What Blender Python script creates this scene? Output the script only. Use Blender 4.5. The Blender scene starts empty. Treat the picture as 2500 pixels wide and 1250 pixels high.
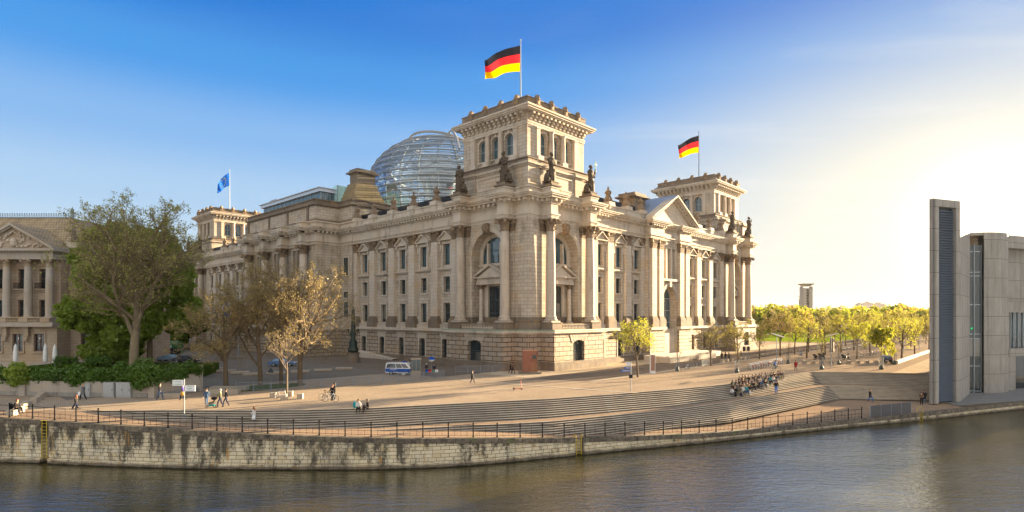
import bpy, math, random
import numpy as np
from mathutils import Vector, Matrix
R = math.radians
random.seed(7)
scn = bpy.context.scene
COL = scn.collection
# ------------------------------------------------------------------ helpers
def link(o, parent=None):
    COL.objects.link(o)
    if parent: o.parent = parent
    return o
def tag(o, label=None, cat=None, group=None, kind=None):
    if label: o['label'] = label
    if cat: o['category'] = cat
    if group: o['group'] = group
    if kind: o['kind'] = kind
    return o
def empty(name, loc=(0, 0, 0), rz=0, label=None, cat=None, group=None):
    o = bpy.data.objects.new(name, None); o.empty_display_size = .3
    o.location = loc; o.rotation_euler = (0, 0, rz); link(o)
    return tag(o, label, cat, group)
def copy_tree(o, parent=None):
    c = o.copy(); link(c)
    c.parent = parent
    for ch in list(o.children): copy_tree(ch, c)
    return c
class MB:
    def __init__(s): s.v = []; s.f = []; s.m = []; s.cur = 0; s.sm = []; s.smooth = False
    def add(s, vs, fs):
        b = len(s.v); s.v += [tuple(p) for p in vs]
        for f in fs: s.f.append(tuple(b+i for i in f)); s.m.append(s.cur); s.sm.append(s.smooth)
    def face(s, *p): s.add(p, [tuple(range(len(p)))])
    def box(s, x0, x1, y0, y1, z0, z1):
        s.add([(x0,y0,z0),(x1,y0,z0),(x1,y1,z0),(x0,y1,z0),(x0,y0,z1),(x1,y0,z1),(x1,y1,z1),(x0,y1,z1)],
              [(0,3,2,1),(4,5,6,7),(0,1,5,4),(1,2,6,5),(2,3,7,6),(3,0,4,7)])
    def prism(s, poly, z0, z1, top=True, bot=False):
        n = len(poly)
        s.add([(x,y,z0) for x,y in poly]+[(x,y,z1) for x,y in poly],
              [(i,(i+1)%n,n+(i+1)%n,n+i) for i in range(n)]+([tuple(range(n,2*n))] if top else [])+([tuple(range(n-1,-1,-1))] if bot else []))
    def loft(s, rings, cap=True, closed=True):
        n = len(rings[0]); vs = [p for r in rings for p in r]; fs = []
        for k in range(len(rings)-1):
            for i in range(n if closed else n-1):
                j = (i+1) % n; fs.append((k*n+i, k*n+j, (k+1)*n+j, (k+1)*n+i))
        if cap and closed: fs += [tuple(range(n-1,-1,-1)), tuple(range((len(rings)-1)*n, len(rings)*n))]
        s.add(vs, fs)
    def lathe(s, cx, cy, prof, n=12, cap=True, mod=None):
        s.loft([[(cx+r*(mod(2*math.pi*i/n, z) if mod else 1)*math.cos(2*math.pi*i/n), cy+r*(mod(2*math.pi*i/n, z) if mod else 1)*math.sin(2*math.pi*i/n), z) for i in range(n)] for r, z in prof], cap)
    def tube(s, p0, p1, r0, r1=None, n=6, cap=True):
        r1 = r0 if r1 is None else r1
        a = Vector(p0); b = Vector(p1); d = b-a
        if d.length < 1e-6: return
        d.normalize(); u = d.orthogonal().normalized(); w = d.cross(u)
        s.loft([[tuple(c+(u*math.cos(2*math.pi*i/n)+w*math.sin(2*math.pi*i/n))*r) for i in range(n)] for c, r in ((a,r0),(b,r1))], cap)
    def path(s, pts, r, n=6):
        for a, b in zip(pts[:-1], pts[1:]): s.tube(a, b, r, r, n)
    def sphere(s, c, r, n=8, m=6, sc=(1,1,1)):
        s.loft([[(c[0]+r*sc[0]*math.sin(math.pi*k/m)*math.cos(2*math.pi*i/n), c[1]+r*sc[1]*math.sin(math.pi*k/m)*math.sin(2*math.pi*i/n), c[2]-r*sc[2]*math.cos(math.pi*k/m)) for i in range(n)] for k in range(m+1)], False)
    def torus(s, c, Rr, r, ax='y', n=20, m=5):
        rings = []
        for i in range(n+1):
            a = 2*math.pi*i/n; rg = []
            for j in range(m):
                b = 2*math.pi*j/m; q = Rr+r*math.cos(b); h = r*math.sin(b)
                if ax == 'y': rg.append((c[0]+q*math.cos(a), c[1]+h, c[2]+q*math.sin(a)))
                elif ax == 'x': rg.append((c[0]+h, c[1]+q*math.cos(a), c[2]+q*math.sin(a)))
                else: rg.append((c[0]+q*math.cos(a), c[1]+q*math.sin(a), c[2]+h))
            rings.append(rg)
        s.loft(rings, False)
    def xf(s, fn, start=0):
        for i in range(start, len(s.v)): s.v[i] = tuple(fn(*s.v[i]))
    def dup(s, fn, f0=0, f1=None):
        """append a transformed copy of faces f0:f1"""
        f1 = len(s.f) if f1 is None else f1; idx = {}; b = []
        for k in range(f0, f1):
            nf = []
            for i in s.f[k]:
                if i not in idx: idx[i] = len(s.v); s.v.append(tuple(fn(*s.v[i])))
                nf.append(idx[i])
            s.f.append(tuple(reversed(nf))); s.m.append(s.m[k]); s.sm.append(s.sm[k])
    def mesh(s, name, mats):
        me = bpy.data.meshes.new(name); me.from_pydata(s.v, [], s.f)
        if not isinstance(mats, (list, tuple)): mats = [mats]
        for m in mats: me.materials.append(m)
        if len(mats) > 1: me.polygons.foreach_set('material_index', s.m)
        if any(s.sm): me.polygons.foreach_set('use_smooth', s.sm)
        me.update(); return me
    def build(s, name, mats, parent=None, loc=None, rz=None):
        o = bpy.data.objects.new(name, s.mesh(name, mats)); link(o, parent)
        if loc is not None: o.location = loc
        if rz is not None: o.rotation_euler = (0, 0, rz)
        return o
def npmesh(name, V, Q, mats, col=None, midx=None, tri=False):
    """V (n,3), Q (m,4) numpy"""
    me = bpy.data.meshes.new(name); k = Q.shape[1]
    me.vertices.add(len(V)); me.vertices.foreach_set('co', np.asarray(V, np.float32).ravel())
    me.loops.add(Q.size); me.loops.foreach_set('vertex_index', Q.astype(np.int32).ravel())
    me.polygons.add(len(Q)); me.polygons.foreach_set('loop_start', np.arange(0, Q.size, k, dtype=np.int32))
    me.polygons.foreach_set('loop_total', np.full(len(Q), k, np.int32))
    for m in (mats if isinstance(mats, (list, tuple)) else [mats]): me.materials.append(m)
    if midx is not None: me.polygons.foreach_set('material_index', midx)
    me.update(calc_edges=True)
    if col is not None:
        at = me.color_attributes.new('tint', 'FLOAT_COLOR', 'POINT')
        at.data.foreach_set('color', np.concatenate([col, np.ones((len(V), 1))], 1).astype(np.float32).ravel())
    me.validate(); return me
# ------------------------------------------------------------------ materials
class NT:
    def __init__(s, name):
        s.mat = bpy.data.materials.new(name); s.mat.use_nodes = True
        s.t = s.mat.node_tree; s.b = s.t.nodes['Principled BSDF']; s.n = s.t.nodes; s.tc = s.n.new('ShaderNodeTexCoord')
    def __call__(s, typ, inp=None, **kw):
        nd = s.n.new('ShaderNode'+typ)
        for k, v in kw.items(): setattr(nd, k, v)
        for k, v in (inp or {}).items():
            if isinstance(v, bpy.types.NodeSocket): s.t.links.new(v, nd.inputs[k])
            else: nd.inputs[k].default_value = v
        return nd
    def m(s, op, a, b=0.0, c=None):
        d = {0: a, 1: b}
        if c is not None: d[2] = c
        return s('Math', d, operation=op).outputs[0]
    def mix(s, f, a, b, bt='MIX'):
        nd = s('Mix', {0: f}, data_type='RGBA', blend_type=bt)
        for i, v in ((6, a), (7, b)):
            if isinstance(v, bpy.types.NodeSocket): s.t.links.new(v, nd.inputs[i])
            else: nd.inputs[i].default_value = (*v, 1) if len(v) == 3 else v
        return nd.outputs[2]
    def noise(s, vec, sc, det=4, rough=.55):
        return s('TexNoise', {'Vector': vec, 'Scale': sc, 'Detail': det, 'Roughness': rough}).outputs[0]
    def ramp(s, f, lo, hi):
        nd = s('MapRange', {0: f, 1: lo, 2: hi, 3: 0., 4: 1.}); nd.clamp = True
        return nd.outputs[0]
    def boxuv(s):
        g = s('SeparateXYZ', {0: s.tc.outputs['Object']}); nn = s('SeparateXYZ', {0: s.tc.outputs['Normal']})
        ax = s.m('ABSOLUTE', nn.outputs[0]); ay = s.m('ABSOLUTE', nn.outputs[1]); az = s.m('ABSOLUTE', nn.outputs[2])
        k = s.m('GREATER_THAN', ax, ay)
        h = s.m('ADD', s.m('MULTIPLY', k, g.outputs[1]), s.m('MULTIPLY', s.m('SUBTRACT', 1.0, k), g.outputs[0]))
        t = s.m('GREATER_THAN', az, .8)
        vv = s.m('ADD', s.m('MULTIPLY', t, g.outputs[1]), s.m('MULTIPLY', s.m('SUBTRACT', 1.0, t), g.outputs[2]))
        return s('CombineXYZ', {0: h, 1: vv, 2: 0.0}).outputs[0]
    def out(s, col, rough=.8, bump=None, bstr=.3, bdist=.05, spec=.3, metal=0):
        def put(i, v):
            if isinstance(v, bpy.types.NodeSocket): s.t.links.new(v, s.b.inputs[i])
            else: s.b.inputs[i].default_value = v
        put('Base Color', col if isinstance(col, bpy.types.NodeSocket) else (*col, 1)); put('Roughness', rough)
        put('Specular IOR Level', spec); put('Metallic', metal)
        if bump is not None:
            put('Normal', s('Bump', {'Height': bump, 'Strength': bstr, 'Distance': bdist}).outputs[0])
        return s.mat
def stone(name, c1, c2, bw=1.6, bh=.62, mortar=(.12,.09,.06), ms=.02, bstr=.25, dirt=.5, dirtc=(.07,.055,.04), rock=0.0, warm=(.5,.3,.1), dsc=.12):
    t = NT(name); uv = t.boxuv(); ob = t.tc.outputs['Object']
    br = t('TexBrick', {'Vector': uv, 'Color1': (*c1,1), 'Color2': (*c2,1), 'Mortar': (*mortar,1), 'Scale': 1., 'Mortar Size': ms, 'Mortar Smooth': .2, 'Bias': -.1, 'Brick Width': bw, 'Row Height': bh})
    c = br.outputs[0]
    big = t.noise(ob, dsc*2.3, 3); c = t.mix(t.m('MULTIPLY', t.ramp(big, .52, .72), .35), c, warm)
    # individual honey-coloured blocks
    br2 = t('TexBrick', {'Vector': uv, 'Color1': (0,0,0,1), 'Color2': (1,1,1,1), 'Mortar': (0,0,0,1), 'Scale': 1., 'Mortar Size': 0.0, 'Bias': -.6, 'Brick Width': bw, 'Row Height': bh})
    c = t.mix(t.m('MULTIPLY', br2.outputs[0], .42), c, (c1[0]*1.1, c1[1]*.84, c1[2]*.52))
    br3 = t('TexBrick', {'Vector': t('Mapping', {'Vector': uv, 'Location': (bw*7, bh*4, 0)}).outputs[0], 'Color1': (0,0,0,1), 'Color2': (1,1,1,1), 'Mortar': (0,0,0,1), 'Scale': 1., 'Mortar Size': 0.0, 'Bias': -.5, 'Brick Width': bw, 'Row Height': bh})
    c = t.mix(t.m('MULTIPLY', br3.outputs[0], .4), c, (c1[0]*.62, c1[1]*.62, c1[2]*.66))
    st = t('Mapping', {'Vector': ob, 'Scale': (1.1, 1.1, .16)}).outputs[0]
    d = t.noise(st, .9, 6, .65); d2 = t.noise(ob, .35, 5, .6)
    dm = t.m('MULTIPLY', t.ramp(t.m('ADD', t.m('MULTIPLY', d, .6), t.m('MULTIPLY', d2, .5)), .56, .8), dirt)
    c = t.mix(dm, c, dirtc)
    fine = t.noise(ob, 6., 3, .6)
    c = t.mix(t.m('MULTIPLY', t.ramp(fine, .3, .75), .22), c, (c1[0]*.45, c1[1]*.42, c1[2]*.4))
    h = t.m('ADD', t.m('MULTIPLY', br.outputs[1], -1.0), t.m('MULTIPLY', t.noise(ob, 3.5 if rock else 8., 5, .7), .25+rock))
    return t.out(c, .85, h, bstr, .06+.1*rock)
def plain(name, col, rough=.6, metal=0, var=.15, sc=3., spec=.4, bump=0):
    t = NT(name); n = t.noise(t.tc.outputs['Object'], sc, 4)
    c = t.mix(n, tuple(x*(1-var) for x in col), tuple(min(1, x*(1+var)) for x in col))
    return t.out(c, rough, n if bump else None, bump, .03, spec, metal)
M = {}
M['stone'] = stone('sandstone_ashlar', (.53,.46,.37), (.41,.35,.275), dirt=.75, ms=.024)
M['stone_l'] = stone('sandstone_light_ashlar', (.57,.50,.41), (.50,.435,.35), bw=1.9, bh=.7, dirt=.3, ms=.012)
M['trim'] = stone('sandstone_trim', (.57,.50,.41), (.51,.445,.355), bw=2.6, bh=3.1, ms=.008, dirt=.8)
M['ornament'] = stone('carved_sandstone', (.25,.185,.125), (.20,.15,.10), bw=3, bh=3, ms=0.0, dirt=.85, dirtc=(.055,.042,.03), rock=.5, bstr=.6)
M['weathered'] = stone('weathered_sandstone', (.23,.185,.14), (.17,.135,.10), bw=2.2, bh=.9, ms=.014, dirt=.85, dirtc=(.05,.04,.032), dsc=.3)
M['rustic'] = stone('rusticated_sandstone', (.46,.385,.30), (.38,.315,.24), bw=2.1, bh=.8, mortar=(.012,.008,.005), ms=.062, bstr=1.0, dirt=.5, rock=1.2)
M['bronze_stone'] = stone('blackened_statue_stone', (.10,.075,.052), (.08,.06,.042), bw=9, bh=9, ms=0., dirt=.8, dirtc=(.03,.026,.02), rock=.5)
M['palace'] = stone('palace_sandstone', (.44,.355,.265), (.37,.295,.215), bw=1.3, bh=.55, ms=.012, dirt=.35)
M['palace_l'] = stone('palace_column_stone', (.43,.385,.325), (.39,.35,.295), bw=4, bh=2.2, ms=.008, dirt=.35)
M['concrete'] = None
def glass(name, col=(.015,.022,.024), rough=.04, spec=.9):
    t = NT(name); n = t.noise(t.tc.outputs['Object'], .5, 2)
    c = t.mix(n, col, tuple(x*2.2 for x in col))
    if name == 'dark_window_glass':
        sn = t('VectorMath', {0: t.tc.outputs['Object'], 1: (3.4, 3.4, 2.9)}, operation='SNAP').outputs[0]; wv = t('TexWhiteNoise', {0: sn}).outputs[0]
        c = t.mix(t.m('MULTIPLY', t.m('GREATER_THAN', wv, .8), .55), c, (.30,.28,.23)); c = t.mix(t.m('MULTIPLY', t.m('LESS_THAN', wv, .15), .5), c, (.05,.09,.10))
    return t.out(c, rough, t.noise(t.tc.outputs['Object'], .8, 1), .05, .05, spec)
M['glass'] = glass('dark_window_glass')
M['glass_b'] = glass('blue_window_glass', (.03,.06,.075), .05, 1.)
M['frame'] = plain('dark_window_frame', (.05,.065,.07), .4)
M['frame_l'] = plain('pale_metal_window_frame', (.32,.36,.38), .35, .3)
M['darkroof'] = plain('dark_roof_sheet', (.018,.018,.02), .5)
M['verdigris'] = plain('verdigris_copper_sheet', (.13,.30,.24), .6, 0, .4, 1.5)
M['iron'] = plain('dark_wrought_iron', (.016,.016,.019), .85, spec=.05)
M['steel'] = plain('galvanised_steel', (.24,.28,.32), .6, .2)
M['yellow'] = plain('yellow_painted_steel', (.46,.34,.03), .5)
M['white'] = plain('white_paint', (.75,.75,.74), .5)
M['black'] = plain('black_rubber', (.02,.02,.02), .7)
M['greybox'] = plain('grey_cabinet_paint', (.36,.37,.37), .55)

QUAY=[(-53.22, 52.88, 0.1), (-46.78, 52.43, -0.16), (-42.8, 52.14, -0.29), (-41.64, 51.85, -0.35), (-36.87, 51.14, -0.48), (-32.13, 50.58, -0.66), (-27.54, 50.11, -0.86), (-21.73, 49.9, -1.14), (-17.43, 49.84, -1.3), (-12.47, 49.9, -1.45), (-9.17, 50.17, -1.55), (-5.79, 50.72, -1.67), (-1.48, 51.92, -1.91), (3.86, 54.03, -2.35), (6.6, 55.07, -2.53), (9.66, 56.4, -2.71), (14.99, 58.34, -2.97), (21.78, 61.02, -3.26), (28.53, 64.06, -3.35), (35.04, 66.7, -3.34), (42.18, 69.69, -3.35), (51.6, 73.02, -3.2), (61.32, 77.39, -3.18), (73.83, 82.75, -3.14), (93.0, 89.85, -2.98), (126.24, 101.06, -2.9)]
TOPL=[(-70.35, 56.32), (-49.92, 55.95), (-41.97, 55.58), (-34.02, 56.07), (-24.36, 55.95), (-19.7, 56.32), (-14.32, 57.33), (-6.86, 60.03), (0.0, 62.38), (4.56, 63.95), (11.55, 67.39), (20.64, 72.28), (29.71, 77.94), (37.39, 83.95), (49.73, 95.3), (69.41, 92.6)]
BUL=[(-70.35, 52.12), (-49.92, 51.75), (-41.97, 51.38), (-34.02, 51.87), (-24.36, 51.85), (-19.7, 52.32), (-14.32, 53.53), (-6.45, 56.5), (0.0, 58.06), (4.24, 59.47), (10.73, 62.63), (19.09, 66.87), (27.78, 72.87), (35.16, 78.93), (48.54, 89.71), (64.15, 85.59)]
LFL=[(-20.17, 51.37), (-13.14, 53.03), (-6.28, 55.02), (0.0, 56.58), (4.13, 57.83), (10.48, 61.2), (18.64, 65.27), (27.04, 70.94), (34.51, 77.48), (48.35, 87.89), (63.59, 84.85)]
BLL=[(-20.17, 47.42), (-13.14, 49.08), (-6.28, 51.07), (0.0, 52.63), (4.13, 53.88), (10.48, 57.25), (17.7, 61.98), (25.1, 65.85), (31.68, 71.12), (48.15, 84.0), (61.82, 82.48)]
ZIN=[0, 0, 0, -0.6, -0.95, -1.1, -1.3, -1.62, -1.95, -2.2, -2.55, -2.85, -2.95, -2.96, -2.97, -3.0]
BO = (2.734, 96.609, 0.0); BRZ = R(46.613)      # corner of the parliament and its turn
def b2w(x, y):
    c, s = math.cos(BRZ), math.sin(BRZ); return (BO[0]+x*c-y*s, BO[1]+x*s+y*c)
ZW = -4.2
def struct(o, kind='structure'): o['kind'] = kind; return o
# ---- ground materials
def paving(name, c1, c2, bw, bh, ms=.03, mortar=None, rough=.85, big=.25, bstr=.4, warmc=(.2,.15,.1)):
    t = NT(name); ob = t.tc.outputs['Object']
    br = t('TexBrick', {'Vector': ob, 'Color1': (*c1,1), 'Color2': (*c2,1), 'Mortar': (*(mortar or tuple(x*.45 for x in c2)),1), 'Scale': 1., 'Mortar Size': ms, 'Brick Width': bw, 'Row Height': bh})
    n = t.noise(ob, .12, 5, .65); f = t.noise(ob, 9., 3, .7)
    c = t.mix(t.m('MULTIPLY', t.ramp(n, .35, .7), big), br.outputs[0], warmc)
    c = t.mix(t.m('MULTIPLY', t.ramp(t.noise(ob, .9, 5, .7), .5, .72), .35), c, tuple(x*.55 for x in c2))
    c = t.mix(t.m('MULTIPLY', t.ramp(f, .35, .7), .35), c, tuple(x*.6 for x in c1))
    if name in ('cobbled_plaza', 'promenade_gravel_paving', 'worn_asphalt'):
        bj = t('TexBrick', {'Vector': t('Mapping', {'Vector': ob, 'Rotation': (0,0,.35 if 'plaza' in name else 0)}).outputs[0], 'Color1': (0,0,0,1), 'Color2': (.35,.35,.35,1), 'Mortar': (1,1,1,1), 'Scale': 1., 'Mortar Size': .05, 'Brick Width': 6.4, 'Row Height': 4.2})
        c = t.mix(t.m('MULTIPLY', bj.outputs[0], .32), c, tuple(x*.5 for x in c2))
        st_ = t.ramp(t.noise(ob, .33, 6, .75), .56, .64); c = t.mix(t.m('MULTIPLY', st_, .38), c, tuple(x*.5 for x in c2))
    return t.out(c, .95, t.m('ADD', f, t.m('MULTIPLY', br.outputs[1], -.6)), bstr*.5, .02, .0)
M['plaza'] = paving('cobbled_plaza', (.53,.42,.305), (.43,.335,.24), .22, .14, .018, big=.35)
M['prom'] = paving('promenade_gravel_paving', (.40,.29,.20), (.33,.235,.16), .3, .15, .012, big=.2)
M['slab'] = paving('pale_paving_slabs', (.58,.47,.33), (.50,.40,.28), 1.2, .8, .012, big=.2)
M['band'] = paving('pale_paving_band', (.50,.43,.34), (.44,.37,.29), 1.1, 1.1, .012, big=.2)
M['asphalt'] = paving('worn_asphalt', (.21,.17,.135), (.185,.15,.12), 60, 60, 0, big=.3, warmc=(.1,.085,.07))
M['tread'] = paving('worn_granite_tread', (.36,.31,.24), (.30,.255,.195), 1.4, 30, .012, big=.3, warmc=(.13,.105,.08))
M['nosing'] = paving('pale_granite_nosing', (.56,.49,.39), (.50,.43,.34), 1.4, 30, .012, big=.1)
M['lawn'] = paving('yellow_green_lawn', (.20,.27,.02), (.16,.23,.02), 3, 2, 0, big=.3, warmc=(.28,.30,.03))  # bright yellow-green grass colour
M['grass'] = paving('short_grass', (.05,.085,.012), (.04,.07,.01), 2, 2, 0, big=.3, warmc=(.09,.11,.02))
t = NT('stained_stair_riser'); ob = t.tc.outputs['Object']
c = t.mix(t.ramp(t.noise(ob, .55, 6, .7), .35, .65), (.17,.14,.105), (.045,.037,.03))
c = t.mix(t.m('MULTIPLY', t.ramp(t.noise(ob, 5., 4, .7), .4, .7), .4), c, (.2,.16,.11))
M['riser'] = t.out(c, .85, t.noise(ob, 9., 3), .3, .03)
t = NT('stone_stair_riser'); ob = t.tc.outputs['Object']
c = t.mix(t.ramp(t.noise(ob, .8, 6, .7), .35, .65), (.42,.345,.25), (.26,.21,.15))
M['riser_clean'] = t.out(c, .85, t.noise(ob, 9., 3), .3, .03)
# quay masonry : pale blocks, black runs, rust
t = NT('quay_masonry'); ob = t.tc.outputs['Object']; uv = t.boxuv()
br = t('TexBrick', {'Vector': uv, 'Color1': (.62,.54,.37,1), 'Color2': (.50,.43,.30,1), 'Mortar': (.05,.04,.025,1), 'Scale': 1., 'Mortar Size': .02, 'Bias': -.15, 'Brick Width': .74, 'Row Height': .33})
c = br.outputs[0]
b2 = t('TexBrick', {'Vector': uv, 'Color1': (0,0,0,1), 'Color2': (1,1,1,1), 'Mortar': (0,0,0,1), 'Scale': 1., 'Mortar Size': 0., 'Bias': -.65, 'Brick Width': .74, 'Row Height': .33})
c = t.mix(t.m('MULTIPLY', b2.outputs[0], .8), c, (.60,.42,.14))
b3 = t('TexBrick', {'Vector': t('Mapping', {'Vector': uv, 'Location': (5.18, 3.3, 0)}).outputs[0], 'Color1': (0,0,0,1), 'Color2': (1,1,1,1), 'Mortar': (0,0,0,1), 'Scale': 1., 'Mortar Size': 0., 'Bias': -.7, 'Brick Width': .74, 'Row Height': .33})
c = t.mix(t.m('MULTIPLY', b3.outputs[0], .75), c, (.62,.60,.55))
st = t('Mapping', {'Vector': ob, 'Scale': (1., 1., .28)}).outputs[0]
z = t('SeparateXYZ', {0: ob}).outputs[2]
top = t.ramp(z, -3.4, -1.4)
runs = t.ramp(t.m('ADD', t.m('ADD', t.m('MULTIPLY', t.noise(st, .95, 3, .6), .75), t.m('MULTIPLY', t.noise(ob, 5., 6, .75), .34)), t.m('MULTIPLY', top, .10)), .555, .66)
c = t.mix(t.m('MULTIPLY', runs, .9), c, (.032,.028,.022))
patch = t.ramp(t.m('ADD', t.m('MULTIPLY', t.noise(ob, .22, 3), .7), t.m('MULTIPLY', t.noise(ob, 7., 5, .8), .35)), .55, .66)
c = t.mix(t.m('MULTIPLY', patch, .45), c, (.12,.10,.075))
rust = t.ramp(t.noise(t('Mapping', {'Vector': ob, 'Scale': (1.6,1.6,.35), 'Location': (9,3,1)}).outputs[0], 1.1, 4), .62, .72)
c = t.mix(t.m('MULTIPLY', rust, .7), c, (.40,.22,.05))
wet = t.ramp(t.m('ADD', z, t.m('MULTIPLY', t.noise(ob, .8, 4), .5)), -3.45, -3.72)
c = t.mix(t.m('MULTIPLY', wet, .8), c, (.09,.065,.045))
wet2 = t.ramp(t.m('ADD', z, t.m('MULTIPLY', t.noise(ob, 1.2, 4), .3)), -3.88, -4.0)
c = t.mix(wet2, c, (.012,.013,.008))
br.offset_frequency = 2; br.squash = 1.35; br.squash_frequency = 3; b2.squash = 1.35; b2.squash_frequency = 3
M['quay'] = t.out(c, .85, t.m('ADD', t.m('MULTIPLY', br.outputs[1], -1.), t.noise(ob, 12., 4)), .5, .03)
t = NT('quay_coping_stone'); ob = t.tc.outputs['Object']
br = t('TexBrick', {'Vector': t.boxuv(), 'Color1': (.22,.18,.13,1), 'Color2': (.15,.125,.095,1), 'Mortar': (.02,.018,.014,1), 'Scale': 1., 'Mortar Size': .018, 'Brick Width': 1.25, 'Row Height': 9.})
c = t.mix(t.ramp(t.noise(ob, 2.2, 6, .75), .35, .62), (.035,.031,.026), br.outputs[0])
c = t.mix(t.m('MULTIPLY', t.ramp(t.noise(ob, .7, 3), .6, .7), .5), c, (.12,.14,.05))
M['coping'] = t.out(c, .9, t.noise(ob, 10., 4), .4, .03)
# ---- water
t = NT('river_water'); ob = t.tc.outputs['Object']
mp = t('Mapping', {'Vector': ob, 'Rotation': (0,0,R(22)), 'Scale': (.5, 1.6, 1)}).outputs[0]
w1 = t.noise(mp, 1.15, 4, .62); w2 = t.noise(mp, 3.6, 3, .6); w3 = t.noise(ob, .12, 2); calm = t.ramp(t.noise(t('Mapping', {'Vector': ob, 'Scale': (.03,.09,1)}).outputs[0], 1.0, 3), .35, .62)
h = t.m('MULTIPLY', t.m('ADD', t.m('MULTIPLY', w1, .9), t.m('MULTIPLY', w2, .35)), t.m('ADD', .55, calm))
c = t.mix(w3, (.04,.033,.005), (.06,.048,.010))
M['water'] = t.out(c, .03, h, .8, .105, 1.0); t.b.inputs['IOR'].default_value = 2.7
mb = MB(); mb.face((-400,-60,ZW),(600,-60,ZW),(600,140,ZW),(-400,140,ZW))
struct(mb.build('water', M['water']))
# ---- river bed closes the void beneath the water and behind the quay
# ---- plaza sheet (z 0) reaching the horizon
mb = MB()
far = [(X*30-0, 3500.) for X, Y in TOPL]; far[0] = (-4000, 3500.); far[-1] = (4000, 3500.)
P0 = [(-1500, 56.3)]+list(TOPL)+[(75.5, 97.6), (90, 113.), (150, 150), (1500, 300.)]
n = len(P0)
for i in range(n-1):
    a = i/(n-1); b = (i+1)/(n-1)
    mb.face((*P0[i],0), (*P0[i+1],0), (-4500+9000*b, 3500., 0), (-4500+9000*a, 3500., 0))
struct(mb.build('ground', M['plaza']))
# lower ground round the concrete building beside the river
mb = MB(); 
lo = [(69.4,92.6),(64.15,85.59),(61.82,82.48),(61.0,78.5),(73.83,82.9),(93.,90.0),(126.2,101.2),(300,160),(300,190),(150,149.9),(90,112.9),(75.5,97.5)]
mb.face(*[(x,y,-3.02) for x,y in lo])
M['pave_dark'] = paving('grey_river_terrace_slabs', (.24,.24,.24), (.19,.195,.20), 2.4, 1.2, .012, big=.1, warmc=(.2,.2,.2))
struct(mb.build('river_terrace', M['pave_dark']))
mb = MB()
for a, b in (((61.82,82.48),(69.41,92.6)),((69.41,92.6),(75.5,97.6)),((75.5,97.6),(90,113)),((90,113),(150,150)),((150,150),(1500,300))):
    mb.face((*a,-3.3),(*b,-3.3),(*b,0),(*a,0))
struct(mb.build('terrace_retaining_wall', M['riser_clean']))
# ---- promenade
def lerp(a, b, t): return tuple(x+(y-x)*t for x, y in zip(a, b))
def resample(P, xs):
    """interpolate polyline rows at given x"""
    res = []
    for x in xs:
        for a, b in zip(P[:-1], P[1:]):
            if a[0] <= x <= b[0]:
                res.append(lerp(a, b, (x-a[0])/(b[0]-a[0]))); break
        else: res.append(P[0] if x < P[0][0] else P[-1])
    return res
def smooth_poly(P, it=2):
    for _ in range(it):
        Q = [P[0]]
        for a, b in zip(P[:-1], P[1:]): Q += [lerp(a, b, .25), lerp(a, b, .75)]
        Q.append(P[-1]); P = Q
    return P
QS = smooth_poly(QUAY, 2)
mb = MB(); NP = 90; xs = [-70+ (62+70)*i/NP for i in range(NP+1)]
inn = resample([(X, Y, z) for (X, Y), z in zip(TOPL, ZIN)], [min(x, 61.8) if x < 45 else 45+ (x-45)*.28 for x in xs])
qq = resample(QS, [-53.2+(x+70)*(61.3+53.2)/132 for x in xs])
inn2 = []
for k, x in enumerate([-53.2+(x+70)*(61.3+53.2)/132 for x in xs]):
    xx = x if x < 40 else 40+(x-40)*.98
    p = resample([(X, Y, z) for (X, Y), z in zip(TOPL[:14]+[(49.73, 90.0), (66.0, 90.0)], ZIN)], [xx])[0]
    inn2.append(p)
for k in range(NP):
    for j in range(4):
        a = lerp(qq[k], inn2[k], j/4); b = lerp(qq[k+1], inn2[k+1], j/4); c2 = lerp(qq[k+1], inn2[k+1], (j+1)/4); d = lerp(qq[k], inn2[k], (j+1)/4)
        mb.face(a, b, c2, d)
# far left piece up to the plaza
q0 = QS[0]; mb.face((-200, 52.9, .1), q0, (-53.2, 56.0, 0.004), (-200, 56.32, 0.004))
struct(mb.build('promenade', M['prom']))
# ---- quay wall with ladder recesses
def cum(P):
    L = [0]
    for a, b in zip(P[:-1], P[1:]): L.append(L[-1]+math.dist(a[:2], b[:2]))
    return L
QC = cum(QS)
def at_s(s):
    for i in range(len(QS)-1):
        if QC[i] <= s <= QC[i+1]+1e-9:
            p = lerp(QS[i], QS[i+1], (s-QC[i])/max(1e-6, QC[i+1]-QC[i])); d = Vector((QS[i+1][0]-QS[i][0], QS[i+1][1]-QS[i][1])).normalized()
            return p, d
    return QS[-1], Vector((1, 0))
def s_of(x):
    for i in range(len(QS)-1):
        if QS[i][0] <= x <= QS[i+1][0]: return QC[i]+(QC[i+1]-QC[i])*(x-QS[i][0])/(QS[i+1][0]-QS[i][0])
LAD = [s_of(-42.35), s_of(6.4), s_of(52.3)]; LW = [.42, .42, .36]
wall = MB(); cop = MB(); s = 0.0; step = 1.25
marks = sorted(set([round(k*step, 3) for k in range(int(QC[-1]/step))]+[l+w*sg for l, w in zip(LAD, LW) for sg in (-1, 1)]))
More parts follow.
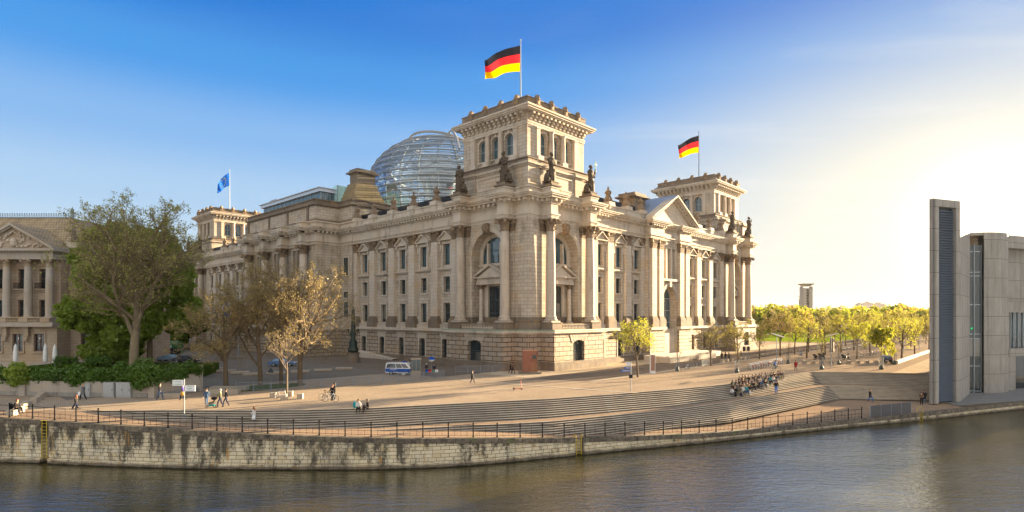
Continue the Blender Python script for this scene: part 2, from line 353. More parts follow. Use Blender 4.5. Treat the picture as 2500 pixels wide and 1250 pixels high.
for a, b in zip(marks[:-1], marks[1:]):
    (pa, da), (pb, db) = at_s(a), at_s(b); mid = (a+b)/2
    rec = any(abs(mid-l) < w for l, w in zip(LAD, LW))
    na = Vector((da.y, -da.x)); nb = Vector((db.y, -db.x))
    def off(p, nn, o): return (p[0]+nn.x*o, p[1]+nn.y*o)
    if rec:
        o = -.45
        wall.face((*off(pa,na,o),-6),(*off(pb,nb,o),-6),(*off(pb,nb,o),pb[2]-.02),(*off(pa,na,o),pa[2]-.02))
        for p, nn in ((pa,na),(pb,nb)): wall.face((*off(p,nn,0),-6),(*off(p,nn,o),-6),(*off(p,nn,o),p[2]-.02),(*off(p,nn,0),p[2]-.02))
    else:
        wall.face((*pa[:2],-6),(*pb[:2],-6),(*pb[:2],pb[2]-.4),(*pa[:2],pa[2]-.4))
        r = lambda p, nn, o, z: (*off(p,nn,o), p[2]+z)
        g = .0
        cop.loft([[r(pa,na,.09,-.42),r(pa,na,-.55,-.42),r(pa,na,-.55,.03),r(pa,na,.07,.03)],[r(pb,nb,.09,-.42),r(pb,nb,-.55,-.42),r(pb,nb,-.55,.03),r(pb,nb,.07,.03)]], True)
qw = wall.build('quay_wall', M['quay']); tag(qw, 'stained yellowish stone block wall of the river quay', 'quay wall')
cp = cop.build('coping', M['coping'], qw)
# waterline ledge
mb = MB()
for a, b in zip(marks[:-1], marks[1:]):
    if any(abs((a+b)/2-l) < w for l, w in zip(LAD, LW)): continue
    (pa, da), (pb, db) = at_s(a), at_s(b); na = Vector((da.y,-da.x)); nb = Vector((db.y,-db.x))
    mb.loft([[(pa[0]+na.x*o, pa[1]+na.y*o, z) for o, z in ((0,-6),(.16,-6),(.12,-3.78),(0,-3.7))],[(pb[0]+nb.x*o, pb[1]+nb.y*o, z) for o, z in ((0,-6),(.16,-6),(.12,-3.78),(0,-3.7))]], False)
mb.build('footing', M['quay'], qw)
# ladders
for k, (l, w, lab) in enumerate(zip(LAD, LW, ('tall yellow ladder in the dark slot at the left end of the quay wall', 'yellow ladder in the quay slot near the middle of the wall', 'short yellow ladder with a hoop at the right, beside the grey panels'))):
    p, d = at_s(l); root = empty('quay_ladder', (p[0], p[1], p[2]), math.atan2(d.y, d.x), lab, 'ladder', 'yellow ladders down the quay')
    depth = 3.6 if k < 2 else 1.1; hw = .27 if k < 2 else .24
    if k == 0: depth = 3.4
    if k == 1: depth = 1.6
    mb = MB()
    for sx in (-hw, hw): mb.tube((sx, -.05, -depth), (sx, -.05, .06), .035, n=6)
    mb.build('side_rails', M['yellow'], root)
    mb = MB(); z = -depth+.15
    while z < -.05: mb.tube((-hw,-.05,z), (hw,-.05,z), .022, n=5); z += .3
    mb.build('rungs', M['yellow'], root)
    mb = MB()
    if k == 2:
        pts = [(math.cos(a)*.62, .1, .1+math.sin(a)*.75) for a in [math.pi*i/10 for i in range(11)]]
        mb.path(pts, .035)
    elif k == 1:
        for sx in (-.3, .3): mb.path([(sx,-.05,0),(sx*1.25,-.02,.32),(sx*1.3,.25,.34),(sx*1.2,.4,.05)], .03)
    else: mb.box(-.3, .3, -.08, -.02, .0, .04)
    mb.build('grab_hoop' if k == 2 else 'grab_handles', M['yellow'], root)
# ---- stairs
def dirline(A, B): return Vector((B[0]-A[0], B[1]-A[1]))
def flight(top, bot, z0, nr, rise, name, clampq=True):
    tr = MB(); n = len(top)
    lines = []
    for i in range(nr+1):
        row = []
        for a, b in zip(top, bot):
            p = lerp(a, b, i/nr)
            if clampq and p[0] < 45:
                q = resample(QS, [p[0]])[0]
                if p[1] < q[1]+.9: p = (p[0], q[1]+.9)
            row.append(p)
        lines.append(row)
    for i in range(nr):
        z = z0-i*rise; A = lines[i]; B = lines[i+1]
        for k in range(n-1):
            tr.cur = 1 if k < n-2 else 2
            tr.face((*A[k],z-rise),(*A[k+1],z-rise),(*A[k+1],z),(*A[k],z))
            tr.cur = 0
            tr.face((*A[k],z-rise),(*A[k+1],z-rise),(*B[k+1],z-rise),(*B[k],z-rise))
            # nosing
            tr.cur = 3
            dA = Vector((A[k+1][0]-A[k][0], A[k+1][1]-A[k][1])).normalized(); nn = Vector((dA.y, -dA.x))*.035
            tr.face((A[k][0]+nn.x, A[k][1]+nn.y, z-.045), (A[k+1][0]+nn.x, A[k+1][1]+nn.y, z-.045), (A[k+1][0]+nn.x, A[k+1][1]+nn.y, z+.003), (A[k][0]+nn.x, A[k][1]+nn.y, z+.003))
            tr.face((A[k][0]+nn.x, A[k][1]+nn.y, z+.003), (A[k+1][0]+nn.x, A[k+1][1]+nn.y, z+.003), (A[k+1][0]-nn.x*3, A[k+1][1]-nn.y*3, z+.003), (A[k][0]-nn.x*3, A[k][1]-nn.y*3, z+.003))
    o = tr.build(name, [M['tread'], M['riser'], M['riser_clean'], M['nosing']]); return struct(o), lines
def densify(P, Q, m=4):
    A, B = [], []
    for k in range(len(P)-1):
        sub = 1 if k >= len(P)-2 else m
        for j in range(sub): A.append(lerp(P[k], P[k+1], j/sub)); B.append(lerp(Q[k], Q[k+1], j/sub))
    return A+[P[-1]], B+[Q[-1]]
tA, tB = densify(TOPL[2:], BUL[2:])
_, UPL = flight(tA, tB, 0.0, 9, .1556, 'upper_stairs')
lA, lB = densify(LFL, BLL)
_, LOL = flight(lA, lB, -1.4, 10, .155, 'lower_stairs')
mb = MB(); lx = [p for p in lA if p[0] < 62]
bu = resample(sorted([(x, y) for x, y in tB]), [p[0] for p in lA[:-2]])
for k in range(len(bu)-1):
    mb.face((*lA[k],-1.4),(*lA[k+1],-1.4),(bu[k+1][0],bu[k+1][1]+.4,-1.4),(bu[k][0],bu[k][1]+.4,-1.4))
mb.face((*LFL[-2],-1.4),(*LFL[-1],-1.4),(*BUL[-1],-1.4),(*BUL[-2],-1.4))
mb.face(*[(*p, -1.405) for p in LFL[-5:]], *[(*p, -1.405) for p in reversed(BUL[-5:])])
o = struct(mb.build('stair_landing', M['prom'])); o.location.z = -.003
# side rail on the return flight
# ---- paving zones, set in the parliament's frame
def zone(name, polys, mat, z, frame=True):
    mb = MB()
    for p in polys: mb.face(*[(x, y, 0) for x, y in p])
    o = mb.build(name, mat); struct(o)
    if frame: o.location = (BO[0], BO[1], z); o.rotation_euler = (0, 0, BRZ)
    else: o.location = (0, 0, z)
    return o
zone('side_street', [[(-8.5,3),(-17,3),(-17,150),(-8.5,150)]], M['asphalt'], .010)
zone('north_street', [[(-17,-7.75),(600,-7.75),(600,-16.6),(-6,-16.6),(-8.5,-10)]], M['asphalt'], .012)
zone('pale_slab_pavement', [[(-8.5,-7.7),(140,-7.7),(140,3),(0,3),(-8.5,3)]], M['slab'], .016)
zone('pale_paving_band', [[(-7.5,-16.6),(600,-16.6),(600,-17.6),(-5.5,-17.6)], [(-16.9,-2.5),(-17.7,-2.5),(-12.5,-28),(-11.7,-28.3)]], M['band'], .020)
zone('east_forecourt', [[(-8.5,3),(0,3),(0,160),(-8.5,160)]], M['asphalt'], .008)
M['eplaza'] = paving('grey_forecourt_paving', (.22,.20,.175), (.18,.165,.145), .5, .3, .015, big=.3)
zone('grey_forecourt', [[(-17,14),(-60,14),(-60,160),(-17,160)]], M['eplaza'], .012)
zone('grass_patch', [[(-40.5+5.8*math.cos(a)*1.0, 9.8+2.9*math.sin(a)) for a in [2*math.pi*i/24 for i in range(24)]]], M['grass'], .03)
bpy.data.objects['grass_patch'].hide_render = False
zone('lawn', [[(150,-5),(560,-5),(560,150),(150,150)]], M['lawn'], .05)
zone('lawn', [[(250,-60),(800,-60),(800,-230),(250,-230)]], M['lawn'], .05)
zone('pale_slab_path', [[(37.55, -45.25),(40.41, -49.26),(140,-47.6),(140,-43.5)]], M['slab'], .016)
# ---- quay railing (one thing, its posts and rails are parts)
rail = empty('quay_railing', (0,0,0), 0, 'dark iron railing with ball topped posts along the quay edge', 'railing')
sp = 2.27; s0 = s_of(-48.5); s1 = s_of(44.3); k = 0; ss = []
s = s0
while s < s1: ss.append(s); s += sp
pm = None
def inset(s, o=.38):
    p, d = at_s(s); return Vector((p[0]-d.y*o, p[1]+d.x*o, p[2]+.03)), d
for s in ss:
    p, d = inset(s)
    if pm is None:
        mb = MB(); mb.lathe(0,0,[(.085,0),(.085,.1),(.055,.14),(.05,1.12),(.075,1.16),(.045,1.2),(.075,1.26),(.06,1.33),(.01,1.36)], 8)
        pm = mb.mesh('post', M['iron'])
    o = link(bpy.data.objects.new('post', pm), rail); o.location = p
for nm, zz, r in (('top_rail', 1.1, .024), ('middle_rail', .56, .018), ('bottom_rail', .2, .018)):
    mb = MB(); mb.path([tuple(inset(s0+(ss[-1]-s0)*i/120)[0]+Vector((0,0,zz))) for i in range(121)], r, 5); mb.build(nm, M['iron'], rail)
mb = MB()
for a, b in zip(ss[:-1], ss[1:]):
    for fr, z0, z1 in ((.5,.1,1.12),(.25,.12,.64),(.75,.12,.64)):
        p, d = inset(a+(b-a)*fr); mb.tube(tuple(p+Vector((0,0,z0))), tuple(p+Vector((0,0,z1))), .014, n=4)
        for q in (.2,.56): mb.sphere(tuple(p+Vector((0,0,q))), .032, 5, 4)
mb.build('balusters', M['iron'], rail)
# grey privacy panels at the right end
pan = empty('panel_fence', (0,0,0), 0, 'four dark grey solid panels closing the right end of the quay railing', 'fence')
M['panel'] = plain('dark_grey_panel', (.075,.07,.075), .6)
sa, sb = s_of(44.35), s_of(51.1)
for i in range(4):
    a, b = sa+(sb-sa)*i/4+.04, sa+(sb-sa)*(i+1)/4-.04
    pa, _ = inset(a); pb, _ = inset(b); mb = MB(); d = (pb-pa).normalized(); n = Vector((-d.y, d.x, 0))*.03
    mb.loft([[tuple(q) for q in (p-n+Vector((0,0,.05)), p+n+Vector((0,0,.05)), p+n+Vector((0,0,1.4)), p-n+Vector((0,0,1.4)))] for p in (pa, pb)])
    mb.build('panel', M['panel'], pan)
for i in range(5):
    p, _ = inset(sa+(sb-sa)*i/4); mb = MB(); mb.tube(tuple(p), tuple(p+Vector((0,0,1.5))), .035, n=6); mb.build('post', M['steel'], pan)

# ================================================================== parliament building (local frame: x along the north front, y along the east front)
RB = empty('parliament_building', BO, BRZ, 'huge four towered sandstone parliament building with columns and a glass dome', 'building')
def rpoly(pts, d):
    """offset of a rectilinear polygon outwards (pts in order, any winding)"""
    n = len(pts); A = sum(pts[i][0]*pts[(i+1)%n][1]-pts[(i+1)%n][0]*pts[i][1] for i in range(n)); sg = 1 if A > 0 else -1; res = []
    for i in range(n):
        p, q, r = pts[i-1], pts[i], pts[(i+1)%n]
        e1 = (q[0]-p[0], q[1]-p[1]); e2 = (r[0]-q[0], r[1]-q[1]); dx = dy = 0
        for e in (e1, e2):
            l = math.hypot(*e); nx, ny = e[1]/l*sg, -e[0]/l*sg
            if abs(nx) > .5: dx = nx*d
            if abs(ny) > .5: dy = ny*d
        res.append((q[0]+dx, q[1]+dy))
    return res
class Fac:
    """facade frame: s along the wall, o outwards, z up"""
    def __init__(f, kind, base=0.0): f.k = kind; f.b = base
    def p(f, s, o, z): return (s, f.b-o, z) if f.k == 'N' else ((f.b-o, s, z) if f.k == 'E' else ((s, f.b+o, z) if f.k == 'S' else (f.b+o, s, z)))
    def box(f, mb, s0, s1, o0, o1, z0, z1):
        a = f.p(s0, o0, z0); b = f.p(s1, o1, z1)
        mb.box(min(a[0],b[0]), max(a[0],b[0]), min(a[1],b[1]), max(a[1],b[1]), z0, z1)
    def quad(f, mb, *pts): mb.face(*[f.p(*q) for q in pts])
def arc(s0, s1, zt, kind, n=10):
    """points of an opening's head from left to right"""
    c = (s0+s1)/2; w = (s1-s0)/2
    if kind == 'round': return [(c-w*math.cos(math.pi*i/n), zt-w+w*math.sin(math.pi*i/n)) for i in range(n+1)]
    h = .3*w; Rr = (w*w+h*h)/(2*h); a0 = math.asin(w/Rr)
    return [(c+Rr*math.sin(-a0+2*a0*i/n), zt-Rr+Rr*math.cos(-a0+2*a0*i/n)) for i in range(n+1)]
def wall(f, mb, s0, s1, z0, z1, o, ops, depth=.5, reveal=None):
    S = sorted({s0, s1, *[x for q in ops for x in q[:2]]}); Z = sorted({z0, z1, *[x for q in ops for x in q[2:4]]})
    for a, b in zip(S[:-1], S[1:]):
        for c, d in zip(Z[:-1], Z[1:]):
            m = ((a+b)/2, (c+d)/2)
            if any(q[0] < m[0] < q[1] and q[2] < m[1] < q[3] for q in ops): continue
            f.quad(mb, (a,o,c),(b,o,c),(b,o,d),(a,o,d))
    for q in ops:
        a, b, c, d = q[:4]; k = q[4] if len(q) > 4 else None
        tm = reveal or mb; i = o-depth
        if k:
            P = arc(a, b, d, k); zs = P[0][1]
            n = len(P)//2
            for j in range(len(P)-1):
                f.quad(mb, (P[j][0],o,P[j][1]),(P[j+1][0],o,P[j+1][1]),(P[j+1][0],o,d),(P[j][0],o,d))
                f.quad(tm, (P[j][0],o,P[j][1]),(P[j+1][0],o,P[j+1][1]),(P[j+1][0],i,P[j+1][1]),(P[j][0],i,P[j][1]))
        else:
            zs = d; f.quad(tm, (a,o,d),(b,o,d),(b,i,d),(a,i,d))
        f.quad(tm, (a,o,c),(b,o,c),(b,i,c),(a,i,c))
        f.quad(tm, (a,o,c),(a,o,zs),(a,i,zs),(a,i,c)); f.quad(tm, (b,o,c),(b,o,zs),(b,i,zs),(b,i,c))
def window(f, parent, a, b, c, d, o, head=None, bars=(1, 1), fm='frame', gm='glass', name='window', grille=False, fw=.09):
    """frame object with its pane as child; o = plane of the glass"""
    fr = MB(); w = fw
    P = arc(a, b, d, head) if head else [(a, d), (b, d)]
    gl = MB(); gl.face(*[f.p(s, o, z) for s, z in [(a, c), *P, (b, c)]])
    f.box(fr, a, a+w, o+.01, o+.1, c, P[0][1]); f.box(fr, b-w, b, o+.01, o+.1, c, P[-1][1]); f.box(fr, a+w, b-w, o+.01, o+.1, c, c+w)
    if head:
        cc = ((a+b)/2, c+(d-c)*.5)
        for p, q in zip(P[:-1], P[1:]):
            sh = lambda t: (t[0]+(cc[0]-t[0])*.09, t[1]+(cc[1]-t[1])*.05)
            f.quad(fr, (p[0],o+.1,p[1]),(q[0],o+.1,q[1]),(sh(q)[0],o+.1,sh(q)[1]),(sh(p)[0],o+.1,sh(p)[1]))
    else: f.box(fr, a+w, b-w, o+.01, o+.1, d-w, d)
    nb, nh = bars
    for i in range(1, nb): s = a+(b-a)*i/nb; f.box(fr, s-w/2, s+w/2, o+.012, o+.09, c+w, (d-w) if not head else (P[0][1] if nb > 2 else d-w))
    for i in range(1, nh): z = c+(d-c)*i/nh; f.box(fr, a+w, b-w, o+.014, o+.085, z-w/2, z+w/2)
    if grille:
        g = a+.12
        while g < b: f.box(fr, g, g+.03, o+.3, o+.33, c, P[0][1]+.1); g += .22
        for z in (c+.3, (c+d)/2, P[0][1]): f.box(fr, a, b, o+.29, o+.34, z, z+.05)
    ob = fr.build(name, M[fm], parent); gl.build('pane', M[gm], ob); return ob
def leaves(mb, cx, cy, z0, z1, r0, r1, n=8, ang=0):
    """a tier of curled acanthus leaves"""
    for i in range(n):
        a = ang+2*math.pi*i/n; w = math.pi/n*.8
        def q(r, t, z): return (cx+r*math.cos(a+t), cy+r*math.sin(a+t), z)
        mb.face(q(r0,-w,z0), q(r0,w,z0), q(r0*1.04,w*.9,z0+(z1-z0)*.6), q(r0*1.04,-w*.9,z0+(z1-z0)*.6))
        mb.face(q(r0*1.04,-w*.9,z0+(z1-z0)*.6), q(r0*1.04,w*.9,z0+(z1-z0)*.6), q(r1,w*.5,z1), q(r1,-w*.5,z1))
        mb.face(q(r1,-w*.5,z1), q(r1,w*.5,z1), q(r1*.97,w*.4,z1-(z1-z0)*.22), q(r1*.97,-w*.4,z1-(z1-z0)*.22))
def capital(cx, cy, z0, z1, r, square=False, hw=None):
    mb = MB(); h = z1-z0
    mb.lathe(cx, cy, [(r*1.12,z0),(r*1.12,z0+.1),(r*.98,z0+.14),(r*1.0,z0+h*.5),(r*1.18,z0+h*.75),(r*1.35,z0+h*.86)], 16)
    leaves(mb, cx, cy, z0+.14, z0+h*.42, r*1.04, r*1.34, 8); leaves(mb, cx, cy, z0+h*.3, z0+h*.68, r*1.08, r*1.5, 8, math.pi/8)
    leaves(mb, cx, cy, z0+h*.55, z0+h*.82, r*1.15, r*1.5, 16, .1)
    b = r*1.5
    mb.box(cx-b*.98, cx+b*.98, cy-b*.98, cy+b*.98, z1-h*.12, z1)
    for sx in (-1, 1):
        for sy in (-1, 1):
            c = (cx+sx*b*.93, cy+sy*b*.93, z1-h*.27); u = Vector((sx, -sy, 0)).normalized()*.2
            mb.tube(tuple(Vector(c)-u), tuple(Vector(c)+u), h*.17, n=9)
            mb.box(c[0]-.17, c[0]+.17, c[1]-.17, c[1]+.17, z1-h*.14, z1-.003)
    for dx, dy in ((1,0),(-1,0),(0,1),(0,-1)): mb.sphere((cx+dx*b, cy+dy*b, z1-h*.1), .2*r+.08, 6, 4)
    return mb
def pcap(f, s, hw, o, z0, z1):
    """pilaster capital"""
    mb = MB(); h = z1-z0
    f.box(mb, s-hw, s+hw, 0, o, z0, z1-.22*h); f.box(mb, s-hw-.06, s+hw+.06, 0, o+.06, z0, z0+.1)
    f.box(mb, s-hw-.32, s+hw+.32, 0, o+.3, z1-.13*h, z1)
    for tier, (za, zb, k, pr) in enumerate(((.08,.42,3,.2),(.32,.66,4,.28),(.55,.8,5,.3))):
        for i in range(k):
            c = s-hw+(2*hw)*(i+.5)/k; w = hw/k*.85
            f.quad(mb, (c-w,o+.03,z0+h*za),(c+w,o+.03,z0+h*za),(c+w,o+.08,z0+h*(za+zb)/2),(c-w,o+.08,z0+h*(za+zb)/2))
            f.quad(mb, (c-w,o+.08,z0+h*(za+zb)/2),(c+w,o+.08,z0+h*(za+zb)/2),(c+w*.6,o+pr,z0+h*zb),(c-w*.6,o+pr,z0+h*zb))
            f.quad(mb, (c-w*.6,o+pr,z0+h*zb),(c+w*.6,o+pr,z0+h*zb),(c+w*.5,o+pr*.9,z0+h*zb-.12),(c-w*.5,o+pr*.9,z0+h*zb-.12))
            for sd in (-1, 1):
                y = o*(i+.5)/k
                f.quad(mb, (s+sd*hw,y-.1,z0+h*za),(s+sd*hw,y+.1,z0+h*za),(s+sd*(hw+pr*.8),y+.08,z0+h*zb),(s+sd*(hw+pr*.8),y-.08,z0+h*zb))
    for sd in (-1, 1):
        a = f.p(s+sd*(hw+.12), o-.1, z1-.28*h); b = f.p(s+sd*(hw+.02), o+.22, z1-.28*h); mb.tube(a, b, h*.16, n=9)
    return mb
def dentils(mb, poly, closed, z0, z1, d0, d1, w=.36, gap=.8):
    """blocks along a rectilinear outline pts; blocks reach from offset d0 to d1"""
    A = rpoly(poly, d0); B = rpoly(poly, d1); n = len(A)
    for i in range(n):
        a0, a1 = A[i], A[(i+1)%n]; b0, b1 = B[i], B[(i+1)%n]
        L = math.dist(a0, a1); Lb = math.dist(b0, b1)
        if (i+1) % n == 0 and not closed: continue
        if max(L, Lb) < .5: continue
        m = max(1, int(min(L, max(Lb, L*.5))/gap)); hx = abs(a1[0]-a0[0]) > abs(a1[1]-a0[1])
        lo, hi = (0, L)
        for k in range(m):
            t = (k+.5)/m
            if hx:
                x = a0[0]+(a1[0]-a0[0])*t; y0, y1 = sorted((a0[1], b0[1])); mb.box(x-w/2, x+w/2, y0, y1, z0, z1)
            else:
                y = a0[1]+(a1[1]-a0[1])*t; x0, x1 = sorted((a0[0], b0[0])); mb.box(x0, x1, y-w/2, y+w/2, z0, z1)
ZB, ZC, ZP, ZS, ZK0, ZK1, ZA, ZF, ZD, ZCO, ZPA = 6.1, 6.9, 8.15, 9.25, 23.8, 25.9, 26.7, 28.35, 28.95, 29.7, 31.2
# ---------------------------------------------------------------- pavilion in (a,b), near corner at the origin
SW = lambda x, y, z: (y, x, z)
def both(mb): mb.dup(SW)                        # mirror the north half to the east half
PARTS_PAV = []
def pp2(mb, name, mat):
    m2 = MB(); m2.v = [SW(*p) for p in mb.v]; m2.f = [tuple(reversed(q)) for q in mb.f]; m2.m = mb.m; m2.sm = mb.sm
    pp(mb, name, mat); pp(m2, name, mat)
def pp4(mb, name, mat):
    for k in range(4):
        c, s_ = [(1,0),(0,1),(-1,0),(0,-1)][k]; m2 = MB(); m2.v = [(TC+(x-TC)*c-(y-TC)*s_, TC+(x-TC)*s_+(y-TC)*c, z) for x, y, z in mb.v]; m2.f = mb.f; m2.m = mb.m; m2.sm = mb.sm; pp(m2, name, mat)
def pp(mb, name, mat):
    o = mb.build(name, mat, RB); PARTS_PAV.append(o); return o
FN = Fac('N', 0.0); FE = Fac('E', 0.0)
base = [(17.3,17.3),(17.3,-3.3),(2.9,-3.3),(2.9,-.3),(-.3,-.3),(-.3,2.9),(-3.3,2.9),(-3.3,17.3)]
mb = MB()
FN33 = Fac('N', -3.3)
wall(FN33, mb, 2.9, 17.3, 0, ZB, 0, [(8.1,11.4,1.25,5.05,'seg')], .75)
FB = lambda x0,y0,x1,y1: mb.face((x0,y0,0),(x1,y1,0),(x1,y1,ZB),(x0,y0,ZB))
FB(2.9,-3.3,2.9,-.3); FB(2.9,-.3,-.3,-.3); FB(17.3,-3.3,17.3,0)
both(mb); pp(mb, 'basement_wall', M['rustic'])
# voussoirs
mb = MB()
for k in range(7):
    c = 9.75; a = -1+2*k/6
    FN33.quad(mb, (c+a*1.75-.28,.05,4.55+.5*(1-a*a)),(c+a*1.75+.28,.05,4.55+.5*(1-a*a)),(c+a*2.35+.36,.07,ZB-.02),(c+a*2.35-.36,.07,ZB-.02))
    FN33.box(mb, c+a*2.3+.36, c+a*2.3+.40, -.0, .02, 5.1, ZB-.03)
pp2(mb, 'voussoirs', M['stone'])
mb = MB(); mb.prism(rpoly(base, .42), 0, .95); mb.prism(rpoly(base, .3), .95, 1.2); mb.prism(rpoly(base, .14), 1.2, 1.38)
pp(mb, 'plinth', M['weathered'])
mb = MB(); mb.prism(rpoly(base, .22), ZB, ZB+.22, True, True); mb.prism(rpoly(base, .5), ZB+.22, ZC-.09, True, True); mb.prism(rpoly(base, .36), ZC-.09, ZC)
pp(mb, 'basement_cornice', M['trim'])
mb = MB(); mb.prism(rpoly(base, .56), ZC-.15, ZC-.05, True, True); pp(mb, 'copper_flashing', M['verdigris'])
for f in (Fac('N', -3.3), Fac('E', -3.3)): PARTS_PAV.append(window(f, RB, 8.15, 11.35, 1.3, 5.0, -.7, 'seg', (2, 2), 'frame', 'glass', 'window', True))
# pedestals and balustrades
mb = MB()
for s in (4.07, 15.5):
    mb.box(s-1.45, s+1.45, -3.15, 0, ZC, ZC+.2); mb.box(s-1.3, s+1.3, -3.0, 0, ZC+.2, ZP-.12); mb.box(s-1.42, s+1.42, -3.12, 0, ZP-.12, ZP)
mb.box(0, 2.65, -.5, 0, ZC, ZP-.02)
mb.box(5.5, 14.1, -2.75, -2.45, ZC+.75, ZC+1.02); mb.box(5.5, 14.1, -2.72, -2.5, ZC, ZC+.14)
both(mb); mb.box(-.5, 0, -.5, 0, ZC, ZP-.02)
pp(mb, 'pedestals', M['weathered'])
mb = MB(); x = 5.7
while x < 14: mb.lathe(x, -2.6, [(.07,ZC+.14),(.13,ZC+.3),(.06,ZC+.55),(.1,ZC+.75)], 6, False); x += .42
pp2(mb, 'balusters', M['stone_l'])
# columns
def column_obj(s, sw):
    mb = MB(); cy = -1.5; r = .86
    mb.box(s-1.2, s+1.2, cy-1.2, cy+1.2, ZP, ZP+.28)
    mb.smooth = True
    mb.lathe(s, cy, [(1.16,ZP+.28),(1.2,ZP+.4),(1.14,ZP+.55),(1.0,ZP+.6),(.98,ZP+.72),(1.08,ZP+.85),(1.0,ZP+.98),(r+.03,ZS-.1),(r,ZS+.2),(r*.99,14),(r*.95,19),(r*.86,ZK0)], 24)
    mb.smooth = False
    if sw: mb.v = [SW(*p) for p in mb.v]
    o = mb.build('column', M['colstone'], RB)
    m2 = capital(s, cy, ZK0, ZK1, r*.88)
    if sw: m2.v = [SW(*p) for p in m2.v]
    m2.build('capital', M['ornament'], o); PARTS_PAV.append(o)
t = NT('column_drum_stone'); ob = t.tc.outputs['Object']
zz = t('SeparateXYZ', {0: ob}).outputs[2]
jt = t.ramp(t.m('ABSOLUTE', t.m('SUBTRACT', t.m('FRACT', t.m('DIVIDE', zz, 2.9)), .5)), .4935, .4965)
c = t.mix(t.noise(ob, .5, 3), (.50,.42,.33), (.40,.335,.265)); c = t.mix(t.m('MULTIPLY', jt, .6), c, (.12,.09,.07))
c = t.mix(t.m('MULTIPLY', t.ramp(t.noise(t('Mapping', {'Vector': ob, 'Scale': (1,1,.2)}).outputs[0], 1.3, 5, .7), .5, .72), .5), c, (.16,.12,.09))
c = t.mix(t.m('MULTIPLY', t.ramp(t.noise(ob, 2.2, 3, .6), .68, .72), .5), c, (.2,.15,.11))
M['colstone'] = t.out(c, .8, t.noise(ob, 7., 4), .2, .02)
for s in (4.07, 15.5):
    for sw in (False, True): column_obj(s, sw)
# main wall of the pavilion with the great arch
mb = MB()
FNw = Fac('N', 0.0)
wall(FNw, mb, 2.2, 17.3, ZC, ZK1, 0, [(5.65,13.85,ZC+.35,24.4,'round')], 1.8)
mb.face((17.3,0,ZC),(17.3,-.0,ZC),(17.3,0,ZK1))
mb.box(0, 2.2, -.25, 0.02, ZC, ZK1)             # corner pier
for s in (4.07, 15.5): mb.box(s-1.05, s+1.05, -.45, .02, ZP, ZK0)
both(mb); mb.box(-.25, 0, -.25, 0, ZC, ZK1)
# base mould of the wall
pp(mb, 'wall', M['stone'])
mb = MB()
wb = [(17.2,17.2),(17.2,0),(16.55,0),(16.55,-.45),(14.45,-.45),(14.45,0),(13.85,0),(13.85,1.7),(5.65,1.7),(5.65,0),(5.12,0),(5.12,-.45),(3.02,-.45),(3.02,0),(2.2,0),(2.2,-.25),(-.25,-.25)]
wb = wb+[(y,x) for x,y in reversed(wb[1:-1])]
mb.prism(rpoly(wb,.2), ZC, ZP+.25); mb.prism(rpoly(wb,.3), ZP+.25, ZP+.5); mb.prism(rpoly(wb,.16), ZP+.5, ZS-.2)
pp(mb, 'wall_base', M['weathered'])
for s in (4.07, 15.5):
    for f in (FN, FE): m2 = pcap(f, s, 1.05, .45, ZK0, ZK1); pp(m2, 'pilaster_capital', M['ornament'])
# archivolt, imposts, keystone
mb = MB(); c = 9.75; r0 = 4.1; zs = 24.4-4.1
for ra, rb, oo in ((4.1,4.5,.14),(4.5,4.95,.22)):
    for i in range(20):
        a0 = math.pi*i/20; a1 = math.pi*(i+1)/20
        P = [(c-ra*math.cos(a0), zs+ra*math.sin(a0)), (c-ra*math.cos(a1), zs+ra*math.sin(a1)), (c-rb*math.cos(a1), zs+rb*math.sin(a1)), (c-rb*math.cos(a0), zs+rb*math.sin(a0))]
        FN.quad(mb, *[(s, oo, z) for s, z in P]); FN.quad(mb, (P[2][0],oo,P[2][1]),(P[3][0],oo,P[3][1]),(P[3][0],0,P[3][1]),(P[2][0],0,P[2][1])); FN.quad(mb, (P[0][0],oo,P[0][1]),(P[1][0],oo,P[1][1]),(P[1][0],0,P[1][1]),(P[0][0],0,P[0][1]))
for sd in (-1, 1):
    a, b = sorted((c+sd*4.03, c+sd*5.0)); FN.box(mb, a, b, -1.8, .3, zs-.55, zs-.05); FN.box(mb, a+.05, b-.05, -1.8, .18, zs-.8, zs-.55)
    a, b = sorted((c+sd*4.1, c+sd*4.95)); FN.box(mb, a, b, 0, .12, ZS-.2, zs-.8)
pp2(mb, 'arch_surround', M['trim'])
mb = MB()
FN.box(mb, c-.55, c+.55, .1, .75, 24.0, ZK1-.05)
for k in range(14): 
    an = random.random()*6.28; mb.sphere((c+math.cos(an)*.65, -.7, 24.9+math.sin(an)*.75), .28, 6, 4)
mb.sphere((c, -.85, 24.8), .5, 8, 6, (1,.8,1.3))
pp2(mb, 'keystone_mask', M['ornament'])
# recess filling: back wall with upper window, aedicule and door
mb = MB(); FR = Fac('N', 1.8)
wall(FR, mb, 5.65, 13.85, ZC, 24.5, 0, [(6.6,12.9,18.9,23.6,'round'),(8.05,11.45,ZC+.5,14.7)], .35)
FR.box(mb, 5.7, 13.8, 0, .35, 18.35, 18.75)
FR.box(mb, 8.05-.35, 8.05, 0, .15, ZC+.5, 14.9); FR.box(mb, 11.45, 11.8, 0, .15, ZC+.5, 14.9)
pp2(mb, 'recess_wall', M['trim'])
for a_ in (7.95, 11.15): mb = MB(); FR.box(mb, a_, a_+.4, -.3, .3, 18.75, 22.6); pp2(mb, 'mullion', M['trim'])
mb = MB(); FR.box(mb, 5.7, 13.8, -.9, 1.9, ZC, ZC+.3); pp2(mb, 'recess_floor', M['trim'])
mb = MB()
FR.box(mb, 6.1, 13.4, .05, 1.25, 15.0, 15.6); FR.box(mb, 6.2, 13.3, .05, 1.15, 15.6, 16.2); FR.box(mb, 5.75, 13.75, .0, 1.6, 16.2, 16.45)
k = 6.0
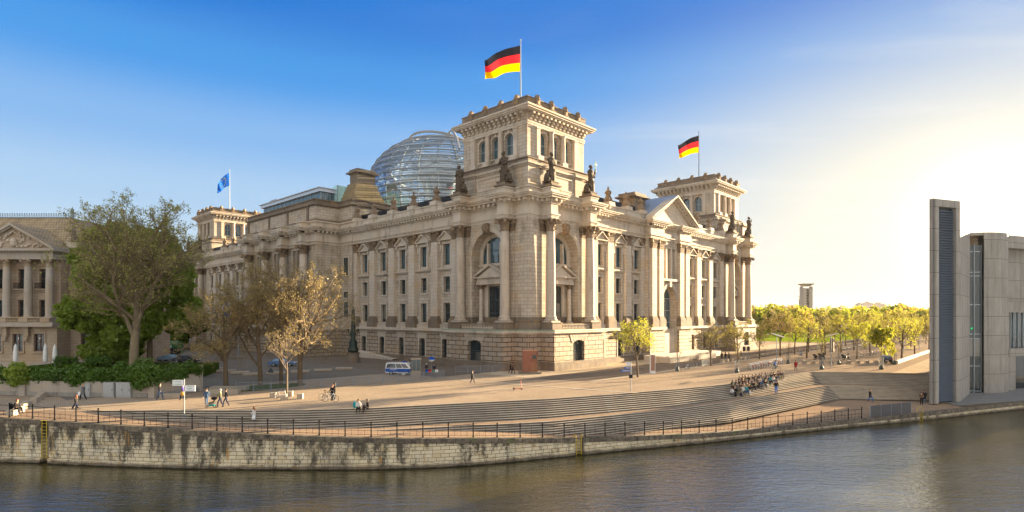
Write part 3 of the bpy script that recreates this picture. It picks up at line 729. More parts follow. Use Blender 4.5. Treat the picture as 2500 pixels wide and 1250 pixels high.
while k < 13.5: FR.box(mb, k, k+.22, 1.15, 1.42, 15.98, 16.2); k += .5
for z0, pr_, s_ in ((16.45, 1.5, 0), ):
    T3 = [(5.75,16.45),(13.75,16.45),(9.75,18.55)]
    FR.quad(mb, *[(s, 1.1, z) for s, z in ((6.4,16.45),(13.1,16.45),(9.75,18.2))])
    for sg in (-1, 1):
        a = (9.75+sg*4.0, 16.45); b = (9.75, 18.5)
        mb.loft([[FR.p(a[0],0,a[1]),FR.p(a[0],1.6,a[1]),FR.p(a[0],1.6,a[1]+.3),FR.p(a[0],0,a[1]+.3)],[FR.p(b[0],0,b[1]-.1),FR.p(b[0],1.6,b[1]-.1),FR.p(b[0],1.6,b[1]+.2),FR.p(b[0],0,b[1]+.2)]])
pp2(mb, 'door_pediment', M['trim'])
for f, sw in ((Fac('N',1.8),0),(Fac('E',1.8),1)):
    for s in (6.85, 12.65):
        mb = MB(); mb.box(s-.55, s+.55, .6, 1.75, ZC+.5, ZC+1.3); mb.smooth = True
        mb.lathe(s, 1.1, [(.5,ZC+1.3),(.5,ZC+1.5),(.4,ZC+1.65),(.38,10),(.33,14.2)], 14); mb.smooth = False
        m2 = capital(s, 1.1, 14.2, 15.0, .32)
        if sw: mb.v = [SW(*p) for p in mb.v]; m2.v = [SW(*p) for p in m2.v]
        o = mb.build('small_column', M['stone_l'], RB); m2.build('capital', M['ornament'], o); PARTS_PAV.append(o)
    PARTS_PAV.append(window(f, RB, 8.15, 11.35, ZC+.5, 14.6, -.3, None, (2, 3), 'frame', 'glass', 'glazed_door', False, .14))
    PARTS_PAV.append(window(f, RB, 6.65, 12.85, 18.95, 23.55, -.3, 'round', (5, 2), 'frame', 'glass_b', 'window', False, .12))
# entablature
eo = [(17.3,17.3),(17.3,0),(16.45,0),(16.45,-2.35),(14.57,-2.35),(14.57,0),(4.95,0),(4.95,-2.35),(3.2,-2.35),(3.2,0),(2.2,0),(2.2,-.2),(-.2,-.2)]
eo = eo+[(y,x) for x,y in reversed(eo[1:-1])]
eo2 = [q for q in eo if q not in ((3.2,0),(2.2,0),(2.2,-.2),(0,3.2),(0,2.2),(-.2,2.2))]
i_ = eo2.index((3.2,-2.35)); eo2.insert(i_+1, (3.2,-.2)); i_ = eo2.index((-2.35,3.2)); eo2.insert(i_, (-.2,3.2))
mb = MB()
mb.prism(rpoly(eo,.12), ZK1, ZK1+.35, True, True); mb.prism(rpoly(eo,.2), ZK1+.35, ZA-.22, True, True); mb.prism(rpoly(eo,.36), ZA-.22, ZA, True, True)
mb.prism(rpoly(eo,.06), ZA, ZF+.0)
mb.prism(rpoly(eo,.25), ZF, ZF+.2, True, True); mb.prism(rpoly(eo2,.42), ZF+.2, ZF+.3, True, True); mb.prism(rpoly(eo2,.5), ZF+.3, 29.2)
dentils(mb, eo2, False, ZF+.34, 29.18, .5, 1.05, .5, 1.05)
mb.prism(rpoly(eo2,1.25), 29.2, 29.55, True, True); mb.prism(rpoly(eo2,1.5), 29.55, 29.8, True, True); mb.prism(rpoly(eo2,1.65), 29.8, 30.02, True, True)
pp(mb, 'entablature', M['trim'])
mb = MB(); mb.prism(rpoly(eo,.2), 30.02, 31.0); mb.prism(rpoly(eo,.35), 31.0, 31.2, True, True)
pp(mb, 'blocking_course', M['trim'])
for s in (4.07, 15.5):
    mb = MB(); mb.box(s-1.15, s+1.15, -2.75, 0, 31.2, 31.35); mb.box(s-1.35, s+1.35, -2.95, 0, 31.35, 31.6); mb.box(s-.95, s+.95, -2.45, -.4, 31.6, 32.15)
    pp2(mb, 'statue_plinth', M['weathered'])
# attic stage
at = [(19,19),(19,1.0),(16.6,1.0),(16.6,.7),(14.0,.7),(14.0,1.0),(5.6,1.0),(5.6,.7),(3.3,.7),(3.3,.3),(.3,.3)]
at = at+[(y,x) for x,y in reversed(at[1:-1])]
mb = MB(); mb.prism(rpoly(at,.25), 31.2, 31.95); mb.prism(at, 31.95, 34.9)
mb.prism(rpoly(at,.2), 34.9, 35.15, True, True); mb.prism(rpoly(at,.5), 35.15, 35.5, True, True)
# inner slab for the roof hollow
pp(mb, 'attic', M['stone'])
mb = MB()
for a, b, c, d in ((6.2,13.4,32.1,32.3),(6.2,13.4,34.3,34.5)): mb.box(a, b, .86, 1.0, c, d)
for a in (6.2, 13.2): mb.box(a, a+.2, .86, 1.0, 32.3, 34.3)
pp2(mb, 'attic_panel_frame', M['trim'])
mb = MB(); a2 = rpoly(at, .1); mb.prism(a2, 35.5, 36.0); tb = [(1.3,1.3),(19.1,1.3),(19.1,19.1),(1.3,19.1)]
mb.prism(tb, 36.0, 36.55); mb.prism(rpoly(tb, .22), 36.55, 36.7, True, True)
pp(mb, 'attic_ledge', M['weathered'])
# tower
TC = 10.2; TH = 8.2
def rot4(mb, f0=0):
    n = len(mb.f)
    for k in (1, 2, 3):
        c, s = [(0,1),(-1,0),(0,-1)][k-1]
        mb.dup(lambda x, y, z, c=c, s=s: (TC+(x-TC)*c-(y-TC)*s, TC+(x-TC)*s+(y-TC)*c, z), f0, n)
TF = Fac('N', 2.0)
mb = MB(); wc = [TC-3.4, TC, TC+3.4]
TFi = Fac('N', 2.45)
wall(TFi, mb, 3.9, 16.5, 36.6, 43.1, 0, [(w-1.05, w+1.05, 38.0, 42.1, 'round') for w in wc], .75)
TF.box(mb, 2.0, 4.6, -2.6, 0, 36.6, 43.1)        # corner pier
rot4(mb); pp(mb, 'tower_wall', M['stone'])
mb = MB()
for s in (4.75, 15.65): TF.box(mb, s-.45, s+.45, -.4, .25, 37.5, 42.3); TF.box(mb, s-.55, s+.55, -.4, .35, 42.3, 42.6)
for s in (5.0, 8.5, 11.9, 15.4): TF.box(mb, s-.75, s+.75, -.4, .65, 36.7, 37.5)
for w in wc: TFi.box(mb, w-1.25, w+1.25, 0, .35, 37.75, 37.97); TFi.box(mb, w-.22, w+.22, 0, .2, 42.0, 42.75)
for w in wc:
    for i in range(10):
        a0 = math.pi*i/10; a1 = math.pi*(i+1)/10; zs2 = 42.1-1.05
        TFi.quad(mb, *[(w-r*math.cos(a), .07, zs2+r*math.sin(a)) for r, a in ((1.05,a0),(1.05,a1),(1.35,a1),(1.35,a0))])
pp4(mb, 'tower_trim', M['trim'])
for s in (8.5, 11.9): mb = MB(); mb.smooth = True; mb.lathe(s, 2.0, [(.58,37.5),(.6,37.65),(.5,37.8),(.5,40),(.44,42.0),(.44,42.2),(.62,42.45),(.62,42.6)], 16); pp4(mb, 'tower_column', M['colstone'])
for w in wc: PARTS_PAV.append(window(Fac('N', 2.45), RB, w-1.03, w+1.03, 38.0, 42.08, -.65, 'round', (2, 2), 'frame_l', 'glass_b'))
for w in wc:
    for k_ in 'SW': PARTS_PAV.append(window(Fac(k_, 17.95), RB, w-1.03, w+1.03, 38.0, 42.08, -.65, 'round', (2, 2), 'frame_l', 'glass_b'))
for w in wc: PARTS_PAV.append(window(Fac('E', 2.45), RB, w-1.03, w+1.03, 38.0, 42.08, -.65, 'round', (2, 2), 'frame_l', 'glass_b'))
ts = [(2,2),(18.4,2),(18.4,18.4),(2,18.4)]
mb = MB(); mb.prism(rpoly(ts,.12), 42.6, 43.0, True, True); mb.prism(rpoly(ts,.2), 43.0, 43.3, True, True); mb.prism(rpoly(ts,.0), 43.3, 44.9)
mb.prism(rpoly(ts,.3), 44.6, 44.75, True, True); 
mb.prism(rpoly(ts,1.3), 44.75, 44.95, True, True); mb.prism(rpoly(ts,1.55), 44.95, 45.25, True, True); mb.prism(rpoly(ts,1.75), 45.25, 45.55, True, True)
# rotate only brackets
mb2 = MB()
for i in range(14):
    s = 2.6+(15.2)*i/13
    for (o0, o1, z0, z1) in ((0,.35,43.5,43.9),(0,.7,43.9,44.3),(0,1.15,44.3,44.7)): TF.box(mb2, s-.25, s+.25, o0, o1, z0, z1)
pp4(mb2, 'brackets', M['trim'])
pp(mb, 'tower_cornice', M['trim'])
mb = MB()
mb.loft([[(x,y,45.55) for x,y in rpoly(ts,1.2)],[(x,y,46.0) for x,y in rpoly(ts,.9)],[(x,y,46.4) for x,y in rpoly(ts,.3)]], True)
mb.prism(rpoly(ts,.25), 46.4, 47.25); mb.prism(rpoly(ts,.38), 47.25, 47.4, True, True)
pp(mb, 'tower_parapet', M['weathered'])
for s in (4.3, 8.2, 12.2, 16.1):
    mb = MB(); mb.lathe(s, 1.75, [(.3,46.2),(.42,46.5),(.45,47.2),(.5,47.6),(.42,47.95),(.15,48.15)], 9, True, lambda a, z: 1+.15*math.sin(3*a+z*3)); mb.box(s-.5, s+.5, 1.4, 1.9, 46.3, 47.5)
    mb.sphere((s, 1.35, 47.3), .3, 6, 5)
    pp4(mb, 'parapet_ornament', M['ornament'])
LN, LE = 95.5, 167.0
def mirror_copy(o, sx, sy, lx, ly):
    c = copy_tree(o, RB); c.scale = (sx, sy, 1); c.location = (lx, ly, 0); return c
for o in PARTS_PAV: mirror_copy(o, -1, 1, LN, 0)
for o in PARTS_PAV:
    if o.name.split('.')[0] not in ('balusters', 'voussoirs', 'tower_trim' if False else 'x'): mirror_copy(o, 1, -1, 0, LE)
# fourth tower, only its top could be glimpsed from the side
for o in PARTS_PAV:
    if o.name.split('.')[0] in ('tower_wall','tower_cornice','tower_parapet','attic','entablature'): mirror_copy(o, -1, -1, LN, LE)
# ---------------------------------------------------------------- wings
def wing(f, s0, s1, pils, wins, end_pil=(), finials=(), fin0=None):
    rv = MB(); w1 = MB()
    wall(f, w1, s0, s1, 0, ZB, .5, [(w-.95, w+.95, 1.2, 4.85, 'seg') for w in wins], .8); w1.build('basement_wall', M['rustic'], RB)
    mb = MB(); f.box(mb, s0, s1, .2, .85, 0, .75); f.box(mb, s0, s1, .2, .7, .75, 1.0)
    f.box(mb, s0, s1, .2, .62, 1.0, 1.12); mb.build('plinth', M['weathered'], RB)
    mb = MB(); f.box(mb, s0, s1, 0, .75, ZB, ZB+.25); f.box(mb, s0, s1, 0, 1.15, ZB+.25, ZC-.004)
    for w in wins:
        for k in range(5):
            a = -1+k/2; f.quad(mb, (w+a*1.0-.24,.56,4.6+.25*(1-a*a)),(w+a*1.0+.24,.56,4.6+.25*(1-a*a)),(w+a*1.35+.3,.58,ZB),(w+a*1.35-.3,.58,ZB))
        for sd in (-1, 1): f.box(mb, w+sd*1.1-.15, w+sd*1.1+.15, .4, .56, 1.12, 4.6)
    mb.build('basement_cornice', M['trim'], RB)
    mb = MB(); ops = []
    for w in wins: ops += [(w-.98,w+.98,8.0,11.8),(w-.95,w+.95,13.9,16.9),(w-1.02,w+1.02,19.2,23.2)]
    wall(f, mb, s0, s1, ZC, ZK1, 0, ops, .62); mb.build('wall', M['stone'], RB)
    mb = MB()
    for w in wins:
        for a, c, d in ((.98,8.0,11.8),(.95,13.9,16.9)):
            f.box(mb, w-a-.35, w-a-.03, 0, .16, c-.3, d+.35); f.box(mb, w+a+.03, w+a+.35, 0, .16, c-.3, d+.35); f.box(mb, w-a-.03, w+a+.03, 0, .16, d+.03, d+.35); f.box(mb, w-a-.03, w+a+.03, 0, .2, c-.3, c-.03)
        f.box(mb, w-1.5, w+1.5, 0, .22, 11.8+.35, 11.8+.5)
        f.box(mb, w-2.45, w+2.45, 0, .5, 18.35, 18.62); f.box(mb, w-2.3, w+2.3, 0, .3, 18.15, 18.35)
        f.box(mb, w-1.4, w-1.05, 0, .25, 18.62, 23.5); f.box(mb, w+1.05, w+1.4, 0, .25, 18.62, 23.5); f.box(mb, w-1.4, w+1.4, 0, .25, 23.23, 23.7)
        for sd in (-1, 1):
            f.box(mb, w+sd*1.75-.2, w+sd*1.75+.2, 0, .3, 21.9, 23.3); f.box(mb, w+sd*1.75-.24, w+sd*1.75+.24, 0, .6, 23.3, 23.95)
            a = (w+sd*2.15, 24.05); b = (w, 25.55)
            mb.loft([[f.p(a[0],0,a[1]),f.p(a[0],.85,a[1]),f.p(a[0],.85,a[1]+.2),f.p(a[0],0,a[1]+.2)],[f.p(b[0],0,b[1]-.05),f.p(b[0],.85,b[1]-.05),f.p(b[0],.85,b[1]+.2),f.p(b[0],0,b[1]+.2)]])
        f.box(mb, w-2.1, w+2.1, 0, .8, 23.9, 24.1); f.quad(mb, (w-2,.35,24.1),(w+2,.35,24.1),(w,.35,25.5))
        f.box(mb, w-2.2, w+2.2, 0, .35, ZC, ZC+.55); f.box(mb, w-2.2, w+2.2, 0, .45, ZC+.55, ZC+.72)
    mb.build('window_surrounds', M['trim'], RB)
    for w in wins:
        window(f, RB, w-.92, w+.92, 1.22, 4.83, -.2, 'seg', (1, 2), 'frame', 'glass', 'window', True)
        window(f, RB, w-.98, w+.98, 8.0, 11.8, -.55, None, (1, 2)); window(f, RB, w-.95, w+.95, 13.9, 16.9, -.55, None, (1, 2)); window(f, RB, w-1.02, w+1.02, 19.2, 23.2, -.55, None, (1, 2), gm='glass_b')
    for p, hw in [(p, .98) for p in pils]+[(p, .7) for p in end_pil]:
        mb = MB(); f.box(mb, p-hw, p+hw, 0, .7, ZS, ZK0); o = mb.build('pilaster', M['stone_l'], RB)
        mb = MB(); f.box(mb, p-hw-.42, p+hw+.42, 0, 1.1, ZC, ZP-.15); f.box(mb, p-hw-.5, p+hw+.5, 0, 1.13, ZP-.15, ZP)
        for k, (e, z0, z1) in enumerate(((.4,ZP,ZP+.3),(.3,ZP+.3,ZP+.6),(.18,ZP+.6,ZP+.8),(.1,ZP+.8,ZS))): f.box(mb, p-hw-e, p+hw+e, 0, .7+e, z0, z1)
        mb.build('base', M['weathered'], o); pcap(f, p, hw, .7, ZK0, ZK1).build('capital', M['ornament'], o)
    mb = MB()
    f.box(mb, s0, s1, -.5, .72, ZK1, ZK1+.35); f.box(mb, s0, s1, -.5, .8, ZK1+.35, ZA-.2); f.box(mb, s0, s1, -.5, .98, ZA-.2, ZA)
    f.box(mb, s0, s1, -.5, .7, ZA, ZF); f.box(mb, s0, s1, -.5, .95, ZF, ZF+.18); 
    k = s0+.4
    while k < s1-.3: f.box(mb, k, k+.5, .5, 1.45, ZF+.18, ZD-.02); k += .95
    f.box(mb, s0, s1, -.5, 1.6, ZD, ZD+.3); f.box(mb, s0, s1, -.5, 1.85, ZD+.3, ZD+.55); f.box(mb, s0, s1, -.5, 2.0, ZD+.55, ZCO)
    mb.build('entablature', M['trim'], RB)
    mb = MB(); f.box(mb, s0, s1, -.3, .6, ZCO, ZPA-.25); f.box(mb, s0, s1, -.4, .75, ZPA-.25, ZPA)
    for p in finials: f.box(mb, p-.85, p+.85, -.5, .95, ZCO, ZPA-.26); f.box(mb, p-.95, p+.95, -.55, 1.1, ZPA-.25, ZPA+.05); f.box(mb, p-1.0, p+1.0, -.9, 1.0, ZPA+.05, ZPA+.6)
    mb.build('parapet', M['trim'], RB)
    for p in finials:
        x, y, _ = f.p(p, 0, 0); mb = MB()
        mb.lathe(x, y, [(.95,ZPA+.6),(.8,ZPA+.9),(.75,ZPA+1.2),(.45,ZPA+1.9),(.42,ZPA+2.3),(.6,ZPA+2.5),(.62,ZPA+2.75),(.4,ZPA+2.9),(.38,ZPA+3.0),(.14,ZPA+3.1),(.2,ZPA+3.3),(.24,ZPA+3.45),(.03,ZPA+3.8)], 10, True, lambda a, z: 1+.14*math.sin(5*a+1))
        for k in range(4):
            an = math.pi/4+k*math.pi/2; mb.sphere((x+.62*math.cos(an), y+.62*math.sin(an), ZPA+1.1), .3, 6, 5); mb.sphere((x+.5*math.cos(an), y+.5*math.sin(an), ZPA+2.45), .22, 6, 4)
        mb.build('finial', M['ornament'], RB)
    mb = MB(); f.box(mb, s0, s1, -2.2, -1.6, ZPA-1, 33.0); f.box(mb, s0-.1, s1+.1, -12, -2.2, 32.3, 32.6); mb.build('roof_edge', M['darkroof'], RB)
wing(FN, 17.3, 36.6, [23.8, 30.3], [20.7, 27.4, 34.2], [18.6, 35.9], [23.8, 30.3, 36.2])
wing(FN, 55.0, LN-17.3, [62.6, 69.4, 75.9], [59.3, 66.0, 72.8], [], [62.6, 69.4, 76.5])
wing(FE, 17.3, 53.9, [24.2, 31.6, 38.7, 46.1], [21.0, 28.2, 35.3, 42.4, 49.6], [18.4, 52.9], [24.2, 31.6, 38.7, 46.1, 52.9])
wing(FE, 98.4, LE-17.3, [105.6, 112.4, 119.2, 126.2, 133.4, 140.5], [102.0, 109.0, 115.7, 122.6, 129.7, 136.9, 144.0], [], [112.4, 119.2, 126.2, 133.4])
# ---------------------------------------------------------------- centre of the north front
FC = Fac('N', -1.5); c0 = 45.9
mb = MB(); wall(FC, mb, 36.6, 55.0, ZC, ZK1, 0, [(42.9,48.9,2.5,15.9,'round'),(42.6,49.2,17.6,24.4)], 1.6)
for s in (36.6, 55.0): mb.face((s,-1.5,ZC),(s,0,ZC),(s,0,ZK1),(s,-1.5,ZK1))
mb.build('wall', M['stone'], RB)
mb = MB(); FC2 = Fac('N', -2.2)
wall(FC2, mb, 36.2, 42.6, 0, ZB, 0, [], .5); wall(FC2, mb, 49.2, 55.4, 0, ZB, 0, [], .5)
for s in (36.2, 42.6, 49.2, 55.4): mb.face((s,-2.2,0),(s,.0,0),(s,.0,ZB),(s,-2.2,ZB))
mb.build('basement_wall', M['rustic'], RB)
mb = MB()
for a, b in ((36.0,42.75),(49.05,55.6)): mb.box(a, b, -2.7, 0, ZB+.25, ZC-.004); mb.box(a+.15, b-.15, -2.4, 0, ZB, ZB+.25); mb.box(a-.1, b+.1, -2.75, 0, 0, 1.0); mb.box(a, b, -2.5, 0, 1.0, 1.2)
mb.box(42.6, 49.2, -1.6, .2, 0, ZC-.5)
mb.build('basement_cornice', M['trim'], RB)
mb = MB()
for a, w_ in ((43.9,.32),(46.6,.32)): pass
for k in range(4): s = 42.6+6.6*k/3; FC.box(mb, s-.32, s+.32, -.7, -.05, 17.6, 24.4)
FC.box(mb, 42.2, 49.6, -.4, .5, 17.1, 17.6)
for ra, rb, oo in ((3.0,3.35,.12),(3.35,3.8,.2)):
    for i in range(16):
        a0 = math.pi*i/16; a1 = math.pi*(i+1)/16; zs2 = 12.9
        P = [(c0-ra*math.cos(a0), zs2+ra*math.sin(a0)), (c0-ra*math.cos(a1), zs2+ra*math.sin(a1)), (c0-rb*math.cos(a1), zs2+rb*math.sin(a1)), (c0-rb*math.cos(a0), zs2+rb*math.sin(a0))]
        FC.quad(mb, *[(s, oo, z) for s, z in P]); FC.quad(mb, (P[2][0],oo,P[2][1]),(P[3][0],oo,P[3][1]),(P[3][0],0,P[3][1]),(P[2][0],0,P[2][1]))
FC.box(mb, c0-.4, c0+.4, 0, .4, 15.8, 17.1)
for sd in (-1, 1): a, b = sorted((c0+sd*2.9, c0+sd*3.9)); FC.box(mb, a, b, -1.5, .3, 12.4, 12.85)
mb.build('arch_surround', M['trim'], RB)
window(FC, RB, 42.9, 48.9, 2.5, 15.9, -1.5, 'round', (3, 5), 'frame_l', 'glass_b', 'window', False, .16)
mb = MB(); mb.box(42.5, 49.3, -.8, -.75, 17.6, 24.4); mb.build('slot_back_wall', M['stone'], RB)
for p in (38.2, 41.2, 50.7, 53.5):
    hw = .95; mb = MB(); FC.box(mb, p-hw, p+hw, 0, .7, ZS, ZK0); o = mb.build('pilaster', M['stone_l'], RB)
    mb = MB(); FC.box(mb, p-hw-.42, p+hw+.42, 0, 1.08, ZC, ZP)
    for e, z0, z1 in ((.4,ZP,ZP+.3),(.3,ZP+.3,ZP+.6),(.18,ZP+.6,ZP+.8),(.1,ZP+.8,ZS)): FC.box(mb, p-hw-e, p+hw+e, 0, .7+e, z0, z1)
    mb.build('base', M['weathered'], o); m2 = pcap(FC, p, hw, .7, ZK0, ZK1); m2.build('capital', M['ornament'], o)
ec = [(56.0,1.5),(56.0,0),(55.1,0),(55.1,-2.25),(49.6,-2.25),(49.6,-1.7),(42.3,-1.7),(42.3,-2.25),(36.5,-2.25),(36.5,0),(35.6,0),(35.6,1.5)]
mb = MB(); e3 = .003
mb.prism(ec, ZK1+e3, ZA-.2, True, True); mb.prism(rpoly(ec,.25), ZA-.2+e3, ZA+e3, True, True); mb.prism(ec, ZA, ZF); mb.prism(rpoly(ec,.22), ZF+e3, ZF+.18+e3, True, True)
dentils(mb, ec, False, ZF+.18, ZD-.01, .1, .72, .5, .95)
mb.prism(rpoly(ec,.9), ZD+e3, ZD+.3+e3, True, True); mb.prism(rpoly(ec,1.15), ZD+.3, ZD+.55+e3, True, True); mb.prism(rpoly(ec,1.3), ZD+.55, ZCO+e3, True, True)
mb.build('entablature', M['trim'], RB)
# pediment and its roof
mb = MB(); sa, sb, zb, za = 35.9, 55.9, ZCO, 35.6; yf = -2.3
mb.face((sa+1,yf,zb),(sb-1,yf,zb),((sa+sb)/2,yf,za-.5))
mb.build('tympanum', M['stone_l'], RB)
mb = MB(); cc = (sa+sb)/2
for sg in (-1, 1):
    a = (cc+sg*(10.4), zb+.02); b = (cc, za)
    for y0, y1, t0, t1 in ((-3.7,-1.5,.15,.55),(-3.3,-1.5,-.15,.15),(-2.8,-1.5,-.75,-.5)):
        mb.loft([[(a[0],y0,a[1]+t0+.2),(a[0],y1,a[1]+t0+.2),(a[0],y1,a[1]+t1+.2),(a[0],y0,a[1]+t1+.2)],[(b[0],y0,b[1]+t0),(b[0],y1,b[1]+t0),(b[0],y1,b[1]+t1),(b[0],y0,b[1]+t1)]])
    for k in range(1, 11):
        t_ = k/11; x = a[0]+(b[0]-a[0])*t_; z = a[1]+(b[1]-a[1])*t_; mb.box(x-.22, x+.22, -3.1, -2.3, z-.42, z-.1)
mb.build('pediment', M['trim'], RB)
M['blueroof'] = plain('blue_grey_lead_roof', (.20,.25,.34), .35, .3)
mb = MB()
for sg in (-1, 1):
    for k in range(9):
        y0 = -3.6+k*.98; y1 = y0+.94
        mb.loft([[(cc+sg*10.2,y0,zb+.5+.02*(k%2)),(cc+sg*10.2,y1,zb+.62)],[(cc,y0,za+.58),(cc,y1,za+.68)]], False, False)
mb.face((cc-10.2,5.2,zb),(cc+10.2,5.2,zb),(cc,5.2,za+.6))
mb.build('pediment_roof', M['blueroof'], RB)
def turret(x0, x1, y0, y1, z0, zt, nm='roof_turret'):
    mb = MB(); P = [(x0,y0),(x1,y0),(x1,y1),(x0,y1)]
    mb.prism(P, z0, zt-1.2); mb.prism(rpoly(P,.25), zt-1.2, zt-1.0, True, True); mb.prism(rpoly(P,.7), zt-1.0, zt-.65, True, True); mb.prism(rpoly(P,.15), zt-.65, zt)
    return mb.build(nm, M['weathered'], RB)
turret(38.0, 42.6, 2.6, 6.6, 31, 36.6)
# ---------------------------------------------------------------- middle block of the east front
FM = Fac('E', -6.9); cols = [63.2, 73.6, 84.0, 94.4]
mb = MB(); ops = []
for a, b in zip(cols[:-1], cols[1:]):
    c = (a+b)/2; ops += [(c-2.3,c+2.3,ZC+1.0,16.2,'round')]+[(c-2.9+k*2.0, c-1.2+k*2.0, 18.6, 25.2) for k in range(3)]
wall(FM, mb, 59.3, 98.3, ZC, ZK1, 0, ops, 1.3)
for y in (59.3, 98.3): mb.face((-6.9,y,ZC),(0,y,ZC),(0,y,ZK1),(-6.9,y,ZK1))
mb.face((-5.6,59.5,ZC),(-5.6,98,ZC),(-5.6,98,ZK1),(-5.6,59.5,ZK1))
mb.box(-.8, .1, 54.0, 59.3, ZC, ZK1)
mb.build('wall', M['stone'], RB)
for a, b in zip(cols[:-1], cols[1:]):
    c = (a+b)/2; window(FM, RB, c-2.3, c+2.3, ZC+1.0, 16.2, -1.2, 'round', (2, 3), 'frame', 'glass', 'window', False, .14)
for zz0, zz1 in ((8.3,13.2),(13.9,15.4),(18.7,23.2)):
    pass
for z0, z1 in ((9.0,12.6),(13.6,15.0),(18.9,23.0)):
    ff = Fac('E', -.8); window(ff, RB, 55.6, 57.5, z0, z1, .02, None, (1, 2))
    mb = MB(); 
    for a, b, c, d in ((55.3,55.6,z0-.3,z1+.3),(57.5,57.8,z0-.3,z1+.3),(55.6,57.5,z1,z1+.3),(55.6,57.5,z0-.3,z0)): ff.box(mb, a, b, 0, .16, c, d)
    mb.build('window_surround', M['trim'], RB)
for y in cols:
    x = -8.15; r = .95; mb = MB(); mb.box(x-1.3, x+1.3, y-1.3, y+1.3, ZC, ZP+.2); mb.smooth = True
    mb.lathe(x, y, [(1.25,ZP+.2),(1.28,ZP+.4),(1.05,ZP+.7),(1.1,ZP+.95),(r,ZS),(r,15),(r*.87,ZK0)], 20); mb.smooth = False
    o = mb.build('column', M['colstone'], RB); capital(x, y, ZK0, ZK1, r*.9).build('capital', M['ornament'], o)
mb = MB(); mb.box(-9.6, 0.1, 59.2, 98.6, 0, ZB); mb.box(-1.2, 0, 54, 59.2, 0, ZB-.01); mb.build('basement_wall', M['rustic'], RB)
mb = MB(); mb.box(-10.0, 0.1, 59.21, 98.9, ZB, ZC-.002); mb.box(-1.5, 0, 53.9, 59.2, ZB, ZC-.006); mb.build('basement_cornice', M['trim'], RB)
em = [(2,98.6),(-7.2,98.6)]
for y in reversed(cols): em += [(-7.2,y+1.1),(-9.1,y+1.1),(-9.1,y-1.1),(-7.2,y-1.1)]
em += [(-7.2,59.1),(-.95,59.1),(-.95,53.85),(2,53.85)]
mb = MB(); e3 = .005
mb.prism(em, ZK1+e3, ZA-.2, True, True); mb.prism(rpoly(em,.25), ZA-.2+e3, ZA+e3, True, True); mb.prism(em, ZA, ZF); mb.prism(rpoly(em,.22), ZF+e3, ZF+.18+e3, True, True)
dentils(mb, em, False, ZF+.2, 29.0, .1, .75, .5, 1.0)
mb.prism(rpoly(em,.9), 29.0+e3, 29.35, True, True); mb.prism(rpoly(em,1.15), 29.35, 29.65, True, True); mb.prism(rpoly(em,1.3), 29.65, 29.9+e3, True, True)
mb.prism(rpoly(em,.1), 29.9, 31.0); mb.prism(rpoly(em,.35), 31.0, 31.3+e3, True, True)
mb.build('entablature', M['trim'], RB)
am = [(10,97.6),(-6.9,97.6),(-6.9,59.9),(-.8,59.9),(-.8,54.1),(10,54.1)]
mb = MB(); mb.prism(am, 31.3, 34.9); 
mb.build('attic', M['stone'], RB)
mb = MB(); mb.prism(rpoly(am,.2), 34.9, 35.1, True, True); mb.prism(rpoly(am,.55), 35.1, 35.5, True, True); mb.prism(rpoly(am,.1), 35.5, 36.3); mb.prism(rpoly(am,.3), 36.3, 36.55, True, True); mb.prism(rpoly(am,.25), 31.3, 31.9)
for y in (68.4, 78.8, 89.2): mb.box(-7.2, -6.9, y-5.2-.35, y-5.2+.35, 31.9, 34.9)
mb.box(-7.3, -6.9, 96.6, 97.5, 31.9, 34.9)
mb.build('attic_cornice', M['weathered'], RB)
mb = MB()
for k, (e, z) in enumerate(((2.1,36.9),(1.7,37.7),(1.25,38.5),(.9,39.3),(.6,40.1),(.35,40.9))):
    mb.prism([(1.5-e*.9,55.6-e*.5),(6.6+e*1.1,55.6-e*.5),(6.6+e*1.1,59.2+e),(1.5-e*.9,59.2+e)], 36.3, z)
M['mossy'] = stone('mossy_weathered_sandstone', (.30,.23,.13), (.24,.185,.11), bw=1.8, bh=.8, ms=.015, dirt=.5, dirtc=(.09,.075,.03), dsc=.3)
mb.build('stepped_turret_base', M['mossy'], RB)
turret(1.6, 6.5, 55.7, 59.0, 40.5, 44.4)
turret(1.0, 6.5, 97.5, 101.5, 31, 42.8)
# penthouse behind the attic
M['penthouse'] = plain('pale_metal_cladding', (.55,.60,.66), .3, .3)
M['teal'] = glass('pale_teal_glass', (.25,.42,.42), .12, .8)
rt = MB(); rt.box(-5.2, 9, 61.0, 93.5, 38.7, 39.5); rt.box(-5.6, 9, 60.6, 94, 39.5, 39.65); rt.build('penthouse_roof', M['penthouse'], RB)
mb = MB(); mb.box(-4.6, 8.9, 61.6, 93, 36.3, 38.7); o = mb.build('penthouse_glazing', M['glass_b'], RB)
mb = MB()
for k in range(4): x = -4.6+k*1.15; mb.box(x, x+.12, 61.5, 61.6, 36.3, 38.7)
for k in range(14): y = 61.6+k*2.3; mb.box(-4.7, -4.6, y, y+.12, 36.3, 38.7)
mb.build('mullions', M['frame_l'], o)
mb = MB(); mb.box(-1.0, 8, 60.2, 62.5, 36.3, 40.6); o = mb.build('stair_glass_box', M['teal'], RB)
mb = MB(); mb.box(-1.15, -.95, 60.1, 60.25, 36.3, 40.7); mb.box(2.6,2.7,60.12,60.2,36.3,40.6); mb.box(-1,8,60.12,60.18,38.4,38.46); mb.build('mullions', M['frame_l'], o)
# roof body
mb = MB(); mb.prism([(3,3),(LN-3,3),(LN-3,LE-3),(3,LE-3)], 20, 31.5); mb.build('roof', M['darkroof'], RB)
mb = MB()
for p in ([(LN,17),(LN,LE-17)],[(17,LE),(LN-17,LE)]): mb.face((*p[0],0),(*p[1],0),(*p[1],30),(*p[0],30))
mb.build('rear_wall', M['stone'], RB)
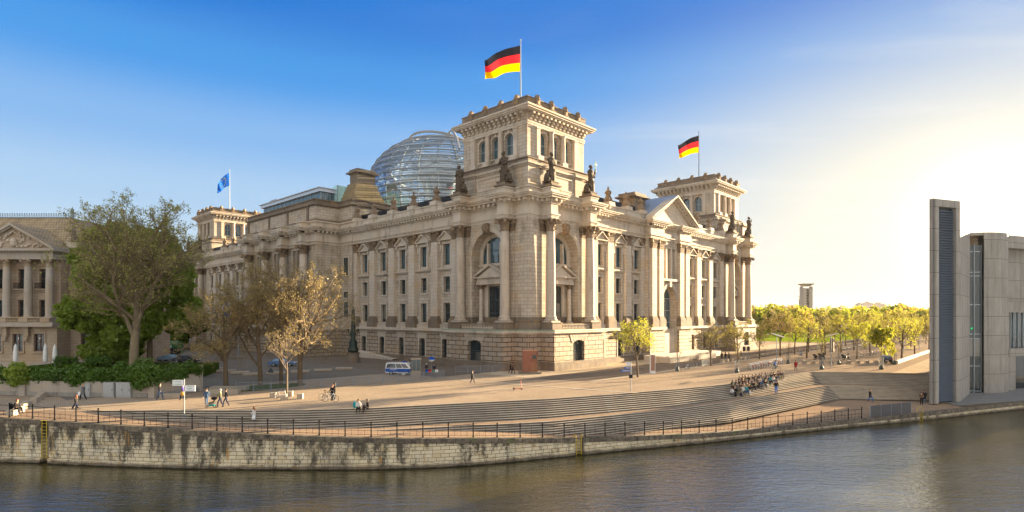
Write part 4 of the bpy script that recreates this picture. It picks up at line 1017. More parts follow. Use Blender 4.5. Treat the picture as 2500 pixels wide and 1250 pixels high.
# ---------------------------------------------------------------- dome
DX, DY = 29.1, 58.8; DR = 19.0; DZ0 = 30.0; DZE = 44.0; DZT = 56.8
def dome_r(z):
    if z <= DZE: return DR*(1-.10*((DZE-z)/(DZE-DZ0))**2)
    t = (z-DZE)/(DZT+1.2-DZE); return DR*math.sqrt(max(0, 1-t**1.9))
t = NT('dome_glass'); lw = t('LayerWeight', {0: .35})
tr = t('BsdfTransparent', {0: (.80,.87,.90,1)}); gl = t('BsdfGlossy', {0: (.75,.85,.95,1), 'Roughness': .04})
f_ = t.m('ADD', t.m('MULTIPLY', lw.outputs[1], .8), .16); f_ = t.m('MINIMUM', f_, .9)
mx = t('MixShader', {0: f_, 1: tr.outputs[0], 2: gl.outputs[0]})
t.t.links.new(mx.outputs[0], t.n['Material Output'].inputs[0]); M['domeglass'] = t.mat
M['domesteel'] = plain('dome_steel', (.30,.31,.32), .5, .3)
M['domelight'] = plain('pale_dome_mirror_cone', (.55,.58,.6), .15, .8)
NR = 24; levels = [DZ0+1.7*k for k in range(17)]; levels = [z for z in levels if z < 55.8]+[56.0]
dg = MB()
for k in range(len(levels)-1):
    z0, z1 = levels[k], levels[k+1]; r0, r1 = dome_r(z0), dome_r(z1)
    for i in range(48):
        a0 = 2*math.pi*i/48; a1 = 2*math.pi*(i+1)/48; e = .35
        # shingled panes: the lower edge of each row stands out
        dg.face((DX+(r0+e)*math.cos(a0),DY+(r0+e)*math.sin(a0),z0-.12),(DX+(r0+e)*math.cos(a1),DY+(r0+e)*math.sin(a1),z0-.12),(DX+r1*math.cos(a1),DY+r1*math.sin(a1),z1),(DX+r1*math.cos(a0),DY+r1*math.sin(a0),z1))
dome = dg.build('glass_dome', M['domeglass'], RB)
mb = MB()
for i in range(NR):
    a = 2*math.pi*(i+.3)/NR
    pts = [(DX+(dome_r(z)-.35)*math.cos(a), DY+(dome_r(z)-.35)*math.sin(a), z) for z in [DZ0+(56.0-DZ0)*j/16 for j in range(17)]]
    mb.path(pts, .22, 6)
mb.build('ribs', M['domesteel'], dome)
mb = MB()
for z in levels:
    r = dome_r(z)
    mb.torus((DX,DY,z), r+.45, .15, 'z', 64, 5); mb.torus((DX,DY,z+.05), r-.3, .10, 'z', 48, 4)
    for i in range(72):
        a = 2*math.pi*i/72; mb.tube((DX+(r-.3)*math.cos(a),DY+(r-.3)*math.sin(a),z+.05),(DX+(r+.45)*math.cos(a),DY+(r+.45)*math.sin(a),z),.05,n=3)
    mb.torus((DX,DY,z+.6), dome_r(z+.6)+.4, .07, 'z', 48, 4); mb.torus((DX,DY,z+1.1), dome_r(z+1.1)+.05, .05, 'z', 48, 4)
mb.build('rings', M['domesteel'], dome)
mb = MB()
# spiral ramps and the mirror cone inside
for sg, ph in ((1,0),(1,math.pi)):
    prev = None
    for i in range(90):
        z = 33+ (54-33)*i/89; a = ph+sg*i/89*2*math.pi*1.15; r = dome_r(z)-3.2
        cur = [(DX+q*math.cos(a), DY+q*math.sin(a), z+h) for q, h in ((r-1.0,0),(r+1.2,0),(r+1.2,.5),(r-1.0,.5))]
        if prev: mb.loft([prev, cur], False)
        prev = cur
mb.build('spiral_ramp', M['domesteel'], dome)
mb = MB(); mb.smooth = True; mb.lathe(DX, DY, [(1.5,31),(2.2,36),(3.6,42),(5.6,47),(7.8,50.5)], 30); mb.smooth = False; mb.build('mirror_cone', M['domelight'], dome)
mb = MB(); mb.box(DX-8, DX+8, DY-8, DY+8, 31, 31.6); mb.lathe(DX, DY, [(17.5,31.4),(17.5,32.6)], 40); mb.build('dome_platform', M['trim'], dome)
# tilted cowl ring on the crown
mb = MB(); mb.torus((0,0,0), 9.0, .32, 'z', 48, 6); o = mb.build('crown_ring', M['domesteel'], dome); o.location = (DX+.5, DY-.5, 55.8); o.rotation_euler = (R(0), R(12), 0)
mb = MB(); P_ = []; dR = (.687,-.727); dF = (-.727,-.687)
for i in range(19):
    q = -6.5+24.0*i/18; aq = abs(q); zz_ = 56.7
    while zz_ > DZE and dome_r(zz_) < aq: zz_ -= .25
    P_.append((DX+dF[0]*q+dR[0]*(.32*q+1.5), DY+dF[1]*q+dR[1]*(.32*q+1.5), zz_+1.0+(.6 if q < 4 else .3)))
mb.path(P_, .3, 6); mb.build('sunshade_rail', M['domesteel'], dome)
# teal glass screen at the dome's foot
mb = MB(); mb.box(13.0, 21.0, 61.5, 62.0, 33, 41.5); o = mb.build('glass_screen', M['teal'], dome)
# brick commemorative slab at the corner
M['brick'] = stone('red_brick_slab', (.33,.085,.04), (.26,.06,.035), bw=.5, bh=.17, mortar=(.30,.22,.16), ms=.03, dirt=.8, rock=.6)
br_ = empty('brick_monument', (*b2w(.35, -2.9), 0), BRZ, 'rough red brick wall fragment standing against the corner of the parliament', 'monument')
mb = MB(); mb.box(-1.3, 1.1, -2.5, -1.9, .3, 3.7); o = mb.build('brick_slab', M['brick'], br_)
# rotate the slab so that it faces the river
o.rotation_euler = (0, 0, R(-45)); o.location = (-1.9, 1.2, 0)
mb = MB(); mb.box(.3, .9, -2.54, -2.5, 2.4, 3.0); p_ = mb.build('plaque', M['frame'], o)
mb = MB(); mb.box(-1.9, 1.7, -3.1, -1.4, 0, .3); p_ = mb.build('stone_base', M['weathered'], br_); p_.rotation_euler = (0,0,R(-45)); p_.location = (-1.9,1.2,0)
# terrace steps before the north front centre, ramp wall east
mb = MB(); mb.box(33.0, 60.0, -7.3, -2.7, 0, 1.1); mb.box(33.8, 34.4, -7.9, -7.3, 0, 1.1); o = mb.build('entrance_terrace', M['slabstone'] if 'slabstone' in M else M['trim']); o.location = BO; o.rotation_euler = (0,0,BRZ); tag(o, 'low pale stone entrance terrace along the north front of the parliament', 'terrace')
mb = MB(); mb.box(31.0, 40.5, -9.6, -9.2, 0, 1.05); mb.box(31.0, 31.4, -9.2, -7.3, 0, 1.05); mb.box(43.5, 52, -9.6, -9.2, 0, 1.0); o = mb.build('low_wall', M['trim']); o.location = BO; o.rotation_euler = (0,0,BRZ); tag(o, 'low pale stone ramp wall in front of the north entrance', 'wall')
mb = MB()
for k in range(6): mb.face(FE.p(36+k*3,2.2,.05),FE.p(39+k*3,2.2,.05),FE.p(39+k*3,2.2,.3+k*.25+.25),FE.p(36+k*3,2.2,.3+k*.25)); mb.face(FE.p(36+k*3,2.2,.3+k*.25),FE.p(39+k*3,2.2,.55+k*.25),FE.p(39+k*3,.5,.55+k*.25),FE.p(36+k*3,.5,.3+k*.25))
o = mb.build('access_ramp', M['trim']); o.location = BO; o.rotation_euler = (0,0,BRZ); tag(o, 'sloping stone access ramp along the foot of the shaded east front', 'ramp')

# ================================================================== palace on the left (front parallel to the river)
PR = empty('palace', (0, 97, 0), 0, 'ornate sandstone palace with pediment, tall columns and brown hipped roof', 'building')
FP = Fac('N', 0.0)      # x = world x, y = distance behind the column plane
xc = -83.67
def PXX(k): return xc+k*3.62
mb = MB(); wf = Fac('N', 1.3)
xl, xr = -90.7, -77.27
bays = [-1, 0, 1]
ops = []
for b in bays:
    c = xc+b*3.62; ops += [(c-.85,c+.85,3.25,6.2),(c-.85,c+.85,9.05,12.0),(c-.78,c+.78,13.9,17.3)]
wall(wf, mb, xl, xr, 7.7, 18.8, 0, [o_ for o_ in ops if o_[2] > 7.7], .4)
wf0 = Fac('N', 0.2)
wall(wf0, mb, xl-.3, xr+.2, 0, 7.7, 0, [o_ for o_ in ops if o_[2] < 7.7], .45)
mb.face((xr+.2,.2,0),(xr+.2,3.2,0),(xr+.2,3.2,7.7),(xr+.2,.2,7.7)); mb.face((xr,1.3,7.7),(xr,3.2,7.7),(xr,3.2,18.8),(xr,1.3,18.8))
mb.face((xl-.3,.2,0),(xl-.3,3.2,0),(xl-.3,3.2,7.7),(xl-.3,.2,7.7))
# recessed side wings
ww = Fac('N', 3.2); xe = -72.09
wops = []
for c in (-78.52, -78.52+4.2):
    wops += [(c-.9,c+.9,3.25,6.2),(c-.9,c+.9,9.05,12.2),(c-.85,c+.85,13.9,17.3)]
wall(ww, mb, xr, xe, 0, 20.3, 0, wops, .4)
wall(ww, mb, xl-16, xl, 0, 20.3, 0, [], .4)
mb.face((xe,3.2,0),(xe,24,0),(xe,24,20.3),(xe,3.2,20.3)); mb.face((xl-16,24,0),(xe,24,0),(xe,24,20.3),(xl-16,24,20.3))
mb.build('wall', M['palace'], PR)
M['wood'] = plain('brown_painted_window_wood', (.10,.045,.03), .5)
M['lampglow'] = NT('warm_lit_chandelier').mat
b_ = M['lampglow'].node_tree.nodes['Principled BSDF']; b_.inputs['Emission Color'].default_value = (1,.6,.2,1); b_.inputs['Emission Strength'].default_value = .12
def pwin(f, a, b, c, d, nb=(2,2), head=None):
    o = window(f, PR, a+.02, b-.02, c+.02, d-.02, -.3, head, nb, 'wood', 'glass', 'window', False, .1)
    if d < 13: mb = MB(); mb.sphere(f.p((a+b)/2-.1, -.33, d-.75), .17, 7, 5, (1,.3,1)); mb.build('chandelier', M['lampglow'], o)
for b in bays:
    c = xc+b*3.62
    pwin(wf0, c-.85, c+.85, 3.25, 6.2); pwin(wf, c-.85, c+.85, 9.05, 12.0, (2,2)); pwin(wf, c-.78, c+.78, 13.9, 17.3, (2,2))
for w_ in wops: pwin(ww, *w_[:4])
mb = MB()
for f, lst in ((wf, [o_ for o_ in ops if o_[2] > 7.7]), (wf0, [o_ for o_ in ops if o_[2] < 7.7]), (ww, wops)):
    for a, b, c, d in lst:
        f.box(mb, a-.28, a-.03, 0, .12, c-.25, d+.28); f.box(mb, b+.03, b+.28, 0, .12, c-.25, d+.28); f.box(mb, a-.28, b+.28, 0, .13, d+.04, d+.3); f.box(mb, a-.35, b+.35, 0, .25, c-.28, c-.05)
        if d > 13: f.box(mb, a-.55, b+.55, 0, .62, c-.2, c-.02); f.box(mb, a-.1, b+.1, 0, .25, c-.55, c-.2); f.box(mb, a-.1, b+.1, .0, .22, d+.45, d+.9)
        elif d > 8: f.box(mb, a-.05, b+.05, 0, .2, d+.32, d+.5)
mb.build('window_surrounds', M['palace'], PR)
mb = MB()
for f, lst in ((wf, ops), (ww, wops)):
    for a, b, c, d in lst:
        if d > 13:
            f.box(mb, a-.5, b+.5, .5, .56, c+.95, c+1.0)
            k = a-.5
            while k < b+.5: f.box(mb, k, k+.03, .5, .54, c, c+.95); k += .13
mb.build('balcony_grilles', M['iron'], PR)
for k in (-1.5, -.5, .5, 1.5):
    x = xc+k*3.62; mb = MB(); mb.box(x-.85, x+.85, -.75, .95, 8.2, 8.85); mb.smooth = True
    mb.lathe(x, .1, [(.78,8.85),(.8,9.0),(.66,9.2),(.6,9.4),(.6,12),(.56,15),(.5,17.7)], 18); mb.smooth = False
    o = mb.build('column', M['palace_l'], PR); capital(x, .1, 17.7, 18.8, .5).build('capital', M['palace'], o)
mb = MB()
mb.box(xl-.1, xr+.15, -.6, 3.3, 18.8, 19.9); mb.box(xl-.4, xr+.4, -.9, 3.3, 19.9, 20.15); mb.box(xl-.9, xr+.85, -1.4, 3.3, 20.15, 20.55)
k = xl
while k < xr: mb.box(k, k+.22, -1.1, -.9, 19.93, 20.13); k += .5
mb.box(xr+.4, xe+.1, 2.6, 3.3, 18.6, 19.5); mb.box(xr+.86, xe+.6, 1.8, 3.3, 20.1, 20.5); mb.box(xr+.86, xe+.3, 2.4, 3.3, 19.5, 20.1)
mb.box(xl-16, xl-.95, 1.8, 3.3, 20.1, 20.5)
mb.box(xl-.5, xr+.4, -1.1, 1.3, 7.45, 7.8); mb.box(xl-.4, xr+.3, -.9, 1.3, 7.8, 8.2)
mb.box(xr+.4, xe, 2.5, 3.2, 7.4, 7.8); mb.box(xl-.4, xr+.3, -.05, .25, 0, 1.5); mb.box(xr+.3, xe+.1, 2.95, 3.25, 0, 1.5)
mb.build('cornices', M['palace_l'], PR)
mb = MB()
mb.box(xl-.3, xr+.2, -.95, -.7, 8.9, 9.1)
for k in (-1.5,-.5,.5,1.5): x = xc+k*3.62; mb.box(x-.75, x+.75, -1.0, -.65, 8.2, 8.9)
x = xl
while x < xr: mb.lathe(x, -.82, [(.06,8.2),(.11,8.4),(.05,8.7),(.09,8.9)], 6, False); x += .27
mb.box(xr+.4, xe, 2.6, 2.8, 8.75, 8.95); x = xr+.5
while x < xe: mb.lathe(x, 2.7, [(.06,7.8),(.11,8.1),(.05,8.5),(.09,8.75)], 6, False); x += .3
mb.build('balustrade', M['palace'], PR)
mb = MB()
for sx in (-1,0,1):
    x = xc+sx*3.62-1.8; mb.box(x-.35, x+.35, -.4, .2, 5.9, 7.4); mb.sphere((x, -.35, 5.4), .35, 8, 6, (1,.8,1.5)); mb.box(x-.5, x+.5, -.6, .2, 7.1, 7.45)
mb.build('bracket_masks', M['palace'], PR)
# pediment with relief
pw = -76.72-xc; za = 24.61
mb = MB(); mb.face((xc-pw,-.5,20.55),(xc+pw,-.5,20.55),(xc,-.5,za-.4)); mb.build('tympanum', M['palace'], PR)
mb = MB()
for sg in (-1, 1):
    for y0, t0, t1 in ((-1.4,-.2,.15),(-1.1,-.45,-.2)):
        mb.loft([[(xc+sg*pw,y0,20.7+t0),(xc+sg*pw,3,20.7+t0),(xc+sg*pw,3,20.7+t1),(xc+sg*pw,y0,20.7+t1)],[(xc,y0,za+t0),(xc,3,za+t0),(xc,3,za+t1),(xc,y0,za+t1)]])
mb.build('raking_cornice', M['palace_l'], PR)
rnd = random.Random(3); mb = MB()
for i in range(46):
    u = rnd.uniform(-.86, .86); hmax = (1-abs(u))*(za-21.4)
    z = 20.75+rnd.uniform(.1, max(.15, hmax)); r = rnd.uniform(.14, .3)
    mb.sphere((xc+u*pw, -.62, z), r, 7, 5, (1.5,.8,.8) if rnd.random() < .6 else (.7,.9,1.8))
mb.sphere((xc, -.75, 21.6), .6, 9, 7, (.9,.7,1.3))
for i in range(7): mb.sphere((xc-1.2+i*.4, -.75, za-1.2-.25*abs(i-3)), .22, 6, 5)
mb.build('relief_figures', M['stone_l'], PR)
# hipped roof with cresting
rt_ = NT('brown_slate_roof'); ob = rt_.tc.outputs['Object']
br = rt_('TexBrick', {'Vector': ob, 'Color1': (.44,.33,.20,1), 'Color2': (.37,.28,.165,1), 'Mortar': (.12,.09,.055,1), 'Scale': 1., 'Mortar Size': .03, 'Brick Width': .5, 'Row Height': .35})
c = rt_.mix(rt_.m('MULTIPLY', rt_.ramp(rt_.noise(rt_('Mapping', {'Vector': ob, 'Scale': (1,.2,.2)}).outputs[0], .8, 5, .7), .45, .65), .55), br.outputs[0], (.10,.075,.055))
M['roofbrown'] = rt_.out(c, .8, rt_.noise(ob, 5., 3), .3, .03)
rx = -82.7+1.5; ex = xe+1.2; zr = 27.38+.0; y0, y1, ym = 2.6, 24, 9.0
mb = MB(); xL = xl-16
mb.face((xL,y0,20.6),(ex,y0,20.6),(rx,ym,zr),(xL,ym,zr)); mb.face((ex,y0,20.6),(ex,y1,20.6),(rx,y1-6,zr),(rx,ym,zr)); mb.face((xL,ym,zr),(rx,ym,zr),(rx,y1-6,zr),(xL,y1-6,zr)); mb.face((xL,y1,20.6),(ex,y1,20.6),(rx,y1-6,zr),(xL,y1-6,zr))
# roof behind the pediment
mb.face((xc-pw,-1.2,20.9),(xc,-1.2,za+.2),(xc,8,za+.2),(xc-pw,5,20.9)); mb.face((xc+pw,-1.2,20.9),(xc,-1.2,za+.2),(xc,8,za+.2),(xc+pw,5,20.9))
mb.build('roof', M['roofbrown'], PR)
M['zinc'] = plain('blue_grey_zinc', (.22,.28,.33), .4, .4)
mb = MB(); mb.box(xL, rx, ym-.15, ym+.15, zr, zr+.2); x = xL
while x < rx: mb.box(x-.03, x+.03, ym-.03, ym+.03, zr+.2, zr+.75); mb.sphere((x, ym, zr+.75), .13, 5, 4); mb.box(x-.2, x+.2, ym-.02, ym+.02, zr+.42, zr+.5); x += .45
mb.lathe(rx, ym, [(.25,zr),(.25,zr+.9),(.4,zr+1.0),(.15,zr+1.2),(.3,zr+1.5),(.1,zr+1.8),(.02,zr+2.1)], 8)
mb.box(xr+.86, xe+.7, 1.7, 2.5, 20.5, 20.85); mb.box(xL, xl-.9, 1.7, 2.5, 20.5, 20.85)
mb.build('ridge_cresting', M['zinc'], PR)
mb = MB(); px_ = -75.92; mb.box(px_-.9, px_+.9, 1.9, 3.2, 20.85, 22.0); mb.build('statue_pedestal', M['stone_l'], PR)
# ================================================================== concrete building on the right
t = NT('board_marked_concrete'); uv = t.boxuv(); ob = t.tc.outputs['Object']
br = t('TexBrick', {'Vector': uv, 'Color1': (.35,.33,.30,1), 'Color2': (.31,.295,.265,1), 'Mortar': (.05,.045,.04,1), 'Scale': 1., 'Mortar Size': .035, 'Brick Width': 4.1, 'Row Height': 3.05}); br.offset = 0
c = t.mix(t.ramp(t.noise(t('Mapping', {'Vector': ob, 'Scale': (1,1,.35)}).outputs[0], .7, 6, .7), .35, .75), br.outputs[0], (.21,.195,.17))
c = t.mix(t.m('MULTIPLY', t.ramp(t.noise(ob, 2.5, 5, .7), .55, .7), .25), c, (.2,.19,.17))
stk = t.noise(t('Mapping', {'Vector': ob, 'Scale': (2.5,2.5,.08)}).outputs[0], 1.2, 4, .7); c = t.mix(t.m('MULTIPLY', t.ramp(stk, .5, .7), .45), c, (.10,.09,.08))
M['concrete'] = t.out(c, .8, t.noise(ob, 5., 4), .15, .02)
CB = empty('concrete_office_building', ((58.41, 79.6)[0], (58.41, 79.6)[1], -3.02), 0, 'tall bare concrete government building with a slatted stair tower and curved wall beside the river', 'building')
cx0, cy0 = CB.location.x, CB.location.y
A = Vector((0, 0)); B = Vector((5.3, 1.95)); dV = Vector((.687, .7266)); C = B+dV*12.6; D = A+dV*15.5+Vector((0,0)); HT = 28.55
def P2(p, z): return (p.x, p.y, z)
fd = (B-A).normalized(); fn = Vector((fd.y, -fd.x))     # outward normal of the front
def on(s, o): return A+fd*s-fn*o
W_ = (B-A).length
mb = MB()
def pl(s0, s1, z0, z1, o0=0, o1=1.1):
    mb.loft([[P2(on(s0,o0),z),P2(on(s1,o0),z),P2(on(s1,o1),z),P2(on(s0,o1),z)] for z in (z0, z1)])
pl(0, 1.2, 0, HT, 0, .5); pl(W_-.85, W_, 0, HT-.0, 0, .5); pl(1.2, W_-.85, HT-1.0, HT, 0, .5)
# side walls and back
mb.loft([[P2(q,z) for q in (B-fn*.0, C, C-Vector((.5,-.4))*1.2, B-fn*1.1-fd*.3)] for z in (0, HT)])
mb.loft([[P2(q,z) for q in (A, A+fd*.5, D+fd*.5, D)] for z in (0, HT)])
mb.face(P2(A,HT-.2),P2(B,HT-.2),P2(C,HT-.2),P2(D,HT-.2))
mb.build('stair_tower', M['concrete'], CB)
M['slat'] = plain('grey_blue_metal_slats', (.10,.13,.175), .5, .0, .25, .8)  # one muted grey-blue tone over all the slats
mb = MB(); z = .25
while z < HT-1.4:
    mb.loft([[P2(on(1.2,.3),z),P2(on(W_-.85,.3),z),P2(on(W_-.85,.3),z+.05),P2(on(1.2,.3),z+.05)],[P2(on(1.2,.62),z+.26),P2(on(W_-.85,.62),z+.26),P2(on(W_-.85,.62),z+.31),P2(on(1.2,.62),z+.31)]]); z += .36
mb.build('slats', M['slat'], CB)
mb = MB(); mb.face(P2(on(1.2,.7),0),P2(on(W_-.85,.7),0),P2(on(W_-.85,.7),HT-1),P2(on(1.2,.7),HT-1)); mb.build('slat_backing', M['frame'], CB)
def wp(x, d): return Vector(((x-1250)/1400.97*d-cx0, d-cy0))
G0 = Vector((73.08-cx0, 91.5-cy0)); G1 = Vector((74.91-cx0, 91.1-cy0))
G2 = Vector((81.36-cx0, 94.2-cy0)); HB = 22.08+3.02
mb = MB(); mb.loft([[P2(G0+Vector((0,.6)),z),P2(G1+Vector((0,.6)),z)] for z in (0, HB-1.5)], False, False); go = mb.build('glass_strip', M['glass'], CB)
mb = MB()
for z in (0.2, 4.2, 8.6, 9.3, 14.0, 18.6, 19.2, 22.5): mb.loft([[P2(G0+Vector((0,y)),zz) for y, zz in ((.45,z),(.59,z),(.59,z+.12),(.45,z+.12))],[P2(G1+Vector((0,y)),zz) for y, zz in ((.45,z),(.59,z),(.59,z+.12),(.45,z+.12))]])
for tt in (0.02, .45, .98):
    q = G0.lerp(G1, tt); mb.box(q.x-.05, q.x+.05, q.y+.42, q.y+.58, 0, HB-1.5)
mb.build('mullions', M['frame_l'], go)
mb = MB(); cur = []
for i in range(13):
    tt = i/12; q = G1.lerp(G2, tt); nrm = Vector((.38, -.92)); q = q+nrm*1.1*math.sin(math.pi*tt)**.8; cur.append(q)
mb.loft([[P2(q,z) for q in cur] for z in (0, 6, 12, 18, HB)], False, False)
E2 = G2+Vector((30, 12)); rt = (E2-G2).normalized(); rn = Vector((rt.y, -rt.x))
def rw(s, o): return G2+rt*s-rn*o
def rb(s0, s1, z0, z1, o0, o1): mb.loft([[P2(rw(s0,o0),z),P2(rw(s1,o0),z),P2(rw(s1,o1),z),P2(rw(s0,o1),z)] for z in (z0, z1)])
Z_ = lambda y: 9.1-(y-773.6)/1401*96+3.02
rb(0, 2.2, 0, Z_(868), -.0, 1.2); rb(0, 30, Z_(868), Z_(850), -.25, 3); rb(0, .5, Z_(850), Z_(763), 0, 2); rb(0, 30, Z_(763), Z_(738), 0, 2.5)
rb(0, .0+.12, Z_(738), HB-1.6, 0, 2.5); rb(0, 30, Z_(738), HB-1.6, 1.6, 2.5); rb(0, 30, HB-1.6, HB, 0, 3)
rb(9, 30, 0, Z_(868), 0, 1.2)
# roof slab
roofp = [G0+Vector((-1.5,.5))]+cur+[E2, E2+Vector((-14,26)), D+Vector((10,12))]
mb.loft([[P2(q,z) for q in roofp] for z in (HB, HB+.45)], True)
# body behind
body = [C+dV*4, G1+Vector((0,1.2)), G2+Vector((1,2.8)), E2+Vector((0,3)), E2+dV*30, C+dV*34]
mb.loft([[P2(q,z) for q in body] for z in (0, HB-.1)], True)
mb.build('curved_wall', M['concrete'], CB)
mb = MB(); mb.loft([[P2(rw(s,1.0),z) for s in (.5, 30)] for z in (Z_(850), Z_(763))], False, False); mb.loft([[P2(rw(s,1.1),z) for s in (2.2, 9)] for z in (0, Z_(868))], False, False); go = mb.build('loggia_glazing', M['glass'], CB)
mb = MB()
for s in (.9,1.7,2.5,3.3,4.6,6,7.4): mb.loft([[P2(rw(s,.85),z),P2(rw(s+.1,.85),z),P2(rw(s+.1,.99),z),P2(rw(s,.99),z)] for z in (Z_(850), Z_(763))])
mb.build('mullions', M['frame_l'], go)
# green exit lamp seen through the glass
M['greenlamp'] = NT('green_exit_lamp').mat; b_ = M['greenlamp'].node_tree.nodes['Principled BSDF']; b_.inputs['Base Color'].default_value = (0,.5,.15,1); b_.inputs['Emission Color'].default_value = (0,1,.3,1); b_.inputs['Emission Strength'].default_value = .06
mb = MB(); q = G0.lerp(G1, .25)+Vector((0,.35)); mb.box(q.x-.13, q.x+.13, q.y, q.y+.08, 7.12+3.02, 7.38+3.02); mb.build('exit_lamp', M['greenlamp'], CB)
# ================================================================== garden wall and hedge before the palace
GW = [Vector((-62.62, 66.97)), Vector((-59.44, 66.62)), Vector((-49.37, 65.25)), Vector((-40.48, 64.59)), Vector((-39.4,67.2)), Vector((-38.08, 70.29))]
mb = MB(); hs = [1.75,1.75,1.75,1.75,2.1,2.9]
def pwall(mb, pts, z0, hs, th, o=0.):
    for i in range(len(pts)-1):
        a, b = pts[i], pts[i+1]; d = (b-a).normalized(); n = Vector((-d.y, d.x))
        h0 = hs[i] if hasattr(hs, '__len__') else hs; h1 = hs[i+1] if hasattr(hs, '__len__') else hs
        mb.loft([[(*(a+n*o),z0),(*(a+n*(o+th)),z0),(*(a+n*(o+th)),h0),(*(a+n*o),h0)],[(*(b+n*o),z0),(*(b+n*(o+th)),z0),(*(b+n*(o+th)),h1),(*(b+n*o),h1)]])
pwall(mb, GW, 0, hs, .5); gw = mb.build('garden_wall', M['wallstone'] if 'wallstone' in M else M['palace_l']); tag(gw, 'grey ashlar garden wall with a granite foot below the ivy hedge', 'wall')
mb = MB(); pwall(mb, GW, 0, .5, .1, -.1); mb.build('granite_foot', M['concrete'], gw)
mb = MB()
for p in (Vector((-56.29, 66.1)), Vector((-40.48, 64.59)), Vector((-38.38, 70.29))): mb.box(p.x-.35, p.x+.35, p.y-.25, p.y+.35, 0, 1.85 if p.x < -38.5 else 3.2)
mb.build('piers', M['palace_l'], gw)
mb = MB(); mb.face((-75,67.5,1.5),(-40.6,65.4,1.5),(-42.5,70.5,1.5),(-49,96,1.5),(-75,96,1.5)); mb.face((-40.6,65.4,1.5),(-42.5,70.5,1.5),(-42.5,70.5,0),(-40.6,65.4,0)); mb.face((-49,96,1.5),(-42.5,70.5,1.5),(-42.5,70.5,0),(-49,96,0)); struct(mb.build('garden_ground', M['grass']))
for k, (x, d) in enumerate((((38),90),((111),90),((134),88))):
    r_ = empty('parasol', (*D_(x,d),1.5) if 'D_' in globals() else ((x-1250)/1400.97*d, d, 1.5), 0, ['closed white parasol standing left of the other two before the palace','closed white parasol in the palace garden, middle of three','closed white parasol in the palace garden, nearest the corner of the projecting front'][k], 'parasol', 'folded parasols in the palace garden')
    mb = MB(); mb.lathe(0,0,[(.28,.6),(.33,1.1),(.3,2.0),(.22,2.9),(.08,3.3),(.02,3.4)], 10, True, lambda a, z: 1+.12*math.sin(5*a)); mb.build('folded_canopy', M['white'], r_)
    mb = MB(); mb.tube((0,0,0),(0,0,.7),.04); mb.build('pole', M['steel'], r_)

# ================================================================== trees and hedges
def leafmat(name, cols, trans=.45, rough=.6, tint=False):
    t = NT(name); ob = t.tc.outputs['Object']
    if tint: c = t('Attribute', attribute_name='tint').outputs[0]; c = t.mix(t.m('MULTIPLY', t.noise(ob, .5, 3), .4), c, cols[0])
    else:
        n = t.noise(ob, .45, 4, .7); n2 = t.noise(ob, 5., 2)
        c = t.mix(t.ramp(n, .38, .62), cols[0], cols[1]); c = t.mix(t.m('MULTIPLY', t.ramp(n2, .4, .65), .6), c, cols[2])
    df = t('BsdfDiffuse', {0: c}); tl = t('BsdfTranslucent', {0: c}); gl = t('BsdfGlossy', {0: (1,1,1,1), 'Roughness': .5})
    a = t('MixShader', {0: trans, 1: df.outputs[0], 2: tl.outputs[0]}); b = t('MixShader', {0: .03, 1: a.outputs[0], 2: gl.outputs[0]})
    t.t.links.new(b.outputs[0], t.n['Material Output'].inputs[0]); return t.mat
M['bark'] = plain('brown_grey_bark', (.13,.095,.06), .9, 0, .35, 4., .2, .5)
M['bark_pale'] = plain('pale_plane_bark', (.24,.19,.12), .9, 0, .4, 1.5, .2, .5)
M['bark_white'] = plain('pale_young_bark', (.17,.13,.09), .9, 0, .2, 4.)
M['twig'] = plain('twig_brown', (.21,.155,.09), .9, 0, .3, 2.)
M['bud'] = leafmat('golden_buds', ((.30,.235,.075),(.24,.185,.06),(.40,.31,.09)), .4)
M['bud_brown'] = leafmat('brown_green_buds', ((.32,.25,.08),(.25,.20,.06),(.42,.33,.09)), .4)
M['bud_plane'] = leafmat('olive_plane_buds', ((.38,.36,.09),(.30,.30,.07),(.48,.46,.10)), .45)
M['leafy'] = leafmat('fresh_yellow_leaves', ((.36,.36,.03),(.27,.30,.03),(.46,.42,.05)), .5)
M['leafo'] = leafmat('budding_olive_leaves', ((.22,.20,.04),(.17,.15,.04),(.3,.26,.05)), .5)
M['green'] = leafmat('dense_green_leaves', ((.25,.34,.035),(.13,.22,.025),(.38,.44,.05)), .5)
M['greenb'] = leafmat('bright_green_leaves', ((.17,.28,.015),(.10,.20,.012),(.26,.34,.02)), .5)
M['ivy'] = leafmat('ivy_leaves', ((.07,.16,.014),(.03,.08,.008),(.16,.27,.025)), .35)
M['wood'] = M['wood']
M['far'] = leafmat('spring_foliage', ((.25,.26,.03),)*3, .45, tint=True)
class Br:
    def __init__(s): s.seg = [[], [], []]     # thick, thin, twig : (p0,p1,r0,r1)
def nvec(rg): v = Vector((rg.gauss(0,1), rg.gauss(0,1), rg.gauss(0,1))); return v.normalized()
